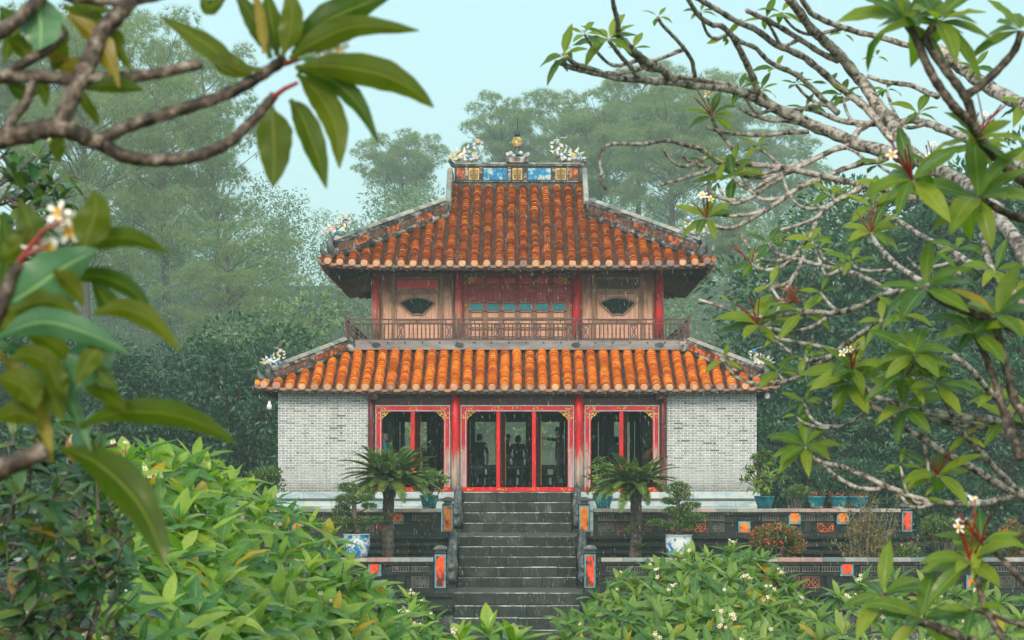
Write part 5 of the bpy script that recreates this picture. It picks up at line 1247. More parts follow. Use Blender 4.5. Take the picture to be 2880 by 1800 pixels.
def cloth(n, c): return plain("cloth_"+n, c, 0.8, 0.15)
C_turq, C_blk, C_nav, C_wht, C_brn, C_mag, C_den = cloth("turquoise",(0.02,0.30,0.42)), cloth("black",(0.015,0.015,0.017)), cloth("navy",(0.02,0.03,0.07)), cloth("pale_blue",(0.35,0.5,0.65)), cloth("brown",(0.12,0.07,0.04)), cloth("magenta",(0.55,0.02,0.12)), cloth("denim",(0.04,0.06,0.11))
def px(u, Y): return (u-U0)*(Y+D0)/FPX
TR_ = [M_skin, C_blk, C_den, C_blk]
person("grey-haired visitor in a turquoise shirt in the left doorway", px(1081,0.95), 0.95, R(90), 1.76, [M_skin,C_turq,C_den,C_blk], {'elR':(.25,.10,1.14),'wrR':(.2,.30,1.18),'paR':(.18,.36,1.2)}, hair=M_hairgrey)
person("visitor in dark clothes stooping behind the left door leaf", px(1200,2.6), 2.6, R(70), 1.72, [M_skin,C_nav,C_blk,C_blk], {'spine':(0,.06,1.10),'chest':(0,.20,1.24),'neck':(0,.33,1.30),'chin':(0,.39,1.35),'head':(0,.43,1.41),'crown':(0,.45,1.47),'shL':(-.185,.24,1.28),'shR':(.185,.24,1.28),'elL':(-.24,.32,1.04),'elR':(.24,.32,1.04),'wrL':(-.2,.44,.86),'wrR':(.2,.44,.86),'paL':(-.19,.47,.80),'paR':(.19,.47,.80)})
person("dark silhouette of a standing visitor left in the central doorway", px(1348,4.6), 4.6, R(8), 1.80, TR_, {'head':(0.01,.03,1.595)})
person("visitor in a peaked cap seen beside the first door post", px(1425,6.2), 6.2, R(-85), 1.78, [M_skin,C_nav,C_blk,C_blk], None, (C_blk,.16))
person("dark silhouette of a visitor with short hair in the middle doorway", px(1457,5.4), 5.4, R(0), 1.76, TR_, {'elL':(-.27,.0,1.13),'elR':(.27,.0,1.13),'wrL':(-.2,.12,1.0),'wrR':(.2,.12,1.0),'paL':(-.15,.16,.98),'paR':(.15,.16,.98)})
person("large dark figure with an arm stretched out in the central doorway", px(1573,1.6), 1.6, R(75), 1.92, [M_skin,C_blk,C_blk,C_blk], {'elL':(-.20,.26,1.40),'wrL':(-.12,.48,1.44),'paL':(-.10,.54,1.44)}, (C_blk,.10))
person("visitor in pale blue seen beside the right door post", px(1733,7.0), 7.0, R(10), 1.76, [M_skin,C_wht,C_nav,C_blk])
person("visitor in a magenta cap bending over in the right doorway", px(1812,1.7), 1.7, R(-60), 1.66, [M_skin,C_brn,C_blk,C_blk], {'spine':(0,.05,1.09),'chest':(0,.17,1.24),'neck':(0,.28,1.32),'chin':(0,.35,1.37),'head':(0,.39,1.43),'crown':(0,.41,1.50),'shL':(-.185,.20,1.29),'shR':(.185,.20,1.29),'elL':(-.24,.30,1.08),'elR':(.24,.30,1.08),'wrL':(-.15,.46,1.0),'wrR':(.15,.46,1.0),'paL':(-.12,.52,1.0),'paR':(.12,.52,1.0)}, (C_mag,.13))
# ------------------------------------------------------------------ background trees
def tuft_tpl(n=10, L=1.0, w_=0.055, spread=75, seed=1):
    r = random.Random(seed); V, F = [], []
    for k in range(n):
        a = 2.4*k; op = R(spread*math.sqrt((k+.5)/n)); d = Vector((math.cos(a)*math.sin(op), math.cos(op), math.sin(a)*math.sin(op))); sd = d.cross(Vector((r.uniform(-1,1),r.uniform(-1,1),r.uniform(-1,1)))).normalized()*w_
        l = L*r.uniform(.75,1.1); V += [sd*0.6, -sd*0.6, d*l]; F.append((3*k,3*k+1,3*k+2))
    V = np.array([v[:] for v in V]); return V, np.array(F), np.zeros((len(V),2))
TUFT = tuft_tpl(11)
def pine_proto(seed, low=0.30, nl=34, spread=4.6, top=1.4, H=22.0, lean=0.0, dn=(24,40)):
    """returns (trunk mesh, crown mesh); built at the origin, height H"""
    r = random.Random(seed); tr = MB(); tp = []
    ph = r.uniform(0,6)
    for i in range(15):
        t = i/14; tp.append(Vector((0.55*math.sin(t*3.2+ph)*t+lean*t*t, 0.45*math.cos(t*2.7+ph)*t, H*t*0.97)))
    tr.tube(tp, [0.30*(1-t/14*0.82) for t in range(15)], 8)
    P, D, S, B = [], [], [], []
    for k in range(nl):
        f = (k+r.uniform(.1,.9))/nl; t = low+(0.98-low)*f; q = tp[0].lerp(tp[-1], 0); i = min(13,int(t*14)); q = tp[i].lerp(tp[i+1], t*14-i)
        prof = (0.45+0.75*math.sin(math.pi*min(1,(f*0.85+0.12)))) if f < 0.8 else 0.95-1.6*(f-0.8)
        L = max(top*0.5, spread*prof*r.uniform(.6,1.1)); a = 2.4*k+r.uniform(-.5,.5); el = R(r.uniform(-6,26)+30*max(0,f-0.7))
        d = Vector((math.cos(a)*math.cos(el), math.sin(a)*math.cos(el), math.sin(el))); e = q+d*L+Vector((0,0,0.10*L)); m = q+d*L*0.55-Vector((0,0,0.06*L))+Vector((r.uniform(-.3,.3),r.uniform(-.3,.3),0))
        sp = bez([q,m,e],4); tr.tube(sp, [0.075*(1-0.75*j/(len(sp)-1))*(1.15-f*0.5) for j in range(len(sp))], 5)
        dry = r.random() < 0.07
        for s_ in range(9):
            g = r.uniform(.38,1.0); j = min(len(sp)-2,int(g*(len(sp)-1))); b = sp[j]; o = d*0.7+Vector((r.gauss(0,.7),r.gauss(0,.7),r.uniform(-.05,.6))); o.normalize(); l2 = r.uniform(.5,1.25)*(0.55+0.12*L); c = b+o*l2
            tr.tube([b,b.lerp(c,.5)+Vector((0,0,-.06)),c],[0.024,0.016,0.009],4,cap=False)
            n = int(r.uniform(*dn))
            for z_ in range(n):
                v = Vector((r.gauss(0,1),r.gauss(0,1),r.gauss(.15,.7))); v = v.normalized()*r.random()**0.45; p = c+Vector((v.x*.85,v.y*.85,v.z*.46)); P.append(p); D.append(v*0.8+o*0.3+Vector((0,0,.85))); S.append(r.uniform(.28,.50)); B.append(1 if dry else 0)
    V, F, UV = scatter(TUFT, np.array([p[:] for p in P]), np.array([d[:] for d in D]), rdir(len(P)), S)
    crown = npmesh("pine_crown", V, F, [M_needle, M_needlebrown], mi=np.repeat(B, len(TUFT[1])))
    return tr.mesh("pine_trunk", M_bark, smooth=True), crown
def pine_dome(seed, zc=0.70, rad=5.0, rz=0.30, ncl=70, H=22.0, lean=0.0, dens=62):
    """old pine with a rounded, clumpy crown carried on forking limbs"""
    r = random.Random(seed); tr = MB(); ph = r.uniform(0,6); tp = []
    for i in range(13):
        t = i/12; tp.append(Vector((0.7*math.sin(t*2.9+ph)*t+lean*t*t, 0.5*math.cos(t*2.3+ph)*t, H*t*0.86)))
    tr.tube(tp, [0.32*(1-t/12*0.75) for t in range(13)], 8); P, D, S, B = [], [], [], []
    for k in range(ncl):
        u_ = 1-2*(k+.5)/ncl; a = 2.4*k+r.uniform(-.3,.3); q = math.sqrt(1-u_*u_); f = r.uniform(.55,1.0) if r.random() < .75 else r.uniform(.2,.55)
        c = Vector((math.cos(a)*q*rad*f*r.uniform(.8,1.1)+lean, math.sin(a)*q*rad*f, H*(zc+u_*rz*f)))
        t = max(0.35, min(0.97, c.z/(H*0.86)-0.16)); i = min(11,int(t*12)); b = tp[i].lerp(tp[i+1], t*12-i)
        sp = bez([b, b.lerp(c,.5)+Vector((r.uniform(-.3,.3),r.uniform(-.3,.3),-.25)), c-Vector((0,0,.25))],3); tr.tube(sp, [0.060-0.045*j/(len(sp)-1) for j in range(len(sp))], 5, cap=False)
        rr = r.uniform(.80,1.45)*rad/5; n = int(dens*rr)
        for _ in range(n):
            v = Vector((r.gauss(0,1),r.gauss(0,1),r.gauss(.25,.8))).normalized(); m = r.random()**0.4; P.append(c+Vector((v.x*rr*m,v.y*rr*m,v.z*rr*.62*m))); D.append(v+Vector((0,0,.75))); S.append(r.uniform(.42,.72)); B.append(1 if r.random() < .01 else 0)
    V, F, UV = scatter(TUFT, np.array([p[:] for p in P]), np.array([d[:] for d in D]), rdir(len(P)), S)
    return tr.mesh("pine_trunk", M_bark, smooth=True), npmesh("pine_crown", V, F, [M_needle, M_needlebrown], mi=np.repeat(B, len(TUFT[1])))
PINES = [pine_dome(1, 0.66, 5.2, 0.33), pine_dome(2, 0.74, 5.0, 0.25, 60, lean=-1.0), pine_dome(3, 0.76, 5.6, 0.22, 64), pine_dome(4, 0.60, 4.6, 0.38, 80), pine_dome(5, 0.60, 6.2, 0.40, 60, dens=50), pine_dome(6, 0.64, 5.8, 0.36, 52, lean=0.8, dens=50)]
def broad_proto(seed, H=12.0, rad=3.6, leaf=0.25, n=38, per=400, mat=M_forest):
    r = random.Random(seed); tr = MB(); base = [Vector((0,0,0)),Vector((0.15,0.1,H*0.2)),Vector((-0.1,0.1,H*0.42))]; tr.tube(bez(base,4), [0.26-0.012*i for i in range(9)], 8); L = []
    for k in range(n):
        f = (k+.5)/n; a = 2.4*k; z = H*(0.16+0.80*f); rr = rad*math.sin(math.pi*min(1,0.18+0.74*f))**0.8*r.uniform(.35,1.0); c = Vector((math.cos(a)*rr, math.sin(a)*rr, z+r.uniform(-.4,.4)))
        s = base[0].lerp(base[2], min(1,f+0.2)); tr.tube(bez([s,s.lerp(c,.5)+Vector((0,0,.3)),c],3), [0.09,0.08,0.07,0.06,0.045,0.035,0.02], 5, cap=False)
        q = r.uniform(.75,1.3)*rad*0.31; P, d = blob(per, c, (q*1.1,q*1.1,q*0.72), 0.62); L.append(scatter(TINY, P, d*0.9+rdir(per)*0.6+np.array([0,0,-.1]), rdir(per,1.0), leaf*(0.7+0.6*nrg.random(per))))
    V, F, UV = merge(L); return tr.mesh("tree_trunk", M_bark, smooth=True), npmesh("tree_crown", V, F, mat, UV)
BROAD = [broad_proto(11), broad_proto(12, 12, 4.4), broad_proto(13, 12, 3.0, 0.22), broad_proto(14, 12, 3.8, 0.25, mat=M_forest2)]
def tree(name, label, proto, u, vtop, D, rot, wide=1.0, H0=22.0, cat="tree", group=None):
    Y = D-D0; top = at(u, vtop, Y); zb = ground_h(top.x, Y)-0.1; s = (top.z-zb)/H0
    root = thing(name, label, cat, (top.x, Y, zb), group); Mx = Matrix.Rotation(R(rot),3,'Z') @ Matrix.Diagonal((s*wide,s*wide,s))
    inst("trunk", proto[0], root, root.location, Mx); inst("crown", proto[1], root, root.location, Mx)
GPN, GBR = "pines behind the pavilion", "dense green trees around the pavilion"
for a in (("tall pine at the far left with dark limbs rising out of the frame", 4, 250, -20, 185, 20, 0.95),
          ("tall airy pine left of centre with brown needle clumps", 5, 470, 10, 200, 110, 0.9),
          ("slender pine whose feathery edge stands against the sky, left", 5, 610, 90, 215, 200, 0.8),
          ("pine at the left frame edge behind the dark glossy shrub", 2, 60, -10, 205, 300, 1.0),
          ("low-branched pine in front of the pale haze, left of the brick wall", 4, 650, 600, 170, 75, 1.2),
          ("rounded umbrella pine left of the upper roof", 2, 1130, 350, 300, 40, 1.15),
          ("pine with a flat leaning crown just left of the roof finial", 1, 1415, 262, 285, 65, 1.0),
          ("broad hazy pine right behind the roof finial", 0, 1575, 215, 280, 140, 1.15),
          ("tallest hazy pine to the right of the finial", 1, 1790, 160, 270, 240, 1.2),
          ("hazy pine filling the gap between the finial and the curled bare branch", 3, 1680, 235, 262, 90, 1.2),
          ("hazy pine right above the upper roof's right hip", 0, 1890, 210, 250, 280, 1.2),
          ("misty pine crown at the top left behind the crossing near branches", 4, 360, 0, 230, 160, 1.0),
          ("hazy pine behind the bare plumeria branches, right of centre", 2, 1990, 180, 285, 15, 1.15),
          ("paler pine furthest right above the bare branches", 0, 2180, 300, 300, 320, 1.1),
          ("shadowy pine behind the right end of the upper roof", 3, 2060, 520, 230, 190, 1.2)):
    tree("pine_tree", a[0], PINES[a[1]], a[2], a[3], a[4], a[5], a[6], group=GPN)
for a in (("dark green tree right behind the lower right roof corner", 0, 2260, 640, 93, 10, 1.0),
          ("tall dark green tree behind the bare branches at right", 1, 2470, 470, 96, 80, 1.0),
          ("light-topped dark tree towards the right edge", 2, 2690, 430, 98, 150, 1.1),
          ("dark tree cut by the right frame edge", 0, 2880, 380, 93, 220, 1.0),
          ("bushy dark tree low behind the right brick wall", 2, 2330, 930, 84, 60, 1.3),
          ("bushy dark tree low behind the far right terrace", 1, 2600, 900, 86, 130, 1.2),
          ("bushy dark tree low at the right frame edge", 2, 2830, 960, 83, 30, 1.3),
          ("dark shady tree left of the left brick wall", 0, 690, 880, 90, 100, 1.1),
          ("dark shady tree behind the left plumeria bushes", 1, 480, 940, 88, 10, 1.1),
          ("dark tree behind the glossy shrub at the left edge", 2, 250, 880, 86, 260, 1.2),
          ("dark tree at the left frame edge behind the near leaves", 0, 40, 820, 90, 170, 1.2),
          ("small green tree behind the left brick wall's edge", 3, 820, 800, 100, 50, 0.9)):
    tree("broadleaf_tree", a[0], BROAD[a[1]], a[2], a[3], a[4], a[5], a[6], 12.6, group=GBR)
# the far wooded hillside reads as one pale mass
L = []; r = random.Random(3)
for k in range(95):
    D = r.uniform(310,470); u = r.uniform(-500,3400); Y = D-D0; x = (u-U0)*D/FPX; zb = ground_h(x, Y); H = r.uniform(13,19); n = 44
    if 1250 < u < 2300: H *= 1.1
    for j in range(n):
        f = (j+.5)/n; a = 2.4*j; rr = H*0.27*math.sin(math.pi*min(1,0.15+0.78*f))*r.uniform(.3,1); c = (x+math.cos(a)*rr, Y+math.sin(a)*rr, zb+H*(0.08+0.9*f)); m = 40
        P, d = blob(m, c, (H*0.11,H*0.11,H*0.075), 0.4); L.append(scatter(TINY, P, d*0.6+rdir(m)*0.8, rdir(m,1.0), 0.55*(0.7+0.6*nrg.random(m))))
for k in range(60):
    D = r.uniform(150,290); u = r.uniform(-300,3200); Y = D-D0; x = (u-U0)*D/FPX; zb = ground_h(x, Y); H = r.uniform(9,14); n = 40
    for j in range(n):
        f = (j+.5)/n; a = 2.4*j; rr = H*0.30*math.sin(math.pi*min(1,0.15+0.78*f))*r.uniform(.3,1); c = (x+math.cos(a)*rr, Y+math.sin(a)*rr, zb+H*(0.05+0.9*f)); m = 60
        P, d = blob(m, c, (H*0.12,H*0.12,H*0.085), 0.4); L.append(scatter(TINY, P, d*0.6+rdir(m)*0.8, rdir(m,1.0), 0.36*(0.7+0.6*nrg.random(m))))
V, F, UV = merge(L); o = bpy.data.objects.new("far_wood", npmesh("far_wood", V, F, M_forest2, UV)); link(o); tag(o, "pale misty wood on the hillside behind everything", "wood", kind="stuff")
# ------------------------------------------------------------------ plumeria
PT = [leaf_tpl(7,4,w_,b,f,0.06,wave=wv,tw=t_) for w_,b,f,wv,t_ in ((.30,.5,.30,.06,.0),(.34,.85,.22,.10,.15),(.28,.25,.35,.05,-.1),(.32,1.15,.18,.10,.2),(.26,.7,.3,.08,-.25),(.35,.4,.15,.12,.1))]
def leafset(mat): return [npmesh("plumeria_leaf", v, f, mat, uv, smooth=True) for v, f, uv in PT]
def flower_mesh():
    V, F, UV = [], [], []
    for k in range(5):
        a = 2*math.pi*k/5; c, s = math.cos(a), math.sin(a)
        pr = [(0.0,0.0,0.0),(0.25,-0.13,0.06),(0.62,-0.24,0.17),(0.92,-0.16,0.15),(1.0,0.03,0.10),(0.90,0.20,0.06),(0.55,0.22,0.06),(0.22,0.10,0.03)]
        o = len(V)
        for (x,y,z) in pr: V.append((x*c-y*s, x*s+y*c, z)); UV.append((math.hypot(x,y),0.0))
        F.append((o,o+1,o+7)); F += [(o+1,o+2,o+6),(o+1,o+6,o+7),(o+2,o+3,o+5),(o+2,o+5,o+6),(o+3,o+4,o+5)]
    return npmesh("plumeria_flower", np.array(V), np.array(F), M_petal, np.array(UV))
FLOWER = flower_mesh()
def leaf_dirs(ax, n, r, lo, hi):
    ax = Vector(ax).normalized(); u = ax.orthogonal().normalized(); v = ax.cross(u); o = []
    for k in range(n):
        f = (k+.5)/n; op = R(lo+(hi-lo)*f**0.8+r.uniform(-8,8)); a = 2.399*k+r.uniform(-.25,.25); d = ax*math.cos(op)+(u*math.cos(a)+v*math.sin(a))*math.sin(op); o.append((d.normalized(), ax, f))
    return o
def put_leaves(root, recs, meshes, tpls, nmax=300):
    """recs: (pos, dir, up, length, kind, visible px).  The largest are single leaves, the rest one mass"""
    recs.sort(key=lambda q: -q[5]); L = {}
    for i, (p, d, up, s, k, _) in enumerate(recs):
        if i < nmax: inst("leaf", meshes[k], root, p, frame(d, up) @ Matrix.Scale(s,3))
        else: L.setdefault(k, []).append((p, d, up, s))
    out = []
    for k, q in L.items(): out.append(scatter(tpls[k], np.array([a[0][:] for a in q]), np.array([a[1][:] for a in q]), np.array([a[2][:] for a in q]), [a[3] for a in q]))
    if out:
        V, F, UV = merge(out); o = bpy.data.objects.new("leaf_mass", npmesh("leaf_mass", V-np.array(wl(root)), F, meshes[0].materials[0], UV, smooth=True)); link(o, root); o["kind"] = "stuff"
def put_flowers(root, c, ax, n, r, s=0.026, stalk=M_redstalk):
    ax = Vector(ax).normalized(); mb = MB()
    for k in range(n):
        d = (ax*1.3+Vector((r.gauss(0,.8),r.gauss(0,.8)-.5,r.gauss(.1,.5)))).normalized(); q = c+ax*r.uniform(.05,.10)+d*r.uniform(.05,.10); mb.tube([c+ax*0.02, c+ax*0.07, q], [0.004,0.0035,0.0025], 4)
        inst("flower", FLOWER, root, q, frame(Vector((r.uniform(-1,1),r.uniform(-.3,.3),r.uniform(-.4,.4))), d+Vector((0,-.5,.2))) @ Matrix.Scale(s*r.uniform(.8,1.15),3))
    part("flower_stalk", mb, stalk, root)
def bush(label, base, ros, leaf, mat, seed, nfl=0, nper=(11,16), inner=0.6, group="plumeria bushes in front of the terraces", lo=15, hi=100, nmax=300):
    r = random.Random(seed); bx, by = base; zb = GZ; root = thing("plumeria_bush", label, "plumeria", (bx, by, zb), group)
    meshes = leafset(mat); recs = []; mb = MB(); cx = Vector((bx,by,zb+1.0)); fl = 0
    n_f = set(r.sample(range(len(ros)), min(nfl, len(ros))))
    for i, (p, ax) in enumerate(ros):
        p = Vector(p); D = p.y+D0
        # forked branch: rises from the trunk, bends up to the tip
        k0 = Vector((bx+(p.x-bx)*0.35, by+(p.y-by)*0.35, zb+(p.z-zb)*0.45)); sp = bez([cx, k0, p.lerp(k0,.35)+Vector((r.uniform(-.1,.1),r.uniform(-.1,.1),-.10)), p-Vector(ax).normalized()*0.03],3); mb.tube(sp, [0.055-0.037*j/(len(sp)-1) for j in range(len(sp))], 6, cap=False)
        for d, up, f in leaf_dirs(ax, r.randint(*nper), r, lo, hi):
            s = leaf*r.uniform(.72,1.12)*(0.62+0.5*min(1,f*2)); recs.append((p+d*0.012, d, Vector(up)+Vector((0,0,.5)), s, r.choice((0,1,2,4,5) if f < .6 else (1,3,3,5,0)), s/D))
        if i in n_f: put_flowers(root, p, ax, r.randint(1,4), r, 0.023)
        if r.random() < inner:
            p2 = p+Vector((r.uniform(-.25,.25), r.uniform(.3,.8), -r.uniform(.25,.7)))
            for d, up, f in leaf_dirs(ax, 9, r, 25, 110): s = leaf*r.uniform(.8,1.1); recs.append((p2+d*0.012, d, Vector(up)+Vector((0,0,.5)), s, r.choice((0,1,3,5)), s/(D+6)))
    part("trunk", MB().tube([(bx,by,zb-.1),(bx+.05,by,zb+.5),cx], [0.14,0.12,0.10], 9), M_plumbark, root, True)
    part("branches", mb, M_plumbark, root, True)
    put_leaves(root, recs, meshes, PT, nmax); return root
def field(tops, u0, u1, vmax, Dfun, leaf, r, pack=0.52, drop=38):
    """rosette tips packed over a slope of foliage: image columns u0..u1 from the crest line down"""
    def top(u):
        for (a,b),(c,d) in zip(tops[:-1],tops[1:]):
            if a <= u <= c: return b+(d-b)*(u-a)/(c-a)
        return 9999
    pts = []
    for _ in range(6000):
        u = r.uniform(u0,u1); t = top(u)+drop
        if t > vmax: continue
        v = t+(vmax-t)*r.random(); D = Dfun(u, v, t); s = leaf*FPX/D*pack
        if all((u-a)**2+((v-b)*1.25)**2 > (s*0.5+q*0.5)**2 for a,b,q,_ in pts): pts.append((u,v,s,D))
    o = []
    for u,v,s,D in pts:
        edge = max(0,1-(v-top(u))/140.0); o.append((at(u,v,D-D0), Vector((r.gauss(0,.32)+0.1*edge, -0.55+0.35*edge+r.gauss(0,.22), 1.0))))
    return o
r = random.Random(21)
TA = [(250,1290),(330,1230),(430,1262),(520,1250),(600,1300),(680,1330),(760,1398),(850,1428),(940,1500),(1010,1590),(1060,1640),(1120,1720)]
ros = field(TA, 270, 640, 1880, lambda u,v,t: 14.5-4.3*(v-t)/550+(u-300)/340*1.2, 0.29, r)
bush("leafy bright green plumeria in front of the dark glossy shrub, lower left", (px(380,-51),-51.0), ros, 0.30, M_leaf_bush, 31, 4)
ros = field(TA, 610, 1120, 1880, lambda u,v,t: 17.8-5.2*(v-t)/500+(u-620)/400*2.0, 0.29, r)
bush("bright green plumeria sloping down to the left of the stairs", (px(800,-49),-49.0), ros, 0.30, M_leaf_bush, 32, 5)
TC = [(1000,1600),(1060,1622),(1140,1640),(1200,1690),(1250,1750),(1270,1830)]
ros = field(TC, 1010, 1265, 1880, lambda u,v,t: 26-2.0*(v-t)/200, 0.26, r, 0.7)
bush("plumeria with small white flowers touching the left edge of the stairs", (px(1170,-41),-41.0), ros, 0.25, M_leaf_bush, 33, 16)
ros = [(at(1372,1790,-50.5), Vector((.05,-.2,1))), (at(1440,1815,-50.3), Vector((.4,-.2,1))), (at(1300,1815,-50.3), Vector((-.4,-.2,1)))]
bush("single plumeria sprig rising in front of the steps at the bottom edge", (px(1380,-50.5),-50.5), ros, 0.30, M_leaf_bush, 34, 1, (9,12), 0.0, lo=10, hi=85)
TD = [(1545,1810),(1580,1740),(1640,1678),(1740,1606),(1850,1552),(1960,1518),(2060,1512),(2140,1540),(2220,1602),(2290,1685),(2345,1800)]
ros = field(TD, 1550, 2390, 1880, lambda u,v,t: 24.5-4.2*(v-t)/330, 0.26, r, 0.54)
bush("broad domed plumeria bush with scattered white flowers right of the stairs", (px(1950,-44.5),-44.5), ros, 0.265, M_leaf_bush2, 35, 26)
TE = [(2290,1700),(2340,1640),(2420,1610),(2520,1590),(2620,1600),(2740,1640),(2880,1660),(2960,1690)]
ros = field(TE, 2300, 2950, 1880, lambda u,v,t: 22.5-4.0*(v-t)/300, 0.26, r, 0.78)
bush("loose plumeria bush showing pale stems in the lower right corner", (px(2640,-46.5),-46.5), ros, 0.255, M_leaf_bush2, 36, 12, inner=0.25)

# ------------------------------------------------------------------ dark glossy shrub at the left edge
gs = thing("glossy_shrub", "dark shrub with small glossy leaves along the left edge", "shrub", (px(-120,-57),-57.0,GZ)); r = random.Random(41)
ST = [leaf_tpl(4,2,w_,b,.3,.05) for w_,b in ((.40,.5),(.46,.8),(.36,.2))]; SM = [npmesh("glossy_leaf", v, f, M_leaf_dark, uv, smooth=True) for v,f,uv in ST]
recs = []; mb = MB(); stems = MB()
def twig(a, b, n, L, D, sag=0.05):
    a, b = Vector(a), Vector(b); sp = bez([a, a.lerp(b,.5)+Vector((r.uniform(-.05,.05),r.uniform(-.05,.05),-sag)), b],4); mb.tube(sp, [0.009-0.006*j/(len(sp)-1) for j in range(len(sp))], 5, cap=False)
    for k in range(n):
        t = 0.25+0.75*(k+r.random())/n; j = min(len(sp)-2,int(t*(len(sp)-1))); p = sp[j].lerp(sp[j+1], r.random()); tan = (sp[j+1]-sp[j]).normalized(); d = tan*0.5+Vector((r.gauss(0,.8),r.gauss(0,.8),r.gauss(.1,.6))); recs.append((p, d.normalized(), Vector((r.gauss(0,.3),-.4,1)), L*r.uniform(.7,1.2), r.randrange(3), L*r.uniform(.7,1.2)/D))
for k in range(30):          # upper sparse sprays
    D = r.uniform(8.6,10.2); u0, v0 = r.uniform(-60,60), r.uniform(430,900); u1, v1 = u0+r.uniform(70,190), v0-r.uniform(-40,170); twig(at(u0,v0,D-D0), at(min(u1,285),max(v1,390),D-D0), r.randint(9,13), 0.115, D)
for k in range(125):         # dense lower mass
    D = r.uniform(8.2,10.4); u0, v0 = r.uniform(-120,330), r.uniform(1230,1900); u1 = u0+r.uniform(-60,170); v1 = v0-r.uniform(10,190)
    lim = 250+ max(0,(v1-1180))*0.42
    if u1 > lim: u1 = lim-r.uniform(0,60)
    twig(at(u0,v0,D-D0), at(u1,max(v1,1185),D-D0), r.randint(8,12), 0.115, D)
for (pts, th) in (([(-60,1640),(120,1660),(300,1560),(380,1500)],14),([(120,1800),(230,1700),(270,1560),(300,1400)],24),([(240,1830),(300,1600),(285,1450),(320,1350)],18),([(60,1850),(75,1650),(60,1500)],16),([(-40,1450),(150,1475),(340,1420)],6),([(-40,1535),(200,1550),(370,1460)],6)):
    p3 = [at(a,b,-56.4) for a,b in pts]; stems.tube(bez(p3,4), [th*0.5*9.6/FPX*(1-.3*j/(4*(len(p3)-1))) for j in range(4*(len(p3)-1)+1)], 7)
stems.tube([(px(120,-56.5),-56.5,GZ-.1),(px(150,-56.5),-56.5,-1.5),at(150,1830,-56.4)], [0.06,0.05,0.03], 8)
part("stems", stems, M_plumbark2, gs, True); part("twigs", mb, M_twig, gs, kind="stuff"); put_leaves(gs, recs, SM, ST, 300)

# ------------------------------------------------------------------ traced leaves and limbs
def limb(root, pts, t0, t1, Dfun, mat, name="branch", n=8, seg=4):
    p3 = [at(u,v,Dfun(u,v)-D0) for u,v in pts]; sp = bez(p3, seg); k = len(sp)
    rad = [(t0+(t1-t0)*i/(k-1))*0.5*(sp[i].y+D0)/FPX*(1+0.09*math.sin(i*2.1+t0)) for i in range(k)]
    for i in range(k): sp[i] += Vector((mnoise.noise(sp[i]*9)*rad[i]*.35, 0, mnoise.noise(sp[i]*9+Vector((5,0,0)))*rad[i]*.35))
    return part(name, MB().tube(sp, rad, n, jit=0.05), mat, root, True)
def big_leaf(root, pts, wpx, D, mat, roll=0.0, nl=20, nw=6, dz=0.0, fold=0.22):
    """leaf traced by its midrib in the photo; wpx is its full breadth; dz: how far the tip comes nearer (m)"""
    p3 = [at(u,v,D-D0) for u,v in pts]; 
    for i in range(len(p3)): p3[i] = at(pts[i][0], pts[i][1], D-D0-dz*i/(len(p3)-1))
    sp = bez(p3, 6); L = len(sp)-1; V, UV, F = [], [], []
    for i in range(nl+1):
        t = i/nl; k = t*L; j = min(L-1,int(k)); c = sp[j].lerp(sp[j+1], k-j); tan = (sp[j+1]-sp[j]).normalized(); side = tan.cross(Vector((0,1,0))).normalized(); nrm = Vector((0,-1,0)); nrm = (nrm-tan*nrm.dot(tan)).normalized()
        side = (side*math.cos(roll*.6)+nrm*math.sin(roll*.6)).normalized(); nn = side.cross(tan)
        s = max(0,(t-.05)/.95); wd = 0.56*wpx*D/FPX*(1+0.05*math.sin(t*11+wpx))*(math.sin(math.pi*min(1,s**.82))**.8 if 0 < s < 1 else 0); wd = max(wd, 0.006 if t < .1 else 0.0015)
        for q in range(nw+1):
            e = q/nw*2-1; p = c+side*(e*wd*(1+0.035*math.sin(t*37+e*3+wpx)))+nn*(abs(e)*wd*(fold+0.10*math.sin(t*15+wpx*.3+e))); V.append((p-wl(root))[:]); UV.append((q/nw,t))
    for i in range(nl):
        for q in range(nw): a = i*(nw+1)+q; F.append((a,a+1,a+nw+2,a+nw+1))
    o = bpy.data.objects.new("leaf", npmesh("near_leaf", V, F, mat, UV, smooth=True)); link(o, root); return o
A, B_, C_ = M_leaf_near, M_leaf_nearpale, M_leaf_nearyel
# near branch, upper left
DN = 4.7
nb = thing("plumeria_branch", "out-of-focus plumeria branch with large drooping leaves, upper left", "plumeria", (px(-700,DN-D0+.3),DN-D0+.3,GZ)); dn = lambda u,v: DN+0.0002*(u-400)
part("trunk", MB().tube([(px(-700,DN-D0+.3),DN-D0+.3,GZ-.1),(px(-640,DN-D0+.2),DN-D0+.2,-2.0),at(-430,620,DN-D0+.1),at(-120,410,DN-D0),at(-20,394,DN-D0)], [0.09,0.075,0.05,0.03,0.023], 9), M_plumbark2, nb, True)
for pts, a, b in (([(-40,395),(93,370),(148,358),(193,365),(252,390),(289,401)],62,52),([(280,398),(352,358),(426,332),(519,305),(611,274),(704,228),(774,187),(806,166)],38,34),([(285,402),(352,437),(426,450),(500,447),(574,433),(648,400),(700,352),(740,308),(772,268)],42,28),
        ([(-40,221),(111,217),(222,222),(333,219),(444,207),(567,181)],40,32),([(159,362),(193,278),(222,215),(252,167),(289,96),(326,48),(360,5),(400,-50)],52,52),([(10,380),(40,330),(74,289),(89,244),(100,215)],34,26),([(-30,115),(33,67),(74,30),(120,-20)],44,40),([(37,200),(93,167),(141,133),(180,85)],30,26),([(180,-10),(296,7),(370,7),(480,-15)],24,20)): limb(nb, pts, a, b, dn, M_plumbark2, n=10, seg=5)
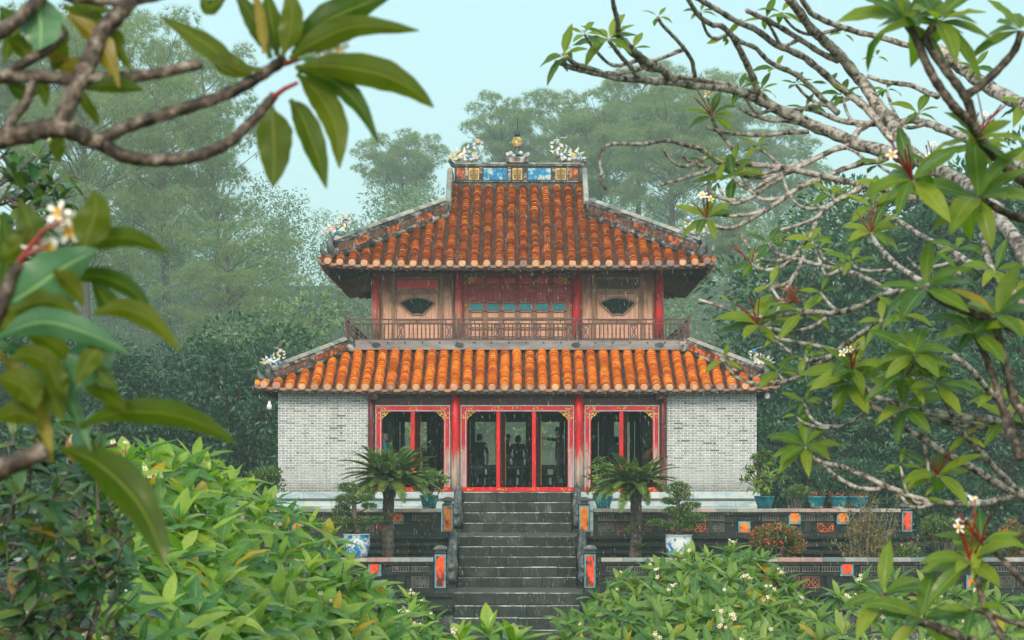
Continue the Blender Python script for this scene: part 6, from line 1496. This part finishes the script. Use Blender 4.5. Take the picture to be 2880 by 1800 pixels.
for pts, w_, m, rl, dz in (([(815,166),(900,110),(1010,72),(1178,86)],66,A,0.35,.02),([(822,152),(900,70),(1000,20),(1110,-20)],84,A,0.2,.03),([(830,190),(930,185),(1060,205),(1150,245),(1220,302)],78,A,0.4,.02),([(838,196),(930,225),(1005,290),(1067,405)],52,A,0.6,.04),([(835,207),(900,270),(945,360),(955,474)],74,A,0.5,.03),([(815,280),(850,330),(890,430),(918,530)],64,A,0.4,.02),([(765,300),(768,360),(772,440),(768,526)],92,A,0.1,.02),
        ([(735,195),(660,185),(590,130),(520,85),(455,48)],58,A,0.5,.03),([(762,165),(735,90),(700,30),(660,-30)],54,A,0.5,.02),([(780,158),(770,90),(758,30),(752,-30)],52,A,0.3,.01),([(795,155),(815,90),(822,30),(808,-30)],62,A,0.2,.0),([(745,150),(735,60),(722,-20)],30,C_,0.6,.0),([(715,-10),(722,60),(722,118)],28,C_,0.7,.0),([(840,165),(870,155),(890,160)],36,B_,0.2,.0),
        ([(118,-15),(112,40),(116,90),(110,140)],112,B_,0.0,.05),([(178,18),(250,50),(310,110),(372,202)],52,A,0.5,.02),([(190,40),(255,90),(300,150),(336,248)],58,C_,0.4,.02),([(228,246),(290,238),(350,240),(404,254)],44,A,0.5,.0),([(225,235),(240,290),(262,320),(278,355)],30,A,0.4,.0),([(150,385),(160,410),(166,455)],46,A,0.3,.0),([(20,110),(60,130),(85,180)],52,A,0.4,.0),([(150,100),(160,150),(150,200)],60,A,0.6,.0),([(195,0),(250,22),(310,28)],36,A,0.3,.0),([(565,-10),(590,20),(640,-15)],40,A,0.2,.0),([(130,150),(190,185),(235,160)],44,C_,0.6,.0),([(590,150),(650,185),(710,208)],62,A,0.3,.0),([(60,60),(30,110),(10,180)],46,A,0.5,.0),([(300,70),(330,100),(352,125)],26,A,0.5,.0),([(0,20),(30,60),(70,80)],48,A,0.4,.0),([(140,60),(170,100),(165,150)],44,A,0.3,.0),([(20,230),(60,260),(110,262)],40,A,0.4,.0),([(95,210),(120,250),(130,300)],36,A,0.4,.0),([(240,130),(280,150),(300,195)],34,A,0.4,.0)): big_leaf(nb, pts, w_, DN+rng.uniform(-.05,.05), m, rl, dz=dz)
fr_ = random.Random(4)
for (u,v) in ((925,135),(905,145),(945,150)): 
    for q in range(2): inst("flower", FLOWER, nb, at(u+fr_.uniform(-12,12),v+fr_.uniform(-10,10),DN-D0), frame(Vector((fr_.uniform(-1,1),.2,fr_.uniform(-1,1))), (fr_.uniform(-.6,.6),-.8,fr_.uniform(-.6,.6))) @ Matrix.Scale(0.028,3))
part("flower_stalk", MB().tube([at(770,272,DN-D0),at(800,250,DN-D0),at(838,232,DN-D0)],[.006,.005,.004],6).tube([at(800,180,DN-D0),at(860,160,DN-D0),at(915,145,DN-D0)],[.006,.005,.004],6), M_redstalk, nb)
# near leaves, middle left
DM = 4.0
nl_ = thing("plumeria_branch", "blurred plumeria sprays with big leaves hanging at the middle left edge", "plumeria", (px(-750,DM-D0+.4),DM-D0+.4,GZ)); dm = lambda u,v: DM
part("trunk", MB().tube([(px(-750,DM-D0+.4),DM-D0+.4,GZ-.1),(px(-700,DM-D0+.3),DM-D0+.3,-2.0),at(-420,1500,DM-D0+.2),at(-120,1370,DM-D0),at(-30,1330,DM-D0)], [0.08,0.065,0.04,0.026,0.02], 9), M_plumbark2, nl_, True)
limb(nl_, [(-50,1340),(60,1292),(128,1262)], 62, 52, dm, M_plumbark2); limb(nl_, [(-60,1000),(0,860),(25,790),(60,740)], 44, 34, dm, M_plumbark2)
part("trunk", MB().tube([at(-420,1500,DM-D0+.2),at(-250,1250,DM-D0+.1),at(-60,1000,DM-D0)], [0.036,0.028,0.015], 8), M_plumbark2, nl_, True)
for pts, w_, m, rl, dz in (([(0,868),(80,820),(180,750),(275,702)],122,B_,0.1,.05),([(185,705),(270,678),(370,668),(478,713)],56,A,0.5,.0),([(200,790),(270,775),(370,815),(447,912)],52,A,0.6,.02),([(265,880),(350,868),(430,905),(510,988)],58,A,0.3,.02),([(-10,950),(110,905),(230,930),(362,992)],74,B_,0.3,.04),([(40,875),(110,845),(170,855),(228,895)],60,A,0.3,.0),([(235,705),(250,650),(270,590),(262,538)],92,A,0.1,.0),
        ([(225,1200),(330,1160),(480,1165),(585,1200),(664,1249)],66,A,0.5,.02),([(-20,960),(90,1010),(190,1120),(256,1268)],58,B_,0.5,.04),([(-10,985),(70,1080),(120,1190),(146,1305)],54,C_,0.5,.03),([(205,1115),(235,1050),(268,985),(292,925)],118,B_,0.1,.0),([(165,1258),(270,1300),(370,1390),(430,1490),(464,1592)],104,A,0.4,.08),([(0,600),(20,680),(18,760),(-5,850)],60,A,0.3,.0),([(60,700),(90,660),(80,620),(55,560)],70,A,0.4,.0),([(260,790),(300,850),(330,890)],58,A,0.5,.0),([(-10,1060),(70,1090),(100,1150)],90,A,0.3,.0),([(130,1000),(160,1080),(190,1110)],70,A,0.4,.0),([(-10,930),(40,900),(70,880)],90,A,0.3,.0),([(240,1090),(300,1110),(360,1165)],50,A,0.5,.0),([(30,1010),(90,1000),(150,1040),(190,1100)],64,A,0.4,.0),([(60,930),(140,960),(210,1030)],60,A,0.5,.0),([(150,760),(200,800),(235,860)],54,A,0.5,.0),([(60,800),(110,800),(160,830)],60,A,0.2,.0),([(300,960),(250,1010),(215,1080)],60,A,0.4,.0),([(0,720),(40,700),(90,640)],70,A,0.3,.0),([(-10,1180),(50,1160),(110,1190)],64,A,0.4,.0),([(180,1180),(150,1120),(140,1060)],56,A,0.5,.0),([(330,1090),(290,1060),(260,1010)],40,A,0.5,.0)): big_leaf(nl_, pts, w_, DM+rng.uniform(-.06,.06), m, rl, dz=dz)
for (u,v) in ((95,680),(125,690),(140,700),(165,600),(180,620),(195,650)): inst("flower", FLOWER, nl_, at(u,v,DM-D0+.02), frame(Vector((fr_.uniform(-1,1),.2,fr_.uniform(-1,1))), (fr_.uniform(-.6,.6),-.8,fr_.uniform(-.3,.6))) @ Matrix.Scale(0.025,3))
part("flower_stalk", MB().tube([at(40,760,DM-D0),at(70,720,DM-D0),at(130,690,DM-D0)],[.006,.005,.003],6).tube([at(50,740,DM-D0),at(120,650,DM-D0),at(180,620,DM-D0)],[.006,.005,.003],6), M_redstalk, nl_)

# ------------------------------------------------------------------ bare-branched plumeria tree, right
DR = lambda u,v: 12.2+0.9*math.sin(u*0.0031+v*0.0023)+0.5*math.sin(v*0.006)
DQ = lambda u,v: 7.6+0.25*math.sin(u*0.004+v*0.003)
rt = thing("plumeria_tree", "lichen-grey plumeria tree with long bare limbs reaching in from the right", "plumeria", (px(3120,12.4-D0),12.4-D0,GZ))
rn = thing("plumeria_tree", "nearer plumeria with big dark leaves along the right frame edge", "plumeria", (px(3300,7.8-D0),7.8-D0,GZ))
BRANCH = [([(1565,175),(1609,190),(1656,202),(1704,212),(1759,222),(1807,225),(1847,230),(1886,230),(1946,238),(2005,243),(2057,249),(2101,264),(2144,284),(2182,303),(2281,351),(2352,379),(2432,411),(2519,432),(2559,456)],14,40),
 ([(1589,159),(1617,179),(1672,196),(1706,212)],14,15),([(1724,-12),(1728,20),(1738,60),(1740,99),(1763,123),(1787,147),(1807,167),(1835,179),(1867,198),(1898,226)],13,28),([(1712,111),(1736,147),(1760,175),(1783,202),(1797,222)],12,14),([(1704,206),(1744,206),(1791,195),(1830,184)],12,14),
 ([(1851,50),(1867,75),(1898,107),(1926,139),(1946,171),(1952,202),(1954,222)],10,14),([(1883,212),(1926,218),(1986,226),(2033,236),(2069,250)],13,15),
 ([(1704,532),(1688,504),(1693,488),(1688,464),(1688,429),(1708,409),(1748,404),(1807,405),(1847,398),(1886,396),(1926,406),(1966,418),(1998,438),(2025,456),(2105,462),(2200,470),(2249,481),(2320,496),(2376,509),(2439,525),(2499,540),(2570,560)],8,20),
 ([(1859,520),(1886,512),(1926,500),(1982,483),(2002,466)],9,13),([(1986,357),(2045,373),(2125,380),(2200,375),(2273,369)],11,14),([(2002,329),(2013,357),(2037,389),(2061,425),(2069,458)],11,13),([(2081,305),(2117,325),(2164,338),(2200,339),(2249,346)],10,13),([(1912,432),(1934,452),(1966,464),(1998,473)],8,12),
 ([(2065,500),(2085,522),(2117,532),(2148,516),(2178,496),(2225,482),(2289,448),(2352,420),(2386,407),(2416,365),(2450,345)],11,19),([(1999,538),(2021,555),(2062,563),(2111,557),(2151,528),(2200,500)],10,14),([(1989,617),(2021,640),(2062,641),(2102,621),(2151,593),(2204,557),(2256,524),(2309,504)],11,16),([(2017,603),(2062,608),(2111,603),(2140,594)],10,11),
 ([(2179,652),(2224,640),(2277,623),(2300,610),(2329,581),(2366,557),(2424,525)],9,18),([(2115,739),(2131,755),(2167,759),(2204,747),(2232,723),(2256,690),(2281,662),(2292,628)],10,14),([(2139,919),(2163,909),(2184,885),(2196,856),(2208,824),(2224,792),(2244,759),(2264,715)],12,13),
 ([(2163,688),(2192,715),(2244,731),(2305,747),(2366,759),(2418,775),(2467,800),(2510,822)],11,15),([(2305,700),(2317,727),(2346,743),(2380,760)],7,10),([(1965,844),(2021,860),(2074,881),(2127,891),(2184,889),(2244,883),(2305,876),(2337,881),(2386,871),(2435,854),(2499,824),(2589,810),(2700,770)],9,18),
 ([(2151,921),(2204,931),(2244,931),(2289,917),(2325,893)],10,12),([(2159,933),(2192,952),(2244,962),(2305,974),(2350,985)],9,12),([(2038,1018),(2054,1047),(2086,1067),(2127,1081),(2175,1081),(2224,1069),(2265,1051),(2305,1022),(2346,998),(2386,962),(2480,900)],10,16),([(2190,1051),(2202,1066),(2215,1070)],6,8),
 ([(2396,739),(2410,755),(2447,763),(2508,759)],8,11),([(2451,658),(2467,686),(2499,723),(2540,759),(2592,792)],13,18),([(2455,585),(2483,605),(2528,622),(2589,662),(2650,694),(2710,727),(2771,767),(2900,850)],12,22),([(2700,500),(2791,593),(2832,642),(2880,711),(2960,830)],34,52),
 ([(2217,-8),(2261,52),(2309,107),(2352,147),(2400,206),(2432,240),(2467,294),(2503,337),(2535,393),(2556,430),(2640,480),(2720,520),(2800,590)],26,46),([(2253,-8),(2281,36),(2330,62),(2376,79),(2416,91),(2471,103),(2560,130)],17,17),([(2100,30),(2130,44),(2190,75),(2249,111),(2301,143),(2356,172)],14,18),
 ([(1955,-8),(1998,16),(2037,40),(2085,67),(2125,83),(2182,123),(2249,155),(2297,190),(2352,238),(2400,274),(2439,305),(2467,341),(2507,391)],15,25),([(2060,100),(2085,117),(2125,136),(2170,178),(2241,210),(2281,246),(2320,286),(2358,319)],12,18),([(1930,-10),(1962,40),(1998,67),(2028,72),(2053,95),(2081,139),(2101,183),(2121,226),(2131,270)],13,22),
 ([(2439,214),(2487,230),(2547,238),(2586,250),(2638,272)],12,17),([(2634,135),(2666,159),(2705,190),(2749,222),(2805,262),(2880,300),(2980,360)],34,44),([(2265,305),(2309,318),(2368,341),(2447,347),(2527,345),(2566,338),(2606,347),(2658,366),(2760,410),(2900,480)],14,26),([(2336,490),(2384,473),(2432,457),(2475,452),(2520,432)],14,20),
 ([(2266,1258),(2298,1294),(2338,1306),(2397,1325),(2445,1345),(2497,1370),(2556,1394),(2636,1413),(2715,1417),(2774,1413),(2834,1397),(2900,1370)],12,21),([(2314,1306),(2358,1345),(2405,1369),(2457,1376),(2492,1368)],11,14),([(2400,1040),(2417,1071),(2457,1111),(2509,1131),(2556,1151)],13,18),
 ([(2390,1083),(2421,1115),(2461,1143),(2509,1175),(2556,1210),(2596,1234),(2655,1274),(2715,1306),(2774,1341),(2834,1377),(2900,1400)],12,24),([(2243,1175),(2266,1190),(2310,1204),(2358,1200),(2405,1179),(2447,1147)],7,11),([(2544,1151),(2596,1159),(2675,1167),(2774,1179),(2880,1198),(2960,1210)],20,28),([(2560,1165),(2620,1182),(2715,1195),(2834,1217),(2940,1220)],14,20),
 ([(2592,1139),(2600,1190),(2596,1238),(2608,1286),(2612,1357)],12,9),([(2636,1337),(2655,1353),(2695,1381),(2735,1401),(2760,1414)],11,14),([(2675,1194),(2715,1226),(2762,1278),(2806,1325),(2845,1363),(2900,1420)],14,22),([(2540,1060),(2560,1040),(2572,1000)],10,12),([(2760,660),(2790,760),(2850,830),(2920,880)],16,26),([(2680,1000),(2730,1040),(2790,1110),(2850,1180)],16,20),([(2633,1083),(2660,1130),(2680,1168)],10,14),([(2582,321),(2580,340)],8,10),([(2741,195),(2750,215)],8,9),([(2340,551),(2350,566)],8,9)]
for pts, a, b in BRANCH: limb(rt, pts, a, b, DR, M_plumbark, n=7)
rw = random.Random(77); XTRA = []
for pts, a, b in BRANCH:
    if len(pts) < 6 or pts[0][0] > 2700: continue
    for _ in range(2 if len(pts) > 9 else 1):
        k = rw.randrange(len(pts)//2, len(pts)-1); u, v = pts[k]
        if u < 1750 or u > 2750: continue
        du, dv = -rw.uniform(60,190), rw.uniform(-60,45); c = (u+du*.5, v+dv*.2+rw.uniform(5,26)); e = (u+du, v+dv-rw.uniform(10,60))
        limb(rt, [(u,v),c,(u+du*.8,v+dv*.6),e], 12, 8, DR, M_plumbark, n=6)
        if rw.random() < .75: XTRA.append((e[0],e[1]-2,rw.uniform(80,130),rw.uniform(46,78),rw.randint(4,7),0))
part("trunk", MB().tube([(px(3120,12.4-D0),12.4-D0,GZ-.1),(px(3110,12.4-D0),12.4-D0,-2.2),at(3080,1500,12.3-D0),at(3040,1180,12.3-D0),at(2990,900,12.3-D0),at(2950,800,12.3-D0)], [0.14,0.12,0.10,0.085,0.07,0.05], 10), M_plumbark, rt, True)
part("trunk", MB().tube([at(3040,1180,12.3-D0),at(2980,600,12.4-D0),at(2960,350,12.4-D0)], [0.06,0.055,0.04], 9), M_plumbark, rt, True)
NEARB = [([(2634,63),(2606,107),(2642,171),(2678,222),(2709,266),(2725,300),(2737,349),(2765,401),(2813,456),(2880,512),(2980,590)],24,32),([(2717,268),(2765,234),(2813,190),(2856,139),(2872,87)],26,20),([(2547,62),(2582,115),(2602,167),(2626,222),(2658,270),(2693,310),(2735,350)],24,28),([(2757,560),(2811,589),(2880,617),(2990,650)],20,28),([(2605,812),(2649,844),(2710,869),(2791,901),(2880,933),(2990,970)],22,30),
 ([(2566,508),(2590,540),(2640,570),(2757,562)],16,16),([(2484,1674),(2504,1700),(2547,1730),(2590,1746),(2630,1760),(2680,1780),(2740,1804),(2900,1850)],22,28),([(2729,1581),(2742,1617),(2756,1657),(2766,1697),(2782,1730),(2812,1780),(2840,1830)],17,20),([(2762,1525),(2812,1565),(2845,1601),(2880,1634),(2980,1700)],14,22),([(2799,889),(2805,940),(2830,1040),(2850,1120),(2900,1200)],20,30),([(2742,937),(2770,1000),(2800,1080),(2830,1180),(2870,1290)],20,26),([(2739,1717),(2789,1729),(2828,1743),(2880,1758)],10,16)]
for pts, a, b in NEARB: limb(rn, pts, a, b, DQ, M_plumbark2, n=9)
part("trunk", MB().tube([(px(3300,7.8-D0),7.8-D0,GZ-.1),(px(3280,7.8-D0),7.8-D0,-2.5),at(3150,1750,7.7-D0),at(3060,1200,7.7-D0),at(3020,900,7.7-D0),at(2990,590,7.7-D0)], [0.12,0.10,0.07,0.05,0.045,0.03], 9), M_plumbark2, rn, True)
part("trunk", MB().tube([at(3150,1750,7.7-D0),at(3000,1840,7.7-D0),at(2890,1845,7.6-D0)], [0.05,0.03,0.018], 8), M_plumbark2, rn, True)
ROS = [(1712,109,100,98,10,0),(1587,157,150,92,8,0),(1851,48,80,52,4,0),(2042,100,-70,62,4,0),(2002,327,110,105,9,1),(1979,450,110,60,5,0),(2063,498,140,118,6,0),(1988,613,110,100,8,1),(2182,194,90,66,4,0),(2332,236,100,54,3,0),(2265,303,110,58,4,0),(2372,95,80,40,3,0),(2465,160,100,42,3,0),(2455,583,110,115,8,0),(2163,685,100,80,7,0),(2114,742,130,74,6,2),(2305,698,90,55,3,0),(2396,735,95,80,7,0),(2451,655,100,110,11,2),(2131,912,110,135,9,2),(2055,850,60,42,3,0),(2255,880,80,112,5,3),(2037,1014,110,66,3,0),(2190,1046,80,90,7,0),(2340,550,90,95,8,0),(2582,320,90,85,7,0),(2741,192,90,66,7,0),
 (2265,1255,120,122,13,0),(2243,1172,80,46,3,0),(2390,1078,120,135,10,0),(2397,1038,100,145,12,1),(2540,1058,80,135,10,0),(2636,1335,90,142,10,1),(2543,1149,150,145,7,0),(2633,1082,80,122,8,3),(2572,993,95,150,12,0),(2540,888,80,90,7,0),(2690,700,90,100,7,0),(2800,760,100,110,8,0),(2480,905,120,90,6,0),(2760,410,90,110,8,1),(2860,470,90,120,8,0),(2700,770,80,110,7,0),(2500,540,90,95,7,0),(2620,480,90,100,7,1),(2830,1180,100,110,7,0),(2790,1110,90,110,7,0),(2850,830,80,110,7,0),(2600,1400,100,60,3,0),(2880,300,90,100,7,0),(2715,1226,70,90,5,0)]
NEAR = [(2545,58,60,215,12,0),(2634,60,70,200,11,0),(2872,85,80,180,10,0),(2752,560,120,215,13,0),(2566,506,140,180,9,1),(2603,812,120,185,9,0),(2799,887,95,185,11,0),(2742,935,90,165,9,0),(2729,1579,110,165,10,1),(2590,1742,95,175,10,0),(2484,1672,130,165,6,0),(2760,1525,120,120,6,1),(2740,395,60,150,7,1),(2735,1715,110,120,6,0)]
ROS += XTRA
for root, lst, dist, mat, seed in ((rt, ROS, DR, M_leaf_tree, 51), (rn, NEAR, DQ, M_leaf_near if False else M_leaf_tree, 52)):
    r = random.Random(seed); recs = []; meshes = leafset(mat)
    for (u,v,ang,lp,n,fl) in lst:
        D = dist(u,v); p = at(u,v,D-D0); ax = Vector((math.cos(R(ang)), -0.35+r.uniform(-.2,.2), math.sin(R(ang))+0.25)).normalized(); s0 = lp*D/FPX*(0.98 if root is rt else 1.0)
        for d, up, f in leaf_dirs(ax, n, r, 30, 112):
            s = s0*r.uniform(.72,1.1); recs.append((p+d*0.012, d, Vector(up)*.6+Vector((0,-.75,.45)), s, r.choice((0,1,2,3,4,5)), s/D))
        if fl == 1: put_flowers(root, p, ax, r.randint(1,3), r, 0.026)
        if fl in (1,2):
            mb = MB()
            for k in range(4): q = p+ax*0.03+(ax+Vector((r.gauss(0,.5),r.gauss(0,.4),r.gauss(0,.3)))).normalized()*r.uniform(.08,.16); mb.tube([p, p.lerp(q,.5)+Vector((r.uniform(-.01,.01),0,.01)), q], [.0042,.0036,.003], 5)
            part("flower_stalk", mb, M_redstalk, root)
        if fl == 3:
            mb = MB()
            for k in range(40): q = p+Vector((-.05,0,.09))+Vector((r.gauss(0,.035),r.gauss(0,.03),r.gauss(0,.03))); mb.tube([p+Vector((-.04,0,.06)), q], [.003,.005], 4)
            part("dry_flower_head", mb, M_deadstalk, root)
    put_leaves(root, recs, meshes, PT, 320)
# ------------------------------------------------------------------ haze (rain mist) and falling drops
hz = MB().box(-340, 340, -120, 480, -8, 70)
m = bpy.data.materials.new("rain_haze"); m.use_nodes = True; t = m.node_tree; t.nodes.clear()
o_ = t.nodes.new("ShaderNodeOutputMaterial"); pv_ = t.nodes.new("ShaderNodeVolumePrincipled"); pv_.inputs['Color'].default_value = (0.76, 0.98, 0.95, 1); pv_.inputs['Density'].default_value = 0.00085; pv_.inputs['Anisotropy'].default_value = 0.0
t.links.new(pv_.outputs[0], o_.inputs['Volume'])
hb = part("haze", hz, m); tag(hb, "rain mist filling the air", "haze", kind="stuff")

rr_ = random.Random(99); P, D, S = [], [], []
for k in range(22000):
    Yd = -D0+22+(46)*rr_.random()**0.7; q = at(rr_.uniform(-60,2940), rr_.uniform(-40,1840), Yd)
    P.append(q[:]); D.append((0.16+rr_.uniform(-.03,.03), rr_.uniform(-.03,.03), -1)); S.append(rr_.uniform(.05,.10))
dr = (np.array([(0,0,0),(.012,.4,0),(0,1,0),(-.012,.4,0),(0,.4,.012),(0,.4,-.012)]), np.array([(0,1,4),(0,4,3),(0,3,5),(0,5,1),(2,4,1),(2,3,4),(2,5,3),(2,1,5)]), np.zeros((6,2)))
V, F, UV = scatter(dr, P, D, np.tile(np.array([[0,-1.0,0.1]]),(len(P),1)), S)
M_drop = mk("raindrop", lambda N, p: (0.82,0.90,0.90), 0.1, 0.5)
o = bpy.data.objects.new("rain", npmesh("rain", V, F, M_drop)); link(o); tag(o, "fine rain falling in front of the pavilion", "rain", kind="stuff")
